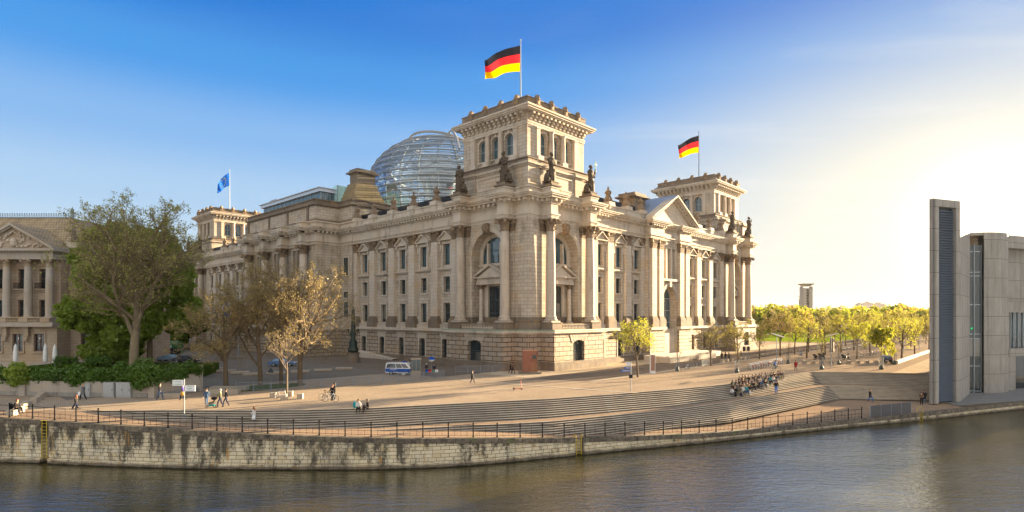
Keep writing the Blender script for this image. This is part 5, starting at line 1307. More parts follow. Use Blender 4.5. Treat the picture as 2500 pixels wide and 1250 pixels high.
def grow(rg, B, p, d, L, r, lev, maxl, cfg, ends):
    n = max(3, 6-lev); sl = L/n; pts = [p.copy()]; rad = [r]
    for i in range(n):
        d = (d+nvec(rg)*cfg['jit']*((1+.3*lev) if lev else .35)+Vector((0,0,cfg['up']))*.25).normalized()
        p = p+d*sl; pts.append(p.copy()); rad.append(r*(1-.55*(i+1)/n))
    k = 0 if lev <= 1 else (1 if lev < maxl else 2)
    for a, b, ra, rb in zip(pts[:-1], pts[1:], rad[:-1], rad[1:]): B.seg[k].append((a, b, ra, rb))
    if lev >= maxl: ends.append((pts, d)); return
    nc = cfg['n'][lev]
    for c in range(nc):
        f = cfg['start'][lev]+(1-cfg['start'][lev])*(c+rg.random()*.8)/nc; i = min(n-1, int(f*n)); q = pts[i].lerp(pts[i+1], f*n-i)
        a = R(cfg['ang'][lev]*rg.uniform(.7, 1.25)); ax = d.orthogonal().normalized(); ax.rotate(Matrix.Rotation(c*2.4+rg.random()*1.2, 3, d))
        nd = (d*math.cos(a)+ax*math.sin(a)).normalized()
        grow(rg, B, q, nd, L*cfg['len'][lev]*rg.uniform(.75, 1.15)*(1.05-.45*f if lev > 0 else 1.1-.4*f), max(.012, rad[i]*cfg['rr']), lev+1, maxl, cfg, ends)
    if lev > 0: ends.append((pts[-2:], d))
def tubes(segs, n, sc):
    if not segs: return np.zeros((0,3)), np.zeros((0,4), int)
    a = np.array([s[0] for s in segs]); b = np.array([s[1] for s in segs]); ra = np.array([s[2] for s in segs]); rb = np.array([s[3] for s in segs])
    a = a*sc; b = b*sc; d = b-a; d /= np.linalg.norm(d, axis=1)[:,None]+1e-9
    h = np.where(np.abs(d[:,2:3]) < .9, np.array([[0,0,1.]]), np.array([[1.,0,0]])); u = np.cross(d, h); u /= np.linalg.norm(u, axis=1)[:,None]+1e-9; w_ = np.cross(d, u)
    V = []
    for c, r in ((a, ra), (b, rb)):
        for k in range(n): t_ = 2*math.pi*k/n; V.append(c+(u*math.cos(t_)+w_*math.sin(t_))*r[:,None])
    V = np.stack(V, 1).reshape(-1, 3); m = len(segs); base_ = (np.arange(m)*2*n)[:,None]
    Q = np.concatenate([base_+np.array([[k, (k+1)%n, n+(k+1)%n, n+k]]) for k in range(n)], 0); return V, Q
def quads(P, size, rs, up=.0, asp=1.4):
    n = len(P); a = rs.normal(size=(n,3)); a /= np.linalg.norm(a, axis=1)[:,None]; b = rs.normal(size=(n,3)); b = np.cross(a, b); b /= np.linalg.norm(b, axis=1)[:,None]
    s_ = (size*rs.uniform(.6, 1.3, n))[:,None]*.5; a = a*s_*asp; b = b*s_
    V = np.stack([P-a, P-b, P+a, P+b], 1).reshape(-1, 3); Q = np.arange(4*n).reshape(-1, 4); return V, Q
def merge(parts):
    V = []; Q = []; mi = []; o = 0
    for (v, q), m in parts:
        V.append(v); Q.append(q+o); mi.append(np.full(len(q), m, np.int32)); o += len(v)
    return np.concatenate(V), np.concatenate(Q), np.concatenate(mi)
def make_tree(seed, height, width, cfg, maxl, bark, twig, leaf, nleaf, lsize, trunk_h, r0, squash=None):
    """returns (trunk mesh, crown mesh) with the base at the origin"""
    rg = random.Random(seed); rs = np.random.RandomState(seed); B = Br(); ends = []
    grow(rg, B, Vector((0,0,0)), Vector((0,0,1)), 1.0*cfg.get('tl', 6.), r0, 0, maxl, cfg, ends)
    allp = np.array([p for e in ends for p in e[0]]); zt = np.percentile(allp[:,2], 99.5); wd = np.percentile(np.abs(allp[:,:2]), 97)
    sc = np.array([width/2/wd, width/2/wd, height/zt])
    v0 = tubes(B.seg[0], 6, sc); v1 = tubes(B.seg[1], 3, sc); v2 = tubes(B.seg[2], 3, sc)
    P = []
    for pts, d in ends:
        for _ in range(nleaf):
            i = rg.randrange(len(pts)-1); q = pts[i].lerp(pts[i+1], rg.random()); P.append([q.x, q.y, q.z])
    P = np.array(P)*sc+rs.normal(size=(len(P),3))*cfg.get('spread', .16)
    V, Q, mi = merge([(v1, 0), (v2, 0), (quads(P, lsize, rs), 1)])
    tm = npmesh('trunk', *v0, bark); cm = npmesh('crown', V, Q, [twig, leaf], midx=mi); return tm, cm
def put_tree(name, meshes, loc, label, cat='tree', group=None, rz=0, sc=1.):
    o = empty(name, (*loc, 0) if len(loc) == 2 else loc, rz, label, cat, group); o.scale = (sc, sc, sc)
    link(bpy.data.objects.new('trunk', meshes[0]), o); link(bpy.data.objects.new('crown', meshes[1]), o); return o
CF = dict(jit=.16, up=.18, n=[7,5,5,5], start=[.28,.25,.2,.15], ang=[52,42,42,45], len=[.72,.62,.6,.6], rr=.55, tl=6., spread=.12)
def cf(**k): d = dict(CF); d.update(k); return d
X5 = dict(start=[.22,.2,.15,.15,.1], len=[.72,.62,.62,.6,.6])
tA_ = make_tree(11, 12.8, 9.6, cf(n=[11,6,5,4,3], ang=[62,45,42,45,45], **X5), 5, M['bark'], M['twig'], M['bud'], 1, .15, 3, .30)
tB_ = make_tree(12, 16.4, 9.4, cf(n=[10,6,5,4,3], ang=[48,40,40,42,45], **X5), 5, M['bark'], M['twig'], M['bud_brown'], 1, .12, 3, .30)
tC_ = make_tree(13, 15.6, 9.0, cf(n=[10,6,5,4,3], ang=[46,40,40,42,45], **X5), 5, M['bark'], M['twig'], M['bud_brown'], 1, .12, 3, .28)
tD_ = make_tree(14, 16.6, 14.0, cf(n=[13,7,5,4,3], ang=[66,45,42,45,45], **X5), 5, M['bark'], M['twig'], M['bud'], 1, .12, 3, .34)
put_tree('deciduous_tree', tA_, (-36.01, 72.28), 'golden budding tree with spreading crown, leftmost of those behind the crowd barriers', rz=1.)
put_tree('deciduous_tree', tB_, (-33.04, 75.27), 'tall slim brown budding tree, second from left behind the crowd barriers', rz=2.)
put_tree('deciduous_tree', tC_, (-31.61, 78.52), 'brown budding tree on the grass patch, between the slim tree and the widest one', rz=.3)
put_tree('deciduous_tree', tD_, (-27.94, 75.72), 'widest golden budding tree, right of the others on the grass patch', rz=4.)
tE_ = make_tree(15, 8.0, 5.2, cf(n=[7,4,4,3], ang=[45,40,40,45], start=[.45,.25,.2,.2]), 4, M['bark_white'], M['bark_white'], M['bud'], 1, .08, 3, .11)
put_tree('young_tree', tE_, (-25.62, 65.25), 'young pale barked bare tree between stone cubes beside a parked bicycle', rz=.5)
# the big plane tree and the dense green trees behind it
tP_ = make_tree(23, 24.6, 15.8, cf(n=[15,7,6,5,3], ang=[46,42,40,42,45], jit=.15, up=.3, start=[.24,.2,.15,.15,.1], len=[.70,.62,.62,.6,.6]), 5, M['bark_pale'], M['twig'], M['bud_plane'], 1, .17, 3, .62)
put_tree('plane_tree', tP_, (*(-53.42, 81.0), 1.5), 'very large bare plane tree with thick trunk in the palace garden', rz=2.2)
def leaf_cloud(rs, blobs, dens, size, shell=.55):
    P = []
    for (x, y, z, rx, ry, rz_) in blobs:
        n = int(dens*(rx*ry*rz_)**(2/3)); d = rs.normal(size=(n,3)); d /= np.linalg.norm(d, axis=1)[:,None]
        lump = 1+.22*np.sin(d[:,0:1]*5+x)*np.sin(d[:,1:2]*6+y)+.12*np.sin(d[:,2:3]*11+z)
        r = rs.uniform(shell, 1, (n,1))**.6*lump; P.append(np.array([x,y,z])+d*r*np.array([rx,ry,rz_]))
    return quads(np.concatenate(P), size, rs)
def cloud_tree(name, loc, blobs, dens, size, leaf, trunk_h, tr, label, group=None, seed=1):
    rs = np.random.RandomState(seed); V, Q = leaf_cloud(rs, blobs, dens, size)
    o = empty(name, loc, 0, label, 'tree', group)
    mb = MB(); mb.tube((0,0,0),(0,0,trunk_h),tr,tr*.6,8)
    for b in blobs[:6]: mb.tube((0,0,trunk_h*.6),(b[0]*.7,b[1]*.7,b[2]),tr*.4,tr*.1,5)
    mb.build('trunk', M['bark'], o); link(bpy.data.objects.new('crown', npmesh('crown', V, Q, leaf)), o); return o
rg = random.Random(5)
def blobs_in(rg, n, rx, ry, z0, z1, r):
    L = []
    for i in range(n):
        t_ = rg.random(); z = z0+(z1-z0)*t_; k = math.sin(math.pi*(.18+.72*t_))
        a = rg.random()*6.28; q = rg.random()**.5; rr = r*rg.uniform(.6, 1.25); L.append((q*rx*k*math.cos(a), q*ry*k*math.sin(a), z, rr, rr, rr*.8))
    return L
cloud_tree('broadleaf_tree', (*(-63.53, 91.0), 0), blobs_in(rg, 60, 7.2, 4, 3.5, 22.3, 2.2), 420, .42, M['green'], 9, .5, 'dense green tree behind the plane tree, its left half covering the palace corner', seed=2)
cloud_tree('broadleaf_tree', (*(-58.68, 93.0), 0), blobs_in(rg, 46, 7.2, 4, 7.5, 22.0, 2.2), 420, .42, M['green'], 9, .5, 'dense green tree behind the plane tree on the side of the parliament', seed=3)
cloud_tree('broadleaf_tree', (*(-94.01, 150.0), 0), blobs_in(rg, 26, 6, 6, 3, 20, 3.2), 150, .9, M['greenb'], 9, .5, 'bright yellow green tree glimpsed between the palace and the green tree', seed=4)
cloud_tree('broadleaf_tree', (*(-95.99, 165.0), 0), blobs_in(rg, 26, 6.5, 6, 3, 17, 3.2), 150, .9, M['greenb'], 9, .5, 'bright yellow green tree above the parked cars, left of the parliament', seed=5)
cloud_tree('broadleaf_tree', (*(-114.92, 175.0), 0), blobs_in(rg, 26, 8, 6, 3, 19, 3.2), 150, .9, M['greenb'], 9, .5, 'light green tree far behind the trunk of the plane tree', seed=6)
# trees beside the north front and the rows in the park
def row_tree(seed, leaf, nl, h=9.6, w=5.0, ls=.16): return make_tree(seed, h, w, cf(n=[10,5,5,3], start=[.40,.2,.2,.2], ang=[58,42,42,45], up=.12, tl=5., spread=.14), 4, M['bark'], M['twig'], leaf, nl, ls, 3, .17)
RV = [row_tree(31, M['leafy'], 1), row_tree(32, M['leafo'], 2), row_tree(33, M['leafy'], 2), row_tree(34, M['leafo'], 1), row_tree(38, M['leafy'], 1, 8.4, 4.8), row_tree(39, M['bud'], 1, 10.2, 6.6)]
fT = make_tree(35, 8.7, 6.2, cf(n=[11,6,5,3], start=[.42,.2,.2,.2], ang=[52,42,42,45], up=.2, tl=5.), 4, M['bark'], M['twig'], M['leafy'], 2, .15, 3, .17)
put_tree('street_tree', fT, (18.96, 86.51), 'round crowned yellow budding street tree beside the upright information slab')
def B2(u, v): return b2w(v, u)
put_tree('street_tree', row_tree(36, M['leafo'], 1, 7.9, 5.4), B2(-17.9, 31.0), 'thin brown budding street tree beside the bicycle hoops before the north front')
put_tree('street_tree', row_tree(37, M['leafo'], 2, 8.5, 5.6), B2(-18.5, 42.1), 'brown budding street tree before the far corner of the parliament, near the first bollards')
rowdefs = [(-18.2, [54.5, 66.4, 77, 88, 100.3]+[112+12*i for i in range(22)], 'in the row nearest the parliament'), (-24.6, [63.8, 78.5, 92.7]+[106+13*i for i in range(20)], 'in the second row from the parliament'),
           (-33.0, [69.6, 83.7]+[97+13*i for i in range(20)], 'in the third row from the parliament'), (-40.6, [72.7, 92.]+[111.7+14*i for i in range(18)], 'in the row nearest the concrete building')]
def ordn(k): return 'first second third fourth fifth sixth seventh eighth ninth tenth eleventh twelfth thirteenth fourteenth fifteenth sixteenth seventeenth eighteenth nineteenth twentieth'.split()[k] if k < 20 else 'number %d' % (k+1)
k = 0; rg = random.Random(9)
for u, vs, lab in rowdefs:
    for i, v in enumerate(vs):
        m = RV[rg.randrange(6)]; x, y = B2(u+rg.uniform(-.3,.3), v)
        if math.degrees(math.atan2(x, y)) > 37.5: continue
        put_tree('park_tree', m, (x, y), 'budding park tree %s, %s counted away from the river' % (lab, ordn(i)), group='young park trees planted in four rows', rz=rg.random()*6.28, sc=rg.uniform(.8, 1.16))
# young trees in protective cages
gm = make_tree(41, 5.2, 1.5, cf(n=[9,3,2,2], start=[.3,.2,.2,.2], ang=[30,35,40,40], tl=5.), 3, M['bark'], M['twig'], M['leafo'], 1, .1, 3, .05)
gl_ = make_tree(42, 7.6, 3.6, cf(n=[11,5,4,3], start=[.52,.2,.2,.2], ang=[60,45,42,45], tl=5.), 4, M['bark'], M['twig'], M['leafy'], 5, .2, 3, .07)
cage = MB()
for i in range(8):
    a = 2*math.pi*i/8; cage.tube((.34*math.cos(a),.34*math.sin(a),0),(.34*math.cos(a),.34*math.sin(a),2.1),.018,n=4)
for z in (.3,1.2,2.1): cage.torus((0,0,z),.34,.016,'z',12,3)
cage = cage.mesh('tree_guard', M['steel'])
bag = MB(); bag.lathe(0,0,[(.33,0),(.34,.25),(.2,.6),(.08,.8)],9,True,lambda a,z:1+.1*math.sin(3*a)); bag = bag.mesh('watering_bag', plain('dark_green_watering_bag',(.03,.05,.03),.6))
for k, ((u, v), m, lb) in enumerate([((-18.4,17.0),gm,'caged sapling with dark watering bag beside the hoop racks and the parked bicycle'),((-26.8,21.0),gm,'caged sapling with watering bag just above the crowd on the stairs'),((-26.8,45.8),gm,'caged sapling behind the walking man, right of the red rental bicycles'),((-35.1,36.9),gm,'caged sapling nearest the top of the side stairs'),((-34.5,50.4),gm,'caged sapling between the motorbike and the round mirror lamp'),((-42.6,44.0),gl_,'caged young tree with bright yellow leaves in front of the dark car'),((-42.2,57.7),gm,'caged sapling beside the low wall right of the dark car')]):
    o = put_tree('caged_tree', m, B2(u, v), lb, group='young trees in wire guards', rz=k*1.1)
    link(bpy.data.objects.new('tree_guard', cage), o); link(bpy.data.objects.new('watering_bag', bag), o)
# the wood beyond the lawn
rs = np.random.RandomState(77); P = []; Cc = []; rg = random.Random(77)
pal = [(.42,.38,.03),(.34,.33,.03),(.24,.29,.02),(.38,.30,.05),(.36,.19,.05),(.30,.32,.03),(.46,.40,.05),(.30,.24,.06)]
for i in range(420):
    az = R(rg.uniform(21.5, 38.5)); d = rg.uniform(430, 900) if i > 60 else rg.uniform(300, 460)
    if i <= 60: az = R(rg.uniform(21.5, 27))
    h = rg.uniform(12, 18.5)*(.85 if d < 460 else 1); w_ = rg.uniform(5, 8.5); c = pal[rg.randrange(len(pal))]; f_ = rg.uniform(.75, 1.15)
    cx_, cy_ = math.sin(az)*d, math.cos(az)*d; n = 520 if d < 600 else 260
    for b in range(6):
        a = rg.random()*6.28; bb = np.array([cx_+math.cos(a)*w_*.5, cy_+math.sin(a)*w_*.5, h*(.35+.52*rg.random())]); q = rs.normal(size=(n//6,3)); q /= np.linalg.norm(q, axis=1)[:,None]
        P.append(bb+q*np.array([w_*.55,w_*.55,h*.2])*rs.uniform(.6,1.1,(len(q),1))); Cc.append(np.tile(np.array([[x*f_ for x in c]]), (len(q),1)))
P = np.concatenate(P); Cc = np.concatenate(Cc); V, Q = quads(P, 1.15, rs, asp=1.2)
o = link(bpy.data.objects.new('distant_wood', npmesh('distant_wood', V, Q, M['far'], col=np.repeat(Cc, 4, 0)))); tag(o, 'mass of spring green park woodland beyond the lawn', 'woodland', kind='stuff')
# ivy hedge on the garden wall
rs = np.random.RandomState(8); bl = []
def along(t_):
    L = [(GW[i+1]-GW[i]).length for i in range(len(GW)-1)]; s = t_*sum(L)
    for i, l in enumerate(L):
        if s <= l: return GW[i].lerp(GW[i+1], s/l)
        s -= l
    return GW[-1]
for i in range(90):
    t_ = i/89; p = along(t_*.97); bl.append((p.x, p.y+.5, 2.35+.5*t_**6+.25*math.sin(i*.9), .7, .8, .75+.15*math.sin(i*1.7)))
V, Q = leaf_cloud(rs, bl, 620, .2, .3); 
o = link(bpy.data.objects.new('ivy_hedge', npmesh('ivy_hedge', V, Q, M['ivy']))); tag(o, 'long dark green ivy hedge growing along the top of the garden wall', 'hedge')
for k, (x, yz, r, d, lb) in enumerate(((45, 2.4, 1.35, 66.2, 'round shrub hanging over the garden wall at its left end'),(190, 2.3, 1.2, 65.6, 'round shrub hanging over the garden wall beside the grey cabinets'),(352, 2.55, 1.7, 64.8, 'big round shrub hanging over the right part of the garden wall'),(425, 2.3, 1.1, 67.3, 'shrub spilling over the sloping end of the garden wall'),(300, 2.9, 1.0, 65.8, 'shrub bulging above the wall over the two grey cabinets'))):
    x_, y_ = (x-1250)/1400.97*d, d; V, Q = leaf_cloud(rs, [(0,0,yz,r,r*.8,r*1.05),(r*.5,0,yz-.3,r*.6,r*.6,r*.6),(-r*.5,.1,yz+.3,r*.7,r*.6,r*.6)], 1500, .2, .3)
    o = link(bpy.data.objects.new('shrub', npmesh('shrub', V, Q, M['ivy'] if k != 0 else M['green']))); o.location = (x_, y_, 0); tag(o, lb, 'shrub', 'round shrubs on the garden wall')
for k, (x, d, w_) in enumerate(((245, 84, 3.6), (245, 88, 3.2), (165, 86, 3.5), (530, 84, 0))):
    if not w_: continue
    mb_x = (x-1250)/1400.97*d; V, Q = leaf_cloud(rs, [(i*.5-w_/2,0,2.3,.5,.5,.7) for i in range(int(w_*2))], 500, .16, .2)
    o = link(bpy.data.objects.new('clipped_hedge', npmesh('clipped_hedge', V, Q, M['ivy']))); o.location = (mb_x, d, .3); tag(o, ['clipped hedge block right of the round shrub in the garden, front one','clipped hedge block behind the front one by the palace wall','low clipped hedge left in the palace garden beside the parasols'][k], 'hedge', 'clipped hedges in the palace garden')

# ================================================================== flags
def clothmat(name, bands, axis='z'):
    t = NT(name); c = bands
    df = t('BsdfDiffuse', {0: (*c,1)}); tl = t('BsdfTranslucent', {0: (*c,1)}); a = t('MixShader', {0: .4, 1: df.outputs[0], 2: tl.outputs[0]}); t.t.links.new(a.outputs[0], t.n['Material Output'].inputs[0]); return t.mat
M['fblack'] = clothmat('black_flag_cloth', (.012,.013,.02)); M['fred'] = clothmat('red_flag_cloth', (.75,.02,.03)); M['fgold'] = clothmat('gold_flag_cloth', (.85,.50,.0)); M['fblue'] = clothmat('blue_flag_cloth', (.02,.13,.55)); M['fstar'] = clothmat('yellow_star_cloth', (.9,.7,.05))
def flag(loc, h, L, Hh, mats, label, droop=.5, rz=0., stars=False, nm='flagpole'):
    r_ = empty(nm, loc, rz, label, 'flag')
    mb = MB(); mb.tube((0,0,0),(0,0,h),.16 if h > 8 else .06,.09 if h > 8 else .04,8); mb.sphere((0,0,h+.08), .18 if h > 8 else .07, 8, 6); mb.build('pole', M['steel'], r_)
    nx, nz = 28, 9; mb = MB()
    def P(i, j):
        s = i/nx; t_ = j/nz
        x = -L*(s**1.0)*(1-.06*s); z = h-.8*(h > 8)-.2-Hh*t_*(1-.18*s)-L*droop*(s**1.15)+.35*math.sin(s*5+.6)*s*(1-t_*.4); y = .45*math.sin(s*8+t_*2.2)*s**.6*(Hh/5)+.25*math.sin(s*15+t_*4)*s*(Hh/5)
        return (x-.1, y, z)
    for i in range(nx):
        for j in range(nz):
            mb.cur = min(len(mats)-1, j*len(mats)//nz); mb.smooth = True; mb.face(P(i,j),P(i+1,j),P(i+1,j+1),P(i,j+1))
    fo = mb.build('flag', mats, r_)
    if stars:
        mb = MB()
        for k in range(12):
            a = 2*math.pi*k/12; i = 14+6.3*math.cos(a)*1.0; j = 4.5+2.8*math.sin(a)
            p0 = Vector(P(i, j)); 
            for sg in (-.04, .04):
                pts = []
                for q in range(10):
                    b = math.pi/2+q*math.pi/5; rr = .3 if q % 2 == 0 else .12; pts.append((p0.x+rr*math.cos(b), p0.y+sg, p0.z+rr*math.sin(b)))
                mb.face(*pts)
        mb.build('stars', M['fstar'], fo)
    return r_
FB3 = [M['fblack'], M['fred'], M['fgold']]
flag((*b2w(9.4,10.4), 46.0), 16.4, 7.2, 5.0, FB3, 'black red gold flag waving on the tall pole of the nearest corner tower', .38, R(8))
flag((*b2w(LN-10.2,10.2), 46.0), 16.4, 6.4, 4.9, FB3, 'black red gold flag on the far right corner tower', .42, R(8))
flag((*b2w(10.2,LE-10.2), 46.0), 17.4, 4.2, 4.9, [M['fblue']], 'blue flag with a ring of gold stars on the left corner tower', .95, R(15), True)
flag((*(-59.6, 125.0),0), 13.5, 1.3, 3.6, [M['fred'],M['fgold'],M['fred']], 'red and yellow flag hanging on a pole before the shaded east front', 1.2, R(10))
flag((*(-61.83, 125.0),0), 13.5, 1.2, 3.6, [M['fblue']], 'limp dark blue flag on a pole before the shaded east front', 1.3, R(10))
# ================================================================== statues
def statue(seed, h, cross=False, arm=None, comp=True, base=None, wide=1.):
    rg = random.Random(seed); mb = MB(); mb.smooth = True; k = h/4.6; ph = rg.random()*6
    fold = lambda a, z: 1+.10*math.sin(7*a+ph+z*.5)+.06*math.sin(13*a+z)+.05*math.sin(3*a-z*2)
    prof = [(.62,0),(.66,.3),(.60,1.0),(.55,1.7),(.50,2.3),(.46,2.7),(.55,3.1),(.60,3.4),(.48,3.65),(.2,3.8),(.14,3.88)]
    mb.lathe(0, 0, [(r*k*wide,z*k) for r, z in prof], 22, True, fold)
    mb.xf(lambda x, y, z: (x+.10*k*math.sin(z/k*.9), y*.78-.05*k*math.sin(z/k*1.3), z))
    hx = .10*k*math.sin(4.1*.9); mb.sphere((hx, -.08*k, 4.18*k), .27*k, 10, 8, (.85,.95,1.2)); mb.sphere((hx, .02*k, 4.28*k), .27*k, 8, 6, (1,1,1)); mb.sphere((hx,-.33*k,4.02*k), .13*k, 6, 5, (1,1,1.6))
    def arm_(pts, r):
        for (a, b), (r0, r1) in zip(zip(pts[:-1], pts[1:]), zip(r[:-1], r[1:])): mb.tube(a, b, r0*k, r1*k, 8); mb.sphere(b, r1*k, 7, 5)
    S = lambda *p: tuple(q*k for q in p)
    arm_([S(.5,-.05,3.45), S(.72,-.15,2.75), S(.35,-.62,2.45)], [.2,.17,.11])
    if arm == 'up': arm_([S(.5,-.05,3.4), S(.95,-.15,3.1), S(1.0,-.25,3.95)], [.2,.16,.1])
    else: arm_([S(-.5,-.05,3.45), S(-.72,-.2,2.75), S(-.2,-.6,2.9)], [.2,.17,.11])
    for i in range(6): mb.sphere(S(rg.uniform(-.4,.4), -.42, rg.uniform(1.6,3.2)), .16*k, 6, 5, (1.4,.6,1.6))
    if comp:
        sx = 1 if comp == 'r' else -1
        mb.lathe(sx*.95*k, .1*k, [(.45*k,0),(.5*k,.3*k),(.4*k,.9*k),(.3*k,1.2*k),(.12*k,1.35*k)], 12, True, fold); mb.sphere(S(sx*.95,0,1.55), .22*k, 8, 6)
        arm_([S(sx*.75,-.2,1.1), S(sx*.5,-.5,.9)], [.13,.09]); mb.sphere(S(sx*1.15,-.25,.35), .32*k, 8, 6, (1,1.3,.8))
    mb.smooth = False; mb.box(-.95*k, .95*k, -.7*k, .7*k, -.12, .05)
    if comp: sx = 1 if comp == 'r' else -1; mb.box(min(.5*k*sx,1.5*k*sx), max(.5*k*sx,1.5*k*sx), -.6*k, .6*k, -.12, .04)
    if cross: mb.cur = 1; c = S(1.0,-.28,3.5); mb.box(c[0]-.06, c[0]+.06, c[1]-.06, c[1]+.06, c[2], c[2]+1.75*k); mb.box(c[0]-.42*k, c[0]+.42*k, c[1]-.055, c[1]+.055, c[2]+1.15*k, c[2]+1.3*k)
    return mb
SD = [((4.07,-1.7), 32.15, 0, dict(seed=1, h=4.7, comp='l'), 'blackened robed statue with a seated child at its feet, right of the parliament corner', 0),
      ((15.5,-1.7), 32.15, 0, dict(seed=2, h=4.7, cross=True, arm='up', comp='l'), 'robed statue raising a green cross, right end of the near corner tower', 0),
      ((-1.7,4.07), 32.15, 1, dict(seed=3, h=4.8, comp='r'), 'blackened robed statue left of the parliament corner, a crouching figure behind it', 0),
      ((-1.7,15.5), 32.15, 1, dict(seed=4, h=4.5, comp='r', wide=1.25), 'broad cloaked statue beside the glass dome at the left end of the near tower', 0),
      ((LN-15.5,-1.7), 32.15, 0, dict(seed=5, h=4.7, comp='l', wide=1.1), 'robed statue with a wheel shaped companion on the far right tower, left one', 0),
      ((LN-4.07,-1.7), 32.15, 0, dict(seed=6, h=4.7, arm='up', comp='l'), 'statue raising its arm at the outer corner of the far right tower', 0),
      ((-1.7,LE-15.5), 32.15, 1, dict(seed=7, h=4.7, comp='l', wide=1.1), 'dark robed statue on the left tower, the one nearer the middle of the east front', 0),
      ((-1.7,LE-4.07), 32.15, 1, dict(seed=8, h=4.7, comp='r', arm='up'), 'dark robed statue at the outer left corner of the left tower', 0)]
for (x, y), z, e, kw, lb, _ in SD:
    o = statue(**kw).build('statue', [M['bronze_stone'], M['verdigris']]); o.location = (*b2w(x, y), z); o.rotation_euler = (0, 0, BRZ-(math.pi/2 if e else 0)); o.scale = (1.12,)*3; tag(o, lb, 'statue', 'robed statues on the parliament roof')
o = statue(12, 3.0, comp='r').build('statue', [M['weathered'], M['verdigris']]); o.location = (-75.92, 99.4, 22.05); tag(o, 'mossy stone statue of a standing figure on the roof edge of the palace', 'statue')
# ================================================================== street furniture
def place(mesh_parts, name, loc, rz, label, cat, group=None, sc=1.):
    o = empty(name, loc if len(loc) == 3 else (*loc, 0), rz, label, cat, group); o.scale = (sc,)*3
    for nm, me, subs in mesh_parts:
        c = link(bpy.data.objects.new(nm, me), o)
        for n2, m2 in subs: link(bpy.data.objects.new(n2, m2), c)
    return o
mb = MB()
for x in (-1.05, 1.05): mb.tube((x,0,.02),(x,0,1.1),.03,n=5); mb.box(x-.03, x+.03, -.32, .32, 0, .03)
for z in (.2, 1.1): mb.tube((-1.05,0,z),(1.05,0,z),.022,n=5)
f1 = mb.mesh('frame', M['steel']); mb = MB()
for i in range(1, 14): mb.tube((-1.05+i*.15,0,.2),(-1.05+i*.15,0,1.1),.016,n=4)
f2 = mb.mesh('bars', M['steel'])
def run(P, n, labf, grp, z=0):
    P = [Vector(p) for p in P]; L = [0]
    for a, b in zip(P[:-1], P[1:]): L.append(L[-1]+(b-a).length)
    for i in range(n):
        s = L[-1]*(i+.5)/n
        for k in range(len(P)-1):
            if L[k] <= s <= L[k+1]: q = P[k].lerp(P[k+1], (s-L[k])/(L[k+1]-L[k])); d = P[k+1]-P[k]; break
        o = place([('frame', f1, []), ('bars', f2, [])], 'crowd_barrier', (q.x, q.y, z), math.atan2(d.y, d.x), labf(i), 'barrier', grp); o.scale = (L[-1]/n/2.2, 1, 1)
run([(-33.77, 70.29),(-29.5, 70.53),(-26.2, 73.11),(-21.75, 76.17),(-16.74, 79.5),(-13.1, 82.32),(-10.12, 85.93)], 14, lambda i: 'steel crowd barrier panel, %s from the left of the long curved row%s' % (ordn(i), '' if i < 11 else ' beside the kiosk'), 'crowd barriers around the east forecourt')
run([(-40.3, 74.39),(-35.43, 73.75)], 3, lambda i: 'crowd barrier panel behind the leftmost budding tree, %s from the garden wall' % ordn(i), 'crowd barriers around the east forecourt')
run([(-9.21, 92.81),(-1.16, 95.23)], 4, lambda i: 'crowd barrier standing against the parliament plinth, %s from the left' % ordn(i), 'crowd barriers around the east forecourt')
def block(name, loc, sx, sy, h, rz, mat, lb, cat, grp, z=0):
    mb = MB(); e = .02; mb.loft([[(-sx/2,-sy/2,0),(sx/2,-sy/2,0),(sx/2,sy/2,0),(-sx/2,sy/2,0)],[(-sx/2,-sy/2,h-e),(sx/2,-sy/2,h-e),(sx/2,sy/2,h-e),(-sx/2,sy/2,h-e)],[(-sx/2+e,-sy/2+e,h),(sx/2-e,-sy/2+e,h),(sx/2-e,sy/2-e,h),(-sx/2+e,sy/2-e,h)]])
    o = mb.build(name, mat); o.location = (*loc, z); o.rotation_euler = (0,0,rz); return tag(o, lb, cat, grp)
M['cube'] = stone('granite_cube', (.42,.36,.28), (.40,.34,.27), bw=9, bh=9, ms=0., dirt=.4, dirtc=(.15,.12,.09))
for i, p in enumerate([(-53.93, 101.69),(-50.19, 97.79),(-46.85, 94.18),(-43.29, 91.47),(-40.11, 88.92),(-37.21, 90.82),(-34.37, 93.15),(-31.45, 95.59),(-28.84, 98.55)]):
    mb = MB(); mb.box(-1.4,1.4,-.7,.7,.12,.42); mb.box(-1.25,1.25,-.55,.55,0,.12); o = mb.build('stone_bench', M['cube']); o.location = (*p, 0); o.rotation_euler = (0,0,R(12)); tag(o, 'low square stone bench slab on the forecourt, %s from the left' % ordn(i), 'bench', 'stone bench slabs on the east forecourt')
cubes = [((-26.88, 64.59),'granite cube left of the parked white bicycle'),((-24.92, 62.69),'granite cube in front of the parked white bicycle'),((-25.51, 65.93),'granite cube behind the young pale tree'),((-23.53, 63.75),'granite cube right of the young pale tree'),
 ((-50.59, 60.89),'granite cube left of the man with white bag, nearest the cabinets but two'),((-51.89, 63.0),'granite cube second from the back in the bent line by the garden wall'),((-53.15, 64.92),'backmost granite cube in the bent line by the garden wall'),((-49.12, 58.12),'granite cube in the middle of the bent line, tallest looking, by the railing'),((-48.04, 56.32),'granite cube just behind the seated person on the left'),((-47.11, 54.86),'granite cube touching the seated person on the right side'),((-46.19, 53.04),'granite cube that the person in dark coat sits on')]
for p, lb in cubes: block('granite_cube', p, .6, .6, .58, R(8), M['cube'], lb, 'bollard', 'granite cubes standing on the plaza')
n = 84
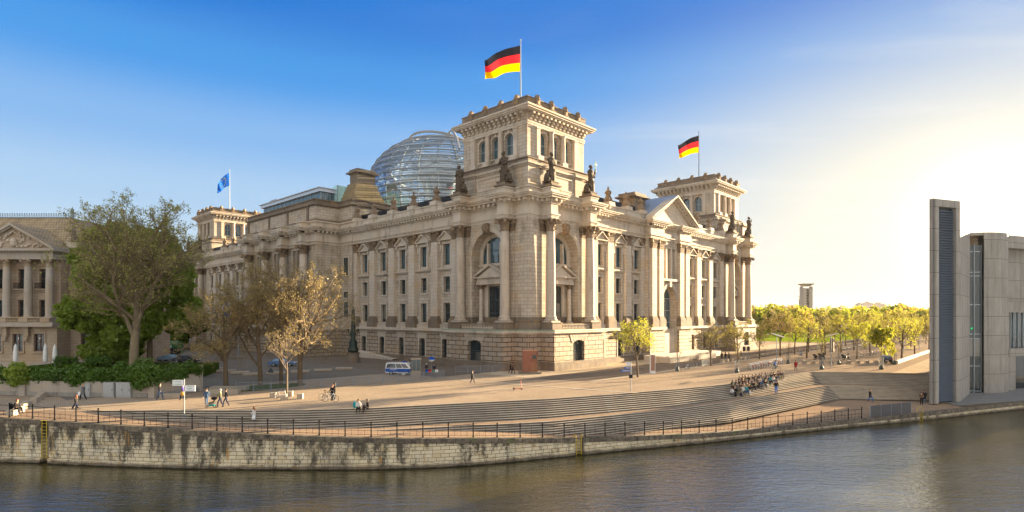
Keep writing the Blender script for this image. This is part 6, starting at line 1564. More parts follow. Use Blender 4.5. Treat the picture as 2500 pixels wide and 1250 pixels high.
for i in range(n):
    t_ = i/(n-1); v = 40+ (251-40)*t_; u = -14.6-1.2*t_-6.5*max(0, t_-.55)**1.2
    if v > 60: pass
    block('bollard_cube', B2(u-1.6+1.6*min(1,(v-40)/30), v), .62, .62, .6, BRZ, M['cube'], 'granite bollard cube %s along the kerb before the lawn, counted away from the crowd' % (ordn(i)), 'bollard', 'row of granite bollard cubes along the street')
for i, x in enumerate((1964,1985,2006,2029,2072,2094,2116,2138,2160)):
    block('bollard_cube', ((x-1250)/1400.97*112.0, 112.0), .62, .62, .6, 0, M['cube'], 'granite bollard cube in the short row above the side stairs, %s from the left' % ordn(i), 'bollard', 'short row of granite bollards above the side stairs')
mb = MB(); a_, b_ = Vector(B2(-42.3,60.5)), Vector(B2(-41.1,112)); pwall(mb, [a_, b_], 0, .55, .5); o = mb.build('low_stone_wall', M['cube']); tag(o, 'long low stone wall right of the dark car, running away beside the path', 'wall')
for i, (x, y, w_, dd) in enumerate(((420,972,2.2,.9),(548,961,3.4,.9),(560,953,4.4,1.0))): block('stone_block_bench', ((x-1250)/1400.97*(9.1*1400.97/(y-773.63)), 9.1*1400.97/(y-773.63)), w_, dd, .5, R((10,4,4)[i]), M['cube'], ('long stone block at the foot of the sloping garden wall','front stone block bench under the leftmost budding tree','rear stone block bench under the leftmost budding tree')[i], 'bench', None)
# info stele, kiosk, signs
M['pinkstele'] = plain('pinkish_brown_panel', (.30,.17,.12), .5)
r_ = empty('information_stele', (*(22.56, 92.14),0), R(20), 'tall narrow information slab with pinkish face and white edges', 'information sign')
mb = MB(); mb.box(-.38,.38,-.12,.12,.45,3.0); mb.build('panel', M['pinkstele'], r_); mb = MB(); mb.box(-.45,-.38,-.13,.13,0,3.0); mb.box(.38,.45,-.13,.13,0,3.0); mb.box(-.38,.38,-.11,.11,0,.45); mb.build('edges', M['white'], r_)
r_ = empty('signpost', (*(14.55, 70.29),0), 0, 'blue and white direction signpost standing at the top of the stairs', 'signpost')
mb = MB(); mb.tube((0,0,0),(0,0,3.65),.05,.05,8); mb.build('pole', M['steel'], r_)
M['blue'] = plain('blue_sign_paint', (.02,.09,.38), .4); M['signgreen'] = plain('green_sign_lettering', (.02,.22,.12), .5)
for z, w_, m in ((3.45,.55,'white'),(3.2,.55,'white'),(2.85,.8,'blue'),(2.5,1.25,'blue')): mb = MB(); mb.box(-w_-.05,-.05,-.02,.02,z-.1,z+.1); mb.build('sign_plate', M[m], r_)
for z, w_, c in ((3.45,.45,'blue'),(3.2,.45,'blue'),(2.85,.6,'white'),(2.5,1.0,'white')):
    mb = MB(); x = -.12
    while x > -w_: mb.box(x-.07,x,-.03,-.022,z-.035,z+.035); x -= .1
    mb.build('sign_lettering', M[c], r_)
mb = MB(); mb.box(-.2,.2,-.15,.1,1.6,2.05); mb.build('black_box', M['black'], r_)
r_ = empty('signpost', ((-31.18, 54.6)[0], 54.6, -.75), 0, 'pole with white and green cycle route signs at the quay railing', 'signpost')
mb = MB(); mb.tube((0,0,0),(0,0,3.95),.045,.045,8); mb.build('pole', M['steel'], r_)
for x0, x1, z0, z1, k in ((-1.12,-.05,3.3,3.85,3),(.08,1.05,2.78,3.33,3)):
    mb = MB(); mb.box(x0,x1,-.025,.025,z0,z1); o = mb.build('sign_plate', M['white'], r_)
    mb = MB()
    for i in range(k):
        z = z1-.12-i*.16; x = x0+.22
        while x < x1-.25: mb.box(x,x+.05,-.032,-.027,z-.03,z+.03); x += .085
    s_ = -1 if x0 < 0 else 1; xa = x0+.06 if s_ < 0 else x1-.06
    for zz in (z0+.14, z1-.14): mb.face((xa,-.03,zz),(xa-s_*.08,-.03,zz+.08),(xa-s_*.1,-.03,zz+.05),(xa-s_*.04,-.03,zz),(xa-s_*.1,-.03,zz-.05),(xa-s_*.08,-.03,zz-.08))
    mb.build('sign_lettering', M['signgreen'], o)
M['boothmetal'] = plain('bronze_grey_booth_metal', (.30,.25,.19), .4, .3)
r_ = empty('kiosk_booth', (*(-14.47, 85.93),0), R(20), 'narrow grey glass guard booth beside the police van', 'booth')
mb = MB(); mb.box(-.7,.7,-.7,.7,0,1.1); mb.box(-.78,.78,-.78,.78,2.75,2.95)
for x in (-.66,.6):
    for y in (-.66,.6): mb.box(x,x+.06,y,y+.06,1.1,2.75)
mb.box(-.03,.03,-.66,-.6,1.1,2.75); mb.build('cabin', M['boothmetal'], r_); mb = MB(); mb.box(-.62,.62,-.62,.62,1.1,2.75); mb.build('glazing', M['glass_b'], r_)
r_ = empty('globe_parasol', (*(-12.53, 89.55),0), 0, 'small blue and white parasol on a pole beside the guard booth', 'parasol')
mb = MB(); mb.tube((0,0,0),(0,0,2.4),.03,n=6); mb.build('pole', M['steel'], r_)
mb = MB(); mb.lathe(0,0,[(.5,2.45),(.48,2.6),(.3,2.78),(.05,2.85)],14); mb.build('top', M['fblue'], r_); mb = MB(); mb.lathe(0,0,[(.1,2.1),(.38,2.2),(.5,2.45)],14,False); mb.build('underside', M['white'], r_)
for k, (x, c) in enumerate(((1044,'fblue'),(1051,'fred'),(1060,'signgreen'),(1067,'white'),(986,'white'))):
    p = (x-1250)/1400.97*(87.0 if x > 1000 else 89.5); mb = MB(); mb.box(-.24,.24,-.03,.03,-.2,.2) if x > 1000 else mb.loft([[(-.28,-.05,-.45),(.28,-.05,-.45),(.28,.05,-.45),(-.28,.05,-.45)],[(-.2,-.03,.45),(.2,-.03,.45),(.2,.03,.45),(-.2,.03,.45)]]); o = mb.build('poster_board' if x > 1000 else 'hanging_bag', M[c]); o.location = (p, (86.4 if x > 1000 else 89.3), .95 if x > 1000 else .55); tag(o, ['blue board hung on the crowd barrier by the booth','pink red board hung on the crowd barrier by the booth','green board hung on the crowd barrier by the booth','white board at the right end of the crowd barrier','white bag hanging on the crowd barrier in front of the police van'][k], 'board' if x > 1000 else 'bag')
# bronze mast with round stone base
r_ = empty('bronze_mast', (*(-31.7, 114.47),0), 0, 'ornate dark green bronze mast with figure on a round stone base', 'monument')
mb = MB(); mb.lathe(0,0,[(1.35,0),(1.35,.2),(1.2,.3),(1.2,1.7),(1.3,1.8),(1.3,2.0)],20); mb.build('base', M['weathered'], r_)
M['dbronze'] = plain('dark_green_bronze', (.035,.05,.04), .5, .5, .3)
mb = MB(); mb.smooth = True; mb.lathe(0,0,[(1.0,2.0),(1.05,2.6),(.7,3.2),(.8,4.0),(.45,4.8),(.55,5.6),(.35,6.4),(.45,7.2),(.3,8.2),(.35,8.8)],12,True,lambda a,z: 1+.15*math.sin(4*a+z*2))
mb.lathe(0,0,[(.32,8.8),(.36,9.4),(.28,10.1),(.34,10.4),(.1,10.65)],10); mb.sphere((0,0,10.9),.2,8,6); mb.tube((.2,0,10.3),(.6,0,11.0),.08,.05)
for s_ in (-1,1): mb.path([(0,0,6.0),(s_*.8,0,5.6),(s_*1.0,0,6.2)],.08,6); mb.sphere((s_*1.0,0,6.5),.28,8,6)
mb.build('mast', M['dbronze'], r_)
# lamps
def lamp(p, lb, mirror=False, h=5.9, rz=R(-20), nm='street_lamp'):
    r_ = empty(nm, (*p,0), rz, lb, 'street lamp', 'slender street lamps of the park avenue'); mb = MB(); mb.tube((0,0,0),(0,0,h-.3),.085,.06,8); mb.build('pole', M['steel'], r_)
    mb = MB()
    if mirror: mb.lathe(0,0,[(1.15,0),(1.2,.05),(1.0,.14),(.1,.2)],22); mb.xf(lambda x,y,z:(x*math.cos(.3)+z*math.sin(.3)+.1, y*.9, h-.2-x*math.sin(.3)*-1+z)); mb.build('mirror_disc', M['mirror'], r_)
    else: mb.sphere((0,0,0),1.0,14,8,(1.25,.38,.13)); mb.xf(lambda x,y,z:(x*.94+.2, y, h-x*.32+z)); mb.build('lamp_head', M['lamphead'], r_)
M['mirror'] = plain('copper_tinted_mirror', (.75,.50,.22), .3, .6); M['lamphead'] = plain('white_lamp_shell', (.7,.7,.68), .35)
lamp((48.84, 105.91), 'slender street lamp with tilted oval head behind the red rental bicycles', h=5.7)
lamp((58.41, 105.04), 'lamp pole with a large tilted copper coloured disc on top, left of the dark car', True)
for i in range(9): lamp(B2(-20.2-.2*i, 88.9+23.5*i), 'slender street lamp with tilted oval head, %s in the receding row between the tree rows' % ordn(i), h=6.2)
for i in range(6): lamp(B2(-37.0, 75+24*i), 'slender street lamp nearer the low stone wall, %s away from the river' % ordn(i), h=6.2)
# grey cabinets by the garden wall
for k, (x0, x1, y, h, lb) in enumerate(((198,219,970,1.55,'pale grey cabinet standing half behind the man with the white bag'),(251,277,971.5,1.75,'narrower grey utility cabinet with one door by the garden wall'),(282,319,971.5,1.75,'wide grey utility cabinet with two doors by the garden wall'))):
    d = 9.1*1400.97/(y-773.63); xa, xb = (x0-1250)/1400.97*d, (x1-1250)/1400.97*d; w_ = xb-xa; r_ = empty('utility_cabinet', ((xa+xb)/2, d+.25, 0), R(-1), lb, 'cabinet', 'grey utility cabinets by the garden wall')
    mb = MB(); mb.box(-w_/2,w_/2,-.22,.3,.12,h-.05); mb.box(-w_/2-.03,w_/2+.03,-.25,.33,h-.05,h); mb.box(-w_/2+.03,w_/2-.03,-.18,.28,0,.12); mb.build('body', M['greybox'], r_)
    nd = 2 if k == 2 else 1
    for i in range(nd):
        a = -w_/2+.05+i*w_/nd; b = a+w_/nd-.1; mb = MB(); mb.box(a,b,-.25,-.22,.2,h-.12); o = mb.build('door', M['greybox'], r_); mb = MB(); mb.box(b-.12,b-.08,-.28,-.25,.8,1.0); mb.build('handle', M['black'], o)
# ================================================================== bicycles
M['bwhite'] = plain('white_bicycle_paint', (.65,.66,.66), .35); M['bdark'] = plain('dark_bicycle_paint', (.03,.035,.04), .4); M['bred'] = plain('red_rental_bicycle', (.45,.03,.02), .4); M['bsilver'] = plain('silver_bicycle', (.45,.47,.5), .3, .6)
def bike_parts(fm):
    P = []
    for x in (-.53, .53):
        mb = MB(); mb.torus((x,0,.34),.32,.018,'y',20,4); me = mb.mesh('wheel', M['black']); m2 = MB()
        for i in range(8): a = math.pi*i/8; m2.tube((x-.3*math.cos(a),0,.34-.3*math.sin(a)),(x+.3*math.cos(a),0,.34+.3*math.sin(a)),.004,n=3)
        P.append(('wheel', me, [('spokes', m2.mesh('spokes', M['steel']))]))
    mb = MB(); r = .019
    A, Bq, Cq, Dq, Eq = (-.53,0,.34), (-.08,0,.3), (-.22,0,.82), (.36,0,.86), (.53,0,.34)
    for a, b in ((A,Bq),(A,Cq),(Bq,Cq),(Bq,Dq),(Cq,(.38,0,.78)),(Dq,Eq)): mb.tube(a,b,r,n=5)
    P.append(('frame', mb.mesh('frame', M[fm]), []))
    mb = MB(); mb.tube((-.22,0,.82),(-.24,0,.95),.014,n=5); mb.sphere((-.25,0,.97),.11,7,5,(1.3,.6,.35)); P.append(('saddle', mb.mesh('saddle', M['black']), []))
    mb = MB(); mb.tube((.36,0,.86),(.33,0,1.05),.014,n=5); mb.path([(.2,-.28,1.04),(.33,-.2,1.07),(.33,.2,1.07),(.2,.28,1.04)],.014,5); P.append(('handlebar', mb.mesh('handlebar', M['black']), [])); 
    return P
BK = {k: bike_parts(k) for k in ('bwhite','bdark','bred','bsilver')}
def bike(p, rz, k, lb, grp=None, z=0, sc=1., ): return place(BK[k], 'bicycle', (*p, z), rz, lb, 'bicycle', grp, sc)
bike((-25.61, 63.63), R(20), 'bwhite', 'white bicycle parked among the granite cubes by the young tree', sc=1.05)
bike((-19.48, 61.48), R(-3), 'bwhite', 'white bicycle held by the standing cyclist, nearer the river', sc=1.08)
bike((-20.18, 62.69), R(5), 'bdark', 'dark bicycle just behind the white one held by the standing cyclist', sc=1.08)
bike((44.37, 96.68), R(4), 'bdark', 'dark bicycle ridden by the person in blue', sc=1.1)
bike((30.34, 99.31), R(46), 'bsilver', 'silver bicycle leaning at the hoop racks before the north front')
bike((-30.29, 113.45), R(80), 'bdark', 'dark bicycle leaning beside the bronze mast')
# rental bicycles in a dense stand
for i in range(13):
    p = Vector((40.94, 98.55)).lerp(Vector((52.12, 111.47)), i/12); bike((p.x, p.y), R(100), 'bred' if i % 3 else 'bwhite', 'rental bicycle in the dense red and white stand above the crowd, %s from the left' % ordn(i), 'red and white rental bicycles in a stand')
mb = MB(); a_, b_ = Vector((40.48, 97.79)), Vector((52.28, 111.47))
for k in range(14):
    p = a_.lerp(b_, k/13); mb.tube((p.x,p.y-.9,0),(p.x,p.y-.9,.75),.03,n=5); mb.tube((p.x,p.y-.9,.75),(p.x,p.y-.3,1.0),.03,n=5)
mb.tube((a_.x,a_.y-.3,1.0),(b_.x,b_.y-.3,1.0),.05,n=5); mb.tube((a_.x,a_.y+.5,1.05),(b_.x,b_.y+.5,1.05),.05,n=5); o = mb.build('rental_stand', M['bwhite']); tag(o, 'white rack holding the red and white rental bicycles', 'rack')
# hoops
hp = MB(); hp.path([(-.35,0,0),(-.35,0,.6),(-.25,0,.78),(0,0,.85),(.25,0,.78),(.35,0,.6),(.35,0,0)],.025,5); hp = hp.mesh('bicycle_hoop', M['steel'])
def hoops(a, b, n, lb, grp, rz):
    for i in range(n):
        p = Vector(a).lerp(Vector(b), i/(n-1)); o = link(bpy.data.objects.new('bicycle_hoop', hp)); o.location = (p.x, p.y, 0); o.rotation_euler = (0,0,rz); tag(o, lb % ordn(i), 'bicycle rack', grp)
hoops((27.85, 97.05), (34.64, 105.04), 9, 'steel bicycle hoop before the pale street band, %s from the left', 'bicycle hoops by the caged sapling', R(20))
hoops((43.68, 135.09), (52.81, 145.92), 9, 'steel bicycle hoop at the low terrace wall of the north front, %s from the left', 'bicycle hoops at the north terrace', R(20))
run([(34.86, 105.48),(37.84, 108.62)], 1, lambda i: 'crowd barrier behind the hoop racks before the north front', 'crowd barriers around the east forecourt')
for i, (x, y) in enumerate(((1709,867),(1733,864),(1741,863),(1748,862),(2093,874),(2100,873),(2107,871.5),(2118,869.5),(2124,868.5),(2133,867),(2141,866),(1852,875),(1860,873.5),(1868,872),(1876,871))):
    d = 9.1*1400.97/(y-773.63); bike(((x-1250)/1400.97*d, d+.3), R(40+20*(i%3)), ['bdark','bsilver','bwhite'][i%3], ('parked bicycle at the low terrace wall, %s from the left' % ordn(i)) if i < 4 else ('parked bicycle in the cluster behind the motorbikes, %s from the left' % ordn(i-4) if i < 11 else 'parked bicycle behind the granite bollards, %s from the left' % ordn(i-11)), 'parked bicycles')
# red scooter
r_ = empty('kick_scooter', (*(0.77, 71.47),0), R(15), 'red electric kick scooter standing alone on the sunlit plaza', 'scooter'); r_.scale = (1.1,1.1,1.15)
mb = MB(); mb.box(-.45,.35,-.08,.08,.12,.17); mb.tube((.38,0,.12),(.28,0,1.12),.03,n=6); mb.build('frame', M['bred'], r_)
mb = MB(); mb.torus((.42,0,.12),.09,.035,'y',12,5); mb.build('wheel', M['black'], r_); mb = MB(); mb.torus((-.5,0,.12),.09,.035,'y',12,5); mb.box(-.6,-.42,-.05,.05,.15,.26); mb.build('wheel', M['black'], r_); mb = MB(); mb.tube((.28,-.24,1.12),(.28,.24,1.14),.02,n=5); mb.build('handlebar', M['black'], r_)
# motorbikes
def moto(p, rz, lb):
    r_ = empty('motor_scooter', (*p,0), rz, lb, 'motor scooter', 'motor scooters under the park trees')
    for x in (-.62,.62): mb = MB(); mb.torus((x,0,.28),.22,.075,'y',16,6); mb.build('wheel', M['black'], r_)
    mb = MB(); mb.smooth = True; mb.sphere((-.4,0,.62),.42,10,7,(1.2,.45,.55)); mb.sphere((.42,0,.65),.3,9,7,(.5,.8,1.3)); mb.box(-.2,.35,-.16,.16,.28,.36); mb.tube((.5,0,.4),(.62,0,.28),.05); mb.build('body', M['bdark'], r_)
    mb = MB(); mb.sphere((-.35,0,.88),.3,9,6,(1.4,.5,.3)); mb.build('saddle', M['black'], r_)
    mb = MB(); mb.path([(.3,-.34,1.1),(.4,0,1.05),(.3,.34,1.1)],.025); mb.box(.3,.5,-.2,.2,1.0,1.4); mb.build('handlebar', M['bdark'], r_); mb = MB(); mb.box(-.95,-.6,-.2,.2,.85,1.2); mb.build('top_case', M['black'], r_)
moto((64.73, 121.57), R(10), 'dark motor scooter under the tree, left one of the two'); moto((70.47, 120.99), R(-5), 'dark motor scooter with top case standing alone, right one of the two'); moto((66.41, 122.74), R(30), 'dark motor scooter parked close behind the left one')
# white park loungers
for i, (x, y) in enumerate(((2058,855),(2071,852.5),(2084,850),(2098,847.5),(2131,840),(2144,838),(2160,836))):
    d = 9.1*1400.97/(y-773.63); r_ = empty('park_lounger', ((x-1250)/1400.97*d, d, 0), R(200), 'white park lounger between the tree rows, %s from the left' % ordn(i), 'bench', 'white park loungers'); mb = MB(); mb.box(-.9,.5,-.35,.35,.35,.43); mb.build('seat', M['white'], r_); mb = MB(); mb.loft([[(.5,-.35,.38),(.5,.35,.38),(.56,.35,.36),(.56,-.35,.36)],[(1.1,-.35,1.0),(1.1,.35,1.0),(1.16,.35,.98),(1.16,-.35,.98)]]); mb.build('backrest', M['white'], r_)
    mb = MB(); mb.box(-.7,-.6,-.3,.3,0,.35); mb.box(.3,.4,-.3,.3,0,.35); mb.build('legs', M['steel'], r_)
# traffic posts, frame sign, triangle sign
r_ = empty('traffic_light', (*(47.95, 117.64),0), R(20), 'black traffic signal heads on grey posts before the far corner of the parliament', 'traffic light')
for i, x in enumerate((-.5,.1,.6)):
    mb = MB(); mb.tube((x,0,0),(x,0,3.1),.05,n=6); mb.build('post', M['steel'], r_)
    if i != 1: mb = MB(); mb.box(x-.22,x+.22,-.2,.1,2.1,3.0); mb.build('signal_head', M['black'], r_)
r_ = empty('frame_sign', (*(55.61, 110.5),0), R(20), 'grey metal frame sign with two posts and an emblem on top', 'sign'); mb = MB(); mb.path([(-.5,0,0),(-.5,0,2.1),(.5,0,2.1),(.5,0,0)],.04); mb.build('posts', M['steel'], r_); mb = MB(); mb.torus((0,0,2.35),.3,.04,'y',14,4); mb.box(-.3,.3,-.02,.02,1.6,2.05); mb.build('plate', M['steel'], r_)
r_ = empty('warning_sign', (*(-33.84, 80.5),0), 0, 'grey triangular sign seen from behind on a post by the grass', 'traffic sign'); mb = MB(); mb.tube((0,0,0),(0,0,2.0),.035,n=6); mb.build('post', M['steel'], r_); mb = MB(); mb.loft([[(-.42,0,1.3),(.42,0,1.3),(0,0,2.1)],[(-.42,.03,1.3),(.42,.03,1.3),(0,.03,2.1)]]); mb.build('plate', M['frame'], r_)
for i, v in enumerate((45,)):
    r_ = empty('stone_pillar', B2(-22.5, 93.)+(0,), BRZ, 'rough brown stone pillar standing among the park tree rows', 'pillar'); mb = MB(); mb.box(-.55,.55,-.4,.4,0,3.6); mb.box(-.65,.65,-.5,.5,0,.3); mb.build('shaft', M['weathered'], r_)
# ================================================================== vehicles
M['tyre'] = M['black']; M['rim'] = plain('grey_wheel_rim', (.35,.36,.37), .35, .7)
M['lamp_r'] = plain('red_tail_lamp', (.35,.01,.01), .3); M['lamp_w'] = plain('clear_headlamp', (.7,.72,.72), .15)
M['carglass'] = glass('car_glass', (.02,.025,.03), .03, 1.)
def paint(n, c): return plain(n, c, .22, .35, .05, 1., .8)
def car(p, rz, mat, lb, L=4.7, W=1.84, H=1.42, van=False, grp=None, z=0):
    r_ = empty('police_van' if van else 'parked_car', (*p,z), rz, lb, 'van' if van else 'car', grp)
    if van: prof = [(-2.45,.35),(-2.48,1.05),(-2.38,1.88),(-2.2,1.97),(.75,1.97),(1.0,1.9),(1.62,1.25),(2.3,1.05),(2.42,.75),(2.42,.35)]
    else: prof = [(-L/2,.38),(-L/2-.03,.75),(-L/2+.1,.98),(-L/2+.55,1.02),(-L/2+1.15,H-.05),(-L/2+1.7,H),(.2,H),(.55,H-.06),(1.15,.98),(L/2-.35,.82),(L/2-.02,.65),(L/2,.36)]
    mb = MB(); mb.smooth = False
    n = len(prof); rings = []
    for y, k, dz in ((-W/2,.93,.0),(-W/2*.985,1.0,0),(-W/2*.8,1.,.02),(W/2*.8,1.,.02),(W/2*.985,1.,0),(W/2,.93,0)):
        rg_ = []
        for (x, zz) in prof:
            t_ = max(0, (zz-.95)/.6); yy = y*(1-.13*t_*(1 if abs(y) > W*.45 else .9)); rg_.append((x*(.985 if k < 1 else 1), yy, zz*(1 if k == 1 else (.97 if zz > .5 else 1.05))+dz*(zz > .9)))
        rings.append(rg_)
    mb.loft(rings, True); body = mb.build('body', mat, r_)
    mb = MB()
    if van: side = [(-2.25,1.15),(-2.15,1.75),(.72,1.78),(1.35,1.18)]; back = None
    else: side = [(-L/2+.75,.98),(-L/2+1.25,H-.13),(.5,H-.14),(1.0,.98)]
    for sy in (-1,1):
        y0 = sy*(W/2*(1-.02)+.012); y1 = sy*(W/2*(1-.115)+.02)
        zt = max(q[1] for q in side)
        for (xa, xb) in (((.03,.46),(.50,.97)) if not van else ((.0,.42),(.46,.72),(.76,1.))):
            lo = lambda s_: side[0][0]+(side[3][0]-side[0][0])*s_; hi = lambda s_: side[1][0]+(side[2][0]-side[1][0])*s_
            mb.face((lo(xa),y0,side[0][1]),(lo(xb),y0,side[3][1]),(hi(xb),y1,side[2][1]),(hi(xa),y1,side[1][1]))
    if van: mb.face((1.02,-.72,1.86),(1.02,.72,1.86),(1.64,.82,1.27),(1.64,-.82,1.27)); mb.face((-2.47,-.7,1.2),(-2.47,.7,1.2),(-2.42,.66,1.75),(-2.42,-.66,1.75))
    else: mb.face((.58,-.62,H-.06),(.58,.62,H-.06),(1.16,.74,1.0),(1.16,-.74,1.0)); mb.face((-L/2+1.1,-.62,H-.06),(-L/2+1.1,.62,H-.06),(-L/2+.5,.72,1.045),(-L/2+.5,-.72,1.045))
    mb.build('windows', M['carglass'], r_)
    for x in (-1.4 if not van else -1.5, 1.42 if not van else 1.6):
        for sy in (-1,1):
            mb = MB(); mb.tube((x,sy*(W/2-.2),.33),(x,sy*(W/2+.01),.33),.33,n=18); w1 = mb.build('wheel', M['tyre'], r_); mb = MB(); mb.tube((x,sy*(W/2+.012),.33),(x,sy*(W/2+.02),.33),.2,n=12); mb.build('rim', M['rim'], w1)
    X = 2.43 if van else L/2
    for sy in (-1,1):
        mb = MB(); mb.box(X-.14, X+.01, sy*.72-.16, sy*.72+.16, .66, .8); mb.build('headlight', M['lamp_w'], r_); mb = MB(); mb.box(-X-.045, -X+.06, sy*.74-.13, sy*.74+.13, .78, .95); mb.build('tail_light', M['lamp_r'], r_)
    if not van: mb = MB(); mb.box(-X-.05,-X-.02,-.26,.26,.5,.62); mb.build('number_plate', M['white'], r_)
    return r_
van = car((-17.25, 90.18), R(-8), paint('silver_van_paint', (.60,.62,.64)), 'silver and blue police van parked behind the crowd barriers', van=True)
mb = MB()
for sy in (-1,1): mb.box(-2.38,2.2,sy*.925-.006,sy*.925+.006,.5,1.04)
mb.build('blue_stripe', M['blue'], van); mb = MB(); mb.box(.2,.5,-.6,.6,2.0,2.12); mb.build('blue_light', M['fblue'], van)
cu = bpy.data.curves.new('txt', 'FONT'); cu.body = 'POLIZEI'; cu.size = .3; cu.extrude = .004; to = bpy.data.objects.new('txt', cu); COL.objects.link(to); bpy.context.view_layer.update()
me = bpy.data.meshes.new_from_object(to.evaluated_get(bpy.context.evaluated_depsgraph_get())); bpy.data.objects.remove(to); me.materials.clear(); me.materials.append(M['white'])
tx = link(bpy.data.objects.new('lettering', me), van); tx.location = (-1.6,-.94,.8); tx.rotation_euler = (R(90),0,0)
car((-75.88, 123.33), R(8), paint('dark_grey_car_paint', (.05,.055,.06)), 'dark grey saloon parked left of the other two before the black fence', grp='cars parked beside the palace garden')
car((-69.7, 117.64), R(12), paint('light_blue_car_paint', (.16,.27,.36)), 'light blue saloon parked between the two dark cars', grp='cars parked beside the palace garden')
car((-64.38, 113.45), R(8), paint('navy_car_paint', (.015,.02,.04)), 'navy saloon parked nearest the parliament, right of the light blue one', grp='cars parked beside the palace garden')
car((-42.34, 105.91), R(10), paint('blue_white_car_paint', (.12,.22,.42)), 'old blue car standing on the forecourt behind the budding trees')
car((73.94, 113.45), R(62), paint('black_car_paint', (.02,.02,.024)), 'black estate car seen from behind beside the low stone wall')
# site huts and dark fence left of the parliament
for k, (x, w_, h, m, lb) in enumerate(((382,3.7,2.9,(.55,.58,.6),'white and blue site hut behind the dark fence'),(421,3.4,3.1,(.04,.16,.05),'green site caravan with rounded roof behind the dark fence'))):
    r_ = empty('site_hut', ((x-1250)/1400.97*131, 131, 0), 0, lb, 'hut'); mb = MB(); mt = plain('hut_paint_%s' % ('white' if k == 0 else 'green'), m, .5)
    if k == 0: mb.box(-w_/2,w_/2,-1.2,1.2,.6,h+.6)
    else: mb.loft([[(x_,y_,z_) for y_, z_ in ((-1.2,.7),(1.2,.7),(1.2,2.9),(.8,3.4),(0,3.6),(-.8,3.4),(-1.2,2.9))] for x_ in (-w_/2,w_/2)])
    mb.build('cabin', mt, r_); mb = MB(); mb.box(-.5,.5,-1.26,-1.21,1.7,2.7); mb.build('window', M['white'], r_)
    if k == 0:
        mb = MB(); mb.box(-w_/2,-w_/2+.15,-1.23,-1.2,.6,h+.6); mb.box(w_/2-.15,w_/2,-1.23,-1.2,.6,h+.6); mb.box(-w_/2+.15,w_/2-.15,-1.23,-1.2,h+.4,h+.6); mb.build('trim', M['blue'], r_)
r_ = empty('site_fence', (0,0,0), 0, 'dark sheeted site fence behind the parked cars', 'fence'); mb = MB(); xs_ = [330+ (442-330)*i/6 for i in range(7)]
for a, b in zip(xs_[:-1], xs_[1:]): mb.box((a-1250)/1400.97*127+.05,(b-1250)/1400.97*127-.05,126.97,127.03,.15,2.2)
mb.build('sheeting', M['black'], r_); mb = MB()
for a in xs_: mb.tube(((a-1250)/1400.97*127,127,0),((a-1250)/1400.97*127,127,2.3),.04,n=5)
mb.build('posts', M['steel'], r_)
# ================================================================== far landmarks
r_ = empty('bell_tower', (328.0, 640, 0), 0, 'tall dark angular bell tower with a flared flat top rising over the wood', 'tower')
M['granite'] = plain('grey_granite_slabs', (.36,.32,.27), .5)
mb = MB()
for sx in (-1,1): mb.box(sx*3.4-1.9, sx*3.4+1.9, -4, 4, 0, 41); mb.box(sx*5.2-.5, sx*5.2+.5, -3, 3, 0, 43)
mb.box(-1.5,1.5,-2.2,3,0,41); mb.build('shafts', M['granite'], r_); mb = MB(); mb.loft([[(-3,-3,43.2),(3,-3,43.2),(3,3,43.2),(-3,3,43.2)],[(-6.6,-6,45.6),(6.6,-6,45.6),(6.6,6,45.6),(-6.6,6,45.6)],[(-6.6,-6,46.0),(6.6,-6,46.0),(6.6,6,46.0),(-6.6,6,46.0)]]); mb.build('flared_top', M['granite'], r_)
mb = MB()
for z in range(8, 40, 3): mb.lathe(0,-2.6,[(1.1,z),(1.0,z+.8),(.5,z+1.4),(.1,z+1.5)],8)
mb.build('bells', M['dbronze'], r_)
r_ = empty('victory_column', (753.23, 1500, 0), 0, 'slim victory column with a winged golden figure beside the bell tower', 'monument'); M['gold'] = plain('gilded_bronze', (.7,.5,.12), .35, .8)
mb = MB(); mb.lathe(0,0,[(7,0),(7,18),(3.6,18.5),(3.3,52),(4,53),(4,55)],16); mb.build('column', M['weathered'], r_); mb = MB(); mb.lathe(0,0,[(1.6,55),(1.2,59),(.9,61.5),(.4,63)],8); mb.sphere((0,0,64),.8); mb.face((0,0,61),(4.5,.5,64),(4,.5,60)); mb.face((0,0,61),(-4.5,.5,64),(-4,.5,60)); mb.build('winged_figure', M['gold'], r_)
for k, (x0, x1, y, d, lb) in enumerate(((2091,2106,742,2600,'pale distant block with stepped top over the wood, left one'),(2108,2127,739,2700,'pale distant tower block beside the stepped one'),(2133,2156,741,2600,'pale distant block standing apart on the right'))):
    xa, xb = (x0-1250)/1400.97*d, (x1-1250)/1400.97*d; h = 9.1-(y-773.63)/1400.97*d; r_ = empty('distant_block', ((xa+xb)/2, d, 0), 0, lb, 'building', 'pale distant city blocks'); mb = MB(); mb.box((xa-xb)/2,(xb-xa)/2,-10,10,0,h); mb.box((xa-xb)/4,(xb-xa)/6,-6,6,h,h+5); mb.build('wall', M['cube'], r_)
    mb = MB(); z = 6
    while z < h-4: mb.box((xa-xb)/2+2,(xb-xa)/2-2,-10.3,-10.1,z,z+1.6); z += 4
    mb.build('window_bands', M['frame_l'], r_)
r_ = empty('congress_hall', (431.49, 620, 0), R(20), 'white swooping congress hall roof with pointed tip among the trees', 'building'); mb = MB(); rings = []
for i in range(13):
    t_ = i/12; x = -18+36*t_; z = 24-9*math.sin(math.pi*t_*.9)**1.0-4*t_; w_ = .6+9*math.sin(math.pi*min(1,t_*1.1))**.8; rings.append([(x,-w_,z-.3),(x,w_,z-.3),(x,w_,z+.5),(x,-w_,z+.5)])
mb.loft(rings); mb.build('roof', M['lamphead'], r_); mb = MB(); mb.box(-6,14,-6,6,0,12); mb.build('hall', M['cube'], r_)

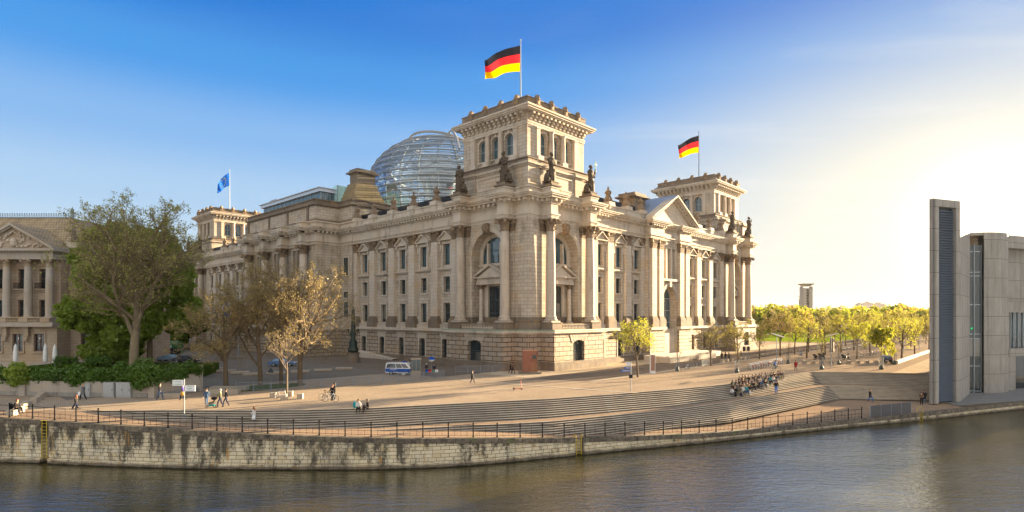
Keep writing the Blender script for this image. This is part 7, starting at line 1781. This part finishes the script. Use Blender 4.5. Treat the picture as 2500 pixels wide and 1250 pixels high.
# ================================================================== people
def skel(pose):
    """joints -> (x,y,z,radius), facing -y ; bones"""
    J = {}
    def s(n, x, y, z, r): J[n] = (x, y, z, r)
    if pose in ('walk', 'stand', 'push', 'jog', 'hold'):
        s('pel',0,0,.95,.135); s('wai',0,-.01,1.08,.125); s('che',0,0,1.30,.15); s('nec',0,-.01,1.48,.062); s('hed',0,-.03,1.56,.086); s('top',0,-.02,1.68,.108)
        st = {'walk':.30,'stand':.03,'push':.26,'jog':.42,'hold':.08}[pose]
        s('hiL',.09,0,.90,.095); s('hiR',-.09,0,.90,.095)
        s('knL',.10,-st*.7,.50,.074); s('anL',.10,-st*.8,.09,.050); s('toL',.11,-st*.8-.17,.035,.035)
        if pose == 'jog': s('knR',-.10,-.02,.48,.074); s('anR',-.10,.42,.42,.050); s('toR',-.11,.48,.28,.035)
        else: s('knR',-.10,st*.25,.48,.074); s('anR',-.10,st,.12 if st > .1 else .09,.050); s('toR',-.11,st-.13,.035,.035)
        s('shL',.18,0,1.40,.065); s('shR',-.18,0,1.40,.065)
        if pose == 'push': s('elL',.22,-.12,1.15,.054); s('haL',.18,-.42,1.08,.032); s('elR',-.22,-.12,1.15,.054); s('haR',-.18,-.42,1.08,.032)
        elif pose == 'jog': s('elL',.25,.14,1.16,.054); s('haL',.16,-.12,1.12,.03); s('elR',-.25,-.06,1.14,.054); s('haR',-.14,-.28,1.26,.03)
        elif pose == 'hold': s('elL',.24,-.05,1.12,.054); s('haL',.12,-.30,1.18,.032); s('elR',-.24,.0,1.12,.054); s('haR',-.3,-.22,.98,.032)
        else: s('elL',.24,.05+st*.2,1.13,.054); s('haL',.25,.02+st*.5,.86,.03); s('elR',-.24,.03-st*.1,1.13,.054); s('haR',-.25,-.08-st*.5,.88,.03)
    elif pose in ('sit', 'sit2', 'sit3'):
        h = .10; ln = {'sit':-.12,'sit2':-.28,'sit3':.05}[pose]
        s('pel',0,0,h,.15); s('wai',0,ln*.2,h+.17,.13); s('che',0,ln*.7,h+.40,.15); s('nec',0,ln,h+.58,.062); s('hed',0,ln-.04,h+.66,.086); s('top',0,ln-.03,h+.78,.108)
        s('hiL',.10,-.05,h-.0,.10); s('hiR',-.10,-.05,h,.10)
        kz = h+.12 if pose != 'sit3' else h+.02
        s('knL',.16,-.45,kz,.074); s('knR',-.14,-.43,kz,.074); s('anL',.15,-.52 if pose != 'sit3' else -.78,-.26,.050); s('anR',-.14,-.50,-.26,.050); s('toL',.16,-.68 if pose != 'sit3' else -.92,-.29,.035); s('toR',-.15,-.66,-.29,.035)
        s('shL',.18,ln*.75,h+.50,.065); s('shR',-.18,ln*.75,h+.50,.065)
        if pose == 'sit2': s('elL',.22,-.35,h+.30,.054); s('haL',.07,-.47,h+.22,.032); s('elR',-.21,-.33,h+.30,.054); s('haR',-.06,-.48,h+.24,.032)
        else: s('elL',.24,-.12,h+.25,.054); s('haL',.12,-.38,h+.2,.032); s('elR',-.25,-.02,h+.24,.054); s('haR',-.16,-.30,h+.16,.032)
    elif pose == 'ride':
        s('pel',0,0,1.0,.14); s('wai',0,-.05,1.14,.125); s('che',0,-.15,1.36,.15); s('nec',0,-.22,1.53,.062); s('hed',0,-.27,1.61,.086); s('top',0,-.26,1.73,.108)
        s('hiL',.09,-.02,.98,.10); s('hiR',-.09,-.02,.98,.10); s('knL',.11,-.38,.86,.074); s('anL',.11,-.28,.46,.050); s('toL',.11,-.43,.42,.035); s('knR',-.11,-.33,.66,.074); s('anR',-.11,-.12,.24,.050); s('toR',-.11,-.27,.2,.035)
        s('shL',.18,-.17,1.45,.065); s('shR',-.18,-.17,1.45,.065); s('elL',.24,-.36,1.25,.054); s('haL',.24,-.56,1.12,.032); s('elR',-.24,-.36,1.25,.054); s('haR',-.24,-.56,1.12,.032)
    Bn = [('pel','wai'),('wai','che'),('che','nec'),('nec','hed'),('hed','top'),('pel','hiL'),('pel','hiR'),('hiL','knL'),('hiR','knR'),('knL','anL'),('knR','anR'),('anL','toL'),('anR','toR'),('che','shL'),('che','shR'),('shL','elL'),('shR','elR'),('elL','haL'),('elR','haR')]
    return J, Bn
def person_mesh(pose, coat=False):
    J, Bn = skel(pose); names = list(J)
    me = bpy.data.meshes.new('body'); me.from_pydata([J[n][:3] for n in names], [(names.index(a), names.index(b)) for a, b in Bn], [])
    o = bpy.data.objects.new('tmp', me); COL.objects.link(o); md = o.modifiers.new('s', 'SKIN'); sv = me.skin_vertices[0].data
    for i, n in enumerate(names):
        r = J[n][3]; sv[i].radius = (r*(1.25 if n in ('che','wai','pel') else 1), r*(.85 if n in ('che','wai','pel') else 1)); sv[i].use_root = (n == 'pel')
    md.use_smooth_shade = True; m2 = o.modifiers.new('u', 'SUBSURF'); m2.levels = 1; m2.render_levels = 1
    bpy.context.view_layer.update(); dg = bpy.context.evaluated_depsgraph_get(); out = bpy.data.meshes.new_from_object(o.evaluated_get(dg)); bpy.data.objects.remove(o)
    out.name = 'body_'+pose; out.materials.clear()
    seg = {'top':'skin'}
    def cls(c):
        best = None
        for a, b in Bn:
            A, B_ = Vector(J[a][:3]), Vector(J[b][:3]); ab = B_-A; t_ = max(0, min(1, (c-A).dot(ab)/max(1e-9, ab.dot(ab)))); q = A+ab*t_; d = (c-q).length-.7*(J[a][3]*(1-t_)+J[b][3]*t_)
            if best is None or d < best[0]: best = (d, a, b, t_)
        _, a, b, t_ = best
        if b in ('toL','toR') or (b in ('anL','anR') and t_ > .93): return 3
        if b in ('hiL','hiR','knL','knR','anL','anR'): return 2
        if b in ('haL','haR') and t_ > .8: return 0
        if b in ('hed','top') or (b == 'nec' and t_ > .7): return 0
        if a == 'pel' and t_ < .35: return 2
        return 1
    for p in out.polygons: p.material_index = cls(p.center); p.use_smooth = True
    # fingers and thumbs, nose
    bm_v = MB()
    for sd in 'LR':
        e, h = Vector(J['el'+sd][:3]), Vector(J['ha'+sd][:3]); d = (h-e).normalized(); u = d.orthogonal().normalized(); w_ = d.cross(u)
        for k in range(4):
            off_ = u*(k-1.5)*.018; ln = (.06,.075,.07,.055)[k]; a = h+d*.02+off_; b = a+d*ln*.6; c = b+(d*.6-w_*.6)*ln*.6; bm_v.tube(tuple(a), tuple(b), .010, .009, 5); bm_v.tube(tuple(b), tuple(c), .009, .007, 5)
        a = h-d*.01-u*.03; b = a+(d*.5-u*.6)*.05; bm_v.tube(tuple(a), tuple(b), .011, .008, 5)
    hd = Vector(J['hed'][:3]); tp = Vector(J['top'][:3]); f = Vector((0,-1,0))
    nz = hd.lerp(tp, .25)+f*.085; bm_v.tube(tuple(nz+Vector((0,.02,.03))), tuple(nz+Vector((0,-.012,-.01))), .008, .014, 5)
    for sx in (-1, 1): bm_v.sphere(tuple(hd.lerp(tp, .2)+Vector((sx*.085, .01, 0))), .02, 5, 4, (.5,1,1.4))
    v = [tuple(x.co) for x in out.vertices]; fs = [tuple(p.vertices) for p in out.polygons]; mi = [p.material_index for p in out.polygons]; nb = len(v)
    v += bm_v.v; fs += [tuple(i+nb for i in q) for q in bm_v.f]; mi += [0]*len(bm_v.f)
    bb = bpy.data.meshes.new('body'); bb.from_pydata(v, [], fs)
    for m in (M['skin'], M['cl_black'], M['cl_navy'], M['shoe']): bb.materials.append(m)
    bb.polygons.foreach_set('material_index', mi); bb.polygons.foreach_set('use_smooth', [True]*len(fs)); bb.update()
    # hair cap with face opening, long variant
    hs = []
    for long_ in (0, 1):
        mb = MB(); mb.smooth = True; c = hd.lerp(tp, .62)
        for kx in range(1): mb.sphere(tuple(c+Vector((0,.018,.018))), .124, 10, 8, (.95,1.0,1.0))
        if long_: mb.lathe(c.x, c.y+.055, [(.05,c.z-.30),(.085,c.z-.22),(.095,c.z-.05),(.09,c.z+.02)], 9)
        mb.xf(lambda x, y, z, c=c: (x, max(y, c.y-.055-(z-c.z)*.35) if z < c.z+.09 else y, z)); hs.append(mb.mesh('hair', M['hair_d']))
    # jacket hem / skirt of coat
    jk = None
    if coat and pose in ('walk','stand','hold','push'):
        mb = MB(); mb.smooth = True; mb.lathe(0, 0, [(.21,.62),(.20,.8),(.185,.98),(.17,1.15),(.185,1.3)], 14, False); mb.xf(lambda x, y, z: (x, y*.8, z)); jk = mb.mesh('coat', M['cl_black'])
    return bb, hs, jk
def cl(n, c): M['cl_'+n] = plain(n+'_clothing', c, .85, 0, .2, 8., .2)
M['skin'] = plain('skin', (.50,.31,.21), .55, 0, .1); M['shoe'] = plain('dark_shoes', (.03,.03,.03), .6); M['shoe_w'] = plain('white_trainers', (.6,.6,.6), .6)
M['hair_d'] = plain('dark_brown_hair', (.025,.016,.01), .6, 0, .3); M['hair_b'] = plain('blond_hair', (.42,.27,.11), .6, 0, .3); M['hair_r'] = plain('auburn_hair', (.17,.06,.02), .6); M['hair_g'] = plain('grey_hair', (.4,.38,.35), .6)
for n_, c_ in dict(black=(.015,.015,.017), navy=(.02,.028,.06), denim=(.06,.11,.2), grey=(.14,.14,.145), white=(.62,.61,.58), beige=(.42,.33,.22), olive=(.12,.12,.07), blue=(.03,.15,.45), purple=(.09,.07,.30), red=(.3,.03,.03), teal=(.02,.25,.28), brown=(.14,.08,.05), pink=(.45,.12,.2), mustard=(.42,.25,.05)).items(): cl(n_, c_)
PM = {}
def person(pose, loc, rz, top, bot, hair, label, long_=0, sc=1., coat=False, shoe='shoe', grp=None, z=0.):
    k = (pose, coat)
    if k not in PM: PM[k] = person_mesh(pose, coat)
    bb, hs, jk = PM[k]
    o = link(bpy.data.objects.new('person', bb)); o.location = (*loc, z) if len(loc) == 2 else loc; o.rotation_euler = (0,0,rz); o.scale = (sc*1.03,)*3
    for i, m in ((1, M['cl_'+top]), (2, M['cl_'+bot]), (3, M[shoe])): o.material_slots[i].link = 'OBJECT'; o.material_slots[i].material = m
    h = link(bpy.data.objects.new('hair', hs[long_]), o); h.material_slots[0].link = 'OBJECT'; h.material_slots[0].material = M['hair_'+hair]
    if jk: c = link(bpy.data.objects.new('coat', jk), o); c.material_slots[0].link = 'OBJECT'; c.material_slots[0].material = M['cl_'+top]
    return tag(o, label, 'person', grp)
FL, FR_ = R(-90), R(90)     # facing left / right in the photo
def bagobj(nm, loc, m, lb, sz=(.18,.12,.25)):
    mb = MB(); mb.smooth = True; mb.sphere((0,0,sz[2]), 1, 10, 8, (sz[0], sz[1], sz[2])); mb.smooth = False; mb.path([(-sz[0]*.5,0,sz[2]*1.8),(0,0,sz[2]*2.6),(sz[0]*.5,0,sz[2]*1.8)],.012,4); o = mb.build(nm, M[m]); o.location = loc; return tag(o, lb, 'bag')
p = (-45.96, 53.04); person('sit', (p[0]+.1, p[1]), R(80), 'black', 'black', 'r', 'person in dark coat sitting on a granite cube by the railing', z=.50); bagobj('backpack', (p[0]-.28, p[1]-.05, .55), 'cl_black', 'black backpack on the seated person at the far left', (.2,.16,.28))
p = (-46.85, 62.69); person('walk', p, FL, 'grey', 'black', 'b', 'person in long grey coat carrying a white bag by the garden wall', coat=True); bagobj('shopping_bag', (p[0]-.35, p[1]-.1, .45), 'white', 'white and red bag carried by the person in the long grey coat', (.18,.1,.24))
p = (-43.29, 57.0); person('jog', p, FL, 'black', 'navy', 'r', 'jogger in black shirt running along the quay railing', 1, z=-.42, sc=.98)
p = (-38.67, 63.0); person('walk', p, FR_, 'black', 'denim', 'd', 'person in black jacket and jeans walking past the right shrub', sc=1.02)
p = (-35.93, 62.69); person('walk', p, FL, 'purple', 'black', 'g', 'person in purple jacket with orange bag behind the white signs'); bagobj('handbag', (p[0]+.05, p[1]-.3, .5), 'cl_mustard', 'orange handbag carried by the person in purple')
person('walk', (-31.23, 58.65), R(20), 'denim', 'denim', 'd', 'person in denim jacket walking left of the pushchair', 1)
p = (-29.27, 57.59); person('push', p, R(-78), 'olive', 'navy', 'g', 'person in olive vest pushing the pushchair', sc=1.04)
person('walk', (-29.09, 58.38), R(-60), 'black', 'navy', 'd', 'person in black jacket walking right of the pushchair pusher', shoe='shoe')
q = Vector((-30.13, 57.59)); r_ = empty('pushchair', (q.x, q.y, 0), R(8), 'dark folding pushchair with green basket pushed across the plaza', 'pushchair')
mb = MB(); mb.path([(-.45,.22,.12),(.55,.22,1.0)],.018); mb.path([(-.45,-.22,.12),(.55,-.22,1.0)],.018); mb.path([(.35,.22,.12),(-.1,.22,.6)],.018); mb.path([(.35,-.22,.12),(-.1,-.22,.6)],.018); mb.path([(.55,-.22,1.),(.55,.22,1.)],.02); mb.build('frame', M['black'], r_)
mb = MB(); mb.loft([[(-.3,-.2,.42),(-.3,.2,.42),(.1,.2,.42),(.1,-.2,.42)],[(-.3,-.2,.5),(-.3,.2,.5),(.15,.2,.5),(.15,-.2,.5)],[(.1,-.2,.5),(.1,.2,.5),(.4,.2,1.0),(.4,-.2,1.0)]]); mb.build('seat', M['cl_black'], r_)
mb = MB(); mb.sphere((.22,0,.92),.3,10,6,(1,.75,.6)); mb.build('hood', M['cl_black'], r_); mb = MB(); mb.box(-.25,.28,-.18,.18,.16,.32); mb.build('basket', M['cl_teal'], r_)
for x in (-.45,.35):
    for y in (-.24,.24): mb = MB(); mb.torus((x,y,.12),.1,.025,'y',12,4); mb.build('wheel', M['black'], r_)
p = (-19.4, 61.93); person('hold', p, R(-20), 'black', 'black', 'r', 'person in black jacket standing between two bicycles', 1, coat=True)
p = (-19.57, 63.31); person('hold', p, R(-60), 'black', 'black', 'd', 'person in black with auburn haired companion, behind the white bicycle', 1)
def stairpt(s, row):
    """point on the upper stairs: s metres along from the left of the crowd, row = tread index"""
    A = [Vector(p_) for p_ in TOPL]; Bq = [Vector(p_) for p_ in BUL]; k0 = 12; L = 0
    for k in range(k0, len(A)-2):
        l = (A[k+1]-A[k]).length
        if L+l >= s: t_ = (s-L)/l; a = A[k].lerp(A[k+1], t_); b = Bq[k].lerp(Bq[k+1], t_); break
        L += l
    dn = (b-a).normalized(); q = a.lerp(b, row/9); return q, dn, -row*.1556
for k, (x, top, bot, hr, lb) in enumerate(((877,'white','black','r','person with long hair in white top sitting on the top stair'),(901,'black','black','d','person in black with dark hair sitting right of the one in white'))):
    d = 9.1*1400.97/(997-773.63); person('sit', ((x-1250)/1400.97*d, d-.25), R(12 if k == 0 else -50), top, bot, hr, lb, 1, z=-.0)
d = 9.1*1400.97/(996.5-773.63); bagobj('backpack', ((866-1250)/1400.97*d, d, .0), 'cl_teal', 'turquoise backpack beside the person in white on the top stair', (.2,.16,.32)); bagobj('backpack', ((891-1250)/1400.97*d, d-.35, -.1), 'cl_navy', 'dark blue bag between the two people sitting on the top stair')
p = (-24.64, 54.8); person('hold', p, FL, 'white', 'teal', 'r', 'person in pale puffy jacket walking on the quay carrying a white bag', 1, coat=True, z=-1.22, sc=.96); bagobj('shopping_bag', (p[0]+.1, p[1]-.3, -.75), 'white', 'pale bag carried by the person in the puffy jacket')
person('walk', (-5.42, 78.28), R(75), 'black', 'navy', 'd', 'person in black coat striding across the sunlit plaza with a long shadow', coat=True, sc=1.0)
person('walk', (-0.26, 92.14), R(80), 'black', 'black', 'd', 'person in black with backpack walking past the brick wall, left of a pair'); person('walk', (0.13, 91.47), R(80), 'brown', 'black', 'd', 'person in brown jacket walking past the brick wall, right of a pair')
person('hold', (-13.45, 90.18), R(60), 'black', 'black', 'g', 'person with white cap standing left behind the barrier by the booth', sc=1.02); person('stand', (-12.14, 89.55), R(10), 'navy', 'red', 'd', 'person in navy jacket and checked trousers behind the barrier by the booth')
for k, (x, y, t_, lb) in enumerate(((1762,880,'black','leftmost of three people in dark clothes walking away along the north street'),(1771,881,'black','middle one of three people walking away along the north street'),(1779.5,882,'olive','rightmost of three people walking away along the north street'))):
    d = 9.1*1400.97/(y-773.63); person('walk', ((x-1250)/1400.97*d, d), R(160), t_, 'navy', 'd', lb, coat=(k == 0))
person('stand', (49.21, 123.33), R(150), 'grey', 'grey', 'd', 'lone person in grey walking away left of the first bollards')
p = (44.37, 96.68); person('ride', (p[0]-.2, p[1]+.0), R(94), 'blue', 'denim', 'd', 'cyclist in blue jacket riding past the red rental bicycles', z=.02, sc=.95)
person('walk', (47.46, 95.95), R(-15), 'red', 'grey', 'd', 'person in dark red jacket walking above the side stairs', coat=True, sc=1.05)
q, dn, z = stairpt(9.6, 9); person('stand', (35.95, 78.09), R(170), 'black', 'blue', 'r', 'person in black vest and blue jeans standing before the seated crowd', z=-1.4, sc=1.05)
person('walk', (51.21, 82.0), R(20), 'black', 'blue', 'r', 'person in black jacket and bright blue trousers on the promenade near the panels', z=-3.0, coat=True)
person('hold', (56.1, 78.6), R(-30), 'brown', 'black', 'd', 'person in brown top, front one of the couple by the stair tower', 1, z=-3.0); person('stand', (57.86, 80.5), R(-30), 'black', 'denim', 'd', 'person in long dark coat, rear one of the couple by the stair tower', 1, z=-3.0, coat=True)
person('hold', (100.59, 138.02), R(30), 'black', 'black', 'd', 'person taking a photograph beside the low stone wall near the stair tower')
rg = random.Random(4)
for i, (x, y) in enumerate(((1857,817),(1868,816),(1875,815),(1913,818),(1990,815),(2035,846),(2041,845),(2174,826))):
    d = 9.1*1400.97/(y+8-773.63); person(['walk','stand'][i % 2], ((x-1250)/1400.97*d, d), rg.random()*6, ['red','navy','white','black'][i % 4], 'navy', 'd', 'distant person on the lawn or avenue, %s counted from the left' % ordn(i), grp='distant strollers')
tops = ['black','navy','black','grey','white','blue','black','beige','black','denim','teal','black','olive','white','black','brown','navy','black','pink','grey']; bots = ['black','navy','denim','black','beige','grey']
rowsd = [(0, 1.8, 14.6, 15), (2, .0, 12.6, 15), (4, .2, 10.0, 12), (6, -.0, 5.2, 6)]
rn_ = ['top row','second row','third row','lowest row']; cc_ = 0
for ri, (row, s0, s1, n) in enumerate(rowsd):
    for i in range(n):
        s = s0+(s1-s0)*(i+.5)/n+rg.uniform(-.2,.2); q, dn, z = stairpt(max(.05, s), row); q = q+dn*(.25+rg.uniform(0,.1)); t_ = tops[rg.randrange(20)]
        person(['sit','sit2','sit3'][rg.randrange(3)], (q.x, q.y), math.atan2(dn.y, dn.x)+R(90)+R(rg.uniform(-35, 35)), t_, bots[rg.randrange(6)], ['d','d','r','b','d'][rg.randrange(5)], 'seated %s in %s on the %s of the crowd, %s from the left' % ('person', t_, rn_[ri], ordn(i)), rg.random() < .45, grp='crowd sitting on the stairs', z=z+.0, shoe='shoe_w' if rg.random() < .4 else 'shoe', sc=rg.uniform(.94, 1.04))
q, dn, z = stairpt(14.9, 0); person('sit', (q.x, q.y), math.atan2(dn.y, dn.x)+R(90), 'olive', 'black', 'd', 'person sitting alone on the top stair at the right end, holding a phone', z=.0)
for k, (s, row) in enumerate(((1.2,8),(4.8,8.2),(2.6,8.4))):
    q, dn, z = stairpt(s, row); bagobj('backpack', (q.x, q.y, -1.24 if row < 9 else -1.4), ['cl_black','cl_white','cl_navy'][k], ['black bag at the feet of the lowest seated row, leftmost','white bag at the feet of the lowest seated row','dark blue bag at the feet of the lowest seated row'][k])

# ================================================================== world, sun, camera
w = bpy.data.worlds.new('World'); scn.world = w; w.use_nodes = True; nt = w.node_tree; nt.nodes.clear()
SAZ, SEL = 53.0, 7.5; EXPO = 3.1; BGS = .12
def wn(typ, inp=None, **kw):
    nd = nt.nodes.new('ShaderNode'+typ)
    for k, v in kw.items(): setattr(nd, k, v)
    for k, v in (inp or {}).items():
        if isinstance(v, bpy.types.NodeSocket): nt.links.new(v, nd.inputs[k])
        else: nd.inputs[k].default_value = v
    return nd
def wm(op, a, b=0., c=None):
    d = {0: a, 1: b}
    if c is not None: d[2] = c
    return wn('Math', d, operation=op).outputs[0]
def wmix(f, a, b, bt='MIX'):
    nd = wn('Mix', {0: f}, data_type='RGBA', blend_type=bt)
    for i, v in ((6, a), (7, b)):
        if isinstance(v, bpy.types.NodeSocket): nt.links.new(v, nd.inputs[i])
        else: nd.inputs[i].default_value = (*v, 1)
    return nd.outputs[2]
out = wn('OutputWorld'); sky = wn('TexSky'); sky.sky_type = 'NISHITA'; sky.sun_disc = False; sky.sun_elevation = R(SEL); sky.sun_rotation = R(SAZ); sky.air_density = 1.0; sky.dust_density = .5; sky.ozone_density = 2.0; sky.altitude = 50
tc = wn('TexCoord'); dv = wn('VectorMath', {0: tc.outputs['Generated']}, operation='NORMALIZE').outputs[0]
z = wn('SeparateXYZ', {0: dv}).outputs[2]
el = wm('DIVIDE', wm('ARCSINE', z), R(90))            # 0 at the horizon, 1 at the zenith
K = 1/(2**EXPO*BGS)
cr = wn('ValToRGB', {0: el}); e = cr.color_ramp; e.interpolation = 'EASE'
stops = [(0.0,(.70,.80,.88)),(.06,(.60,.75,.88)),(.12,(.43,.63,.87)),(.18,(.25,.49,.86)),(.24,(.075,.34,.82)),(.30,(.022,.21,.71)),(.5,(.30,.42,.62)),(1.0,(.62,.66,.74))]  # highest stops, above the view, raised as extra fill light
e.elements[0].position = stops[0][0]; e.elements[0].color = (*stops[0][1],1); e.elements[1].position = stops[-1][0]; e.elements[1].color = (*stops[-1][1],1)
for p_, c_ in stops[1:-1]: x_ = e.elements.new(p_); x_.color = (*c_,1)
GA, GE = R(40.0), R(7.5)
gd = (math.sin(GA)*math.cos(GE), math.cos(GA)*math.cos(GE), math.sin(GE))
dt = wn('VectorMath', {0: dv, 1: gd}, operation='DOT_PRODUCT').outputs['Value']
ang = wm('DIVIDE', wm('ARCCOSINE', wm('MINIMUM', dt, .99999)), R(1.0))     # degrees from the sun's glow
def lobe(w_, p_=2.0): return wm('EXPONENT', wm('MULTIPLY', wm('POWER', wm('DIVIDE', ang, w_), p_), -1.0))
elw = wm('EXPONENT', wm('MULTIPLY', wm('POWER', wm('DIVIDE', wm('MAXIMUM', el, 0.), .158), 2.2), -1.0))
sx0 = wn('SeparateXYZ', {0: dv}); azd = wm('DIVIDE', wm('SUBTRACT', wm('ARCTAN2', sx0.outputs[0], sx0.outputs[1]), GA), R(1.0))
azw = wm('EXPONENT', wm('MULTIPLY', wm('POWER', wm('DIVIDE', wm('ABSOLUTE', azd), 29.), 2.2), -1.0))
deld = wm('SUBTRACT', wm('MULTIPLY', el, 90.), 7.5); deld = wm('MAXIMUM', deld, wm('MULTIPLY', deld, -.25))
rr = wm('SQRT', wm('ADD', wm('POWER', wm('MULTIPLY', wm('ABSOLUTE', azd), .55), 2.), wm('POWER', deld, 2.)))
def lobr(w_, p_): return wm('EXPONENT', wm('MULTIPLY', wm('POWER', wm('DIVIDE', rr, w_), p_), -1.0))
g1 = lobe(3.0, 1.5); g2 = lobr(14.6, 2.2)
# thin cirrus streaks
sx = wn('SeparateXYZ', {0: dv}); zz = wm('MAXIMUM', sx.outputs[2], .05)
cv = wn('CombineXYZ', {0: wm('DIVIDE', sx.outputs[0], zz), 1: wm('DIVIDE', sx.outputs[1], zz), 2: 0.}).outputs[0]
mpc = wn('Mapping', {'Vector': cv, 'Rotation': (0,0,R(-38)), 'Scale': (.35,1.6,1.)}).outputs[0]
cn = wn('TexNoise', {'Vector': mpc, 'Scale': 1.1, 'Detail': 7., 'Roughness': .6, 'Distortion': .5}).outputs[0]
cmask = wn('MapRange', {0: cn, 1: .52, 2: .8, 3: 0., 4: 1.}).outputs[0]
cw = wm('MULTIPLY', cmask, wm('MULTIPLY', lobe(36., 2.), .5))
col = wmix(g2, cr.outputs[0], (.95, .885, .735))
g3 = lobr(6.0, 2.0)
col = wmix(g3, col, (1.25, 1.13, .88))
col = wmix(wm('MULTIPLY', g1, .95), col, (3.0, 2.7, 2.0))
col = wmix(cw, col, (1.0, .97, .92))
back = wn('MapRange', {0: sx.outputs[1], 1: .15, 2: -.5, 3: 0., 4: .85}).outputs[0]  # unseen sky behind the camera, brightened as added fill for shaded faces
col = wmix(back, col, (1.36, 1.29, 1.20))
col = wmix(1.0, col, (K, K, K), 'MULTIPLY')
nk = wmix(1.0, sky.outputs[0], (1., 1., 1.), 'MULTIPLY')
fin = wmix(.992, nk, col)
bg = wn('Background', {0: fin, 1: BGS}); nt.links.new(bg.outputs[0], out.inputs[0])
sd = bpy.data.lights.new('sun', 'SUN'); sd.energy = 4.6; sd.angle = R(.55); sd.color = (1, .76, .47)
so = bpy.data.objects.new('sun', sd); link(so)
dirv = Vector((math.sin(R(SAZ))*math.cos(R(SEL)), math.cos(R(SAZ))*math.cos(R(SEL)), math.sin(R(SEL))))
so.rotation_euler = (-dirv).to_track_quat('-Z', 'Y').to_euler(); so.location = dirv*300
# ---- air
hz = NT('haze'); hz.n.remove(hz.b); pv = hz('VolumePrincipled', {'Density': .00002}); pv.inputs['Color'].default_value = (.95,.95,1,1); pv.inputs['Anisotropy'].default_value = .3
hz.t.links.new(pv.outputs[0], hz.n['Material Output'].inputs['Volume'])
mb = MB(); mb.box(-4600, 4600, -100, 3600, -7.2, 85); struct(mb.build('haze', hz.mat), 'stuff')
cam = bpy.data.cameras.new('camera'); co = bpy.data.objects.new('camera', cam); link(co)
co.location = (0, 0, 9.1); co.rotation_euler = (R(90), 0, 0)
cam.sensor_width = 36; cam.lens = 36*1400.97/2500; cam.shift_y = (773.63-625)/2500; cam.clip_start = .5; cam.clip_end = 9000
scn.camera = co
scn.view_settings.view_transform = 'Standard'; scn.view_settings.look = 'None'; scn.view_settings.exposure = EXPO; scn.view_settings.gamma = 1
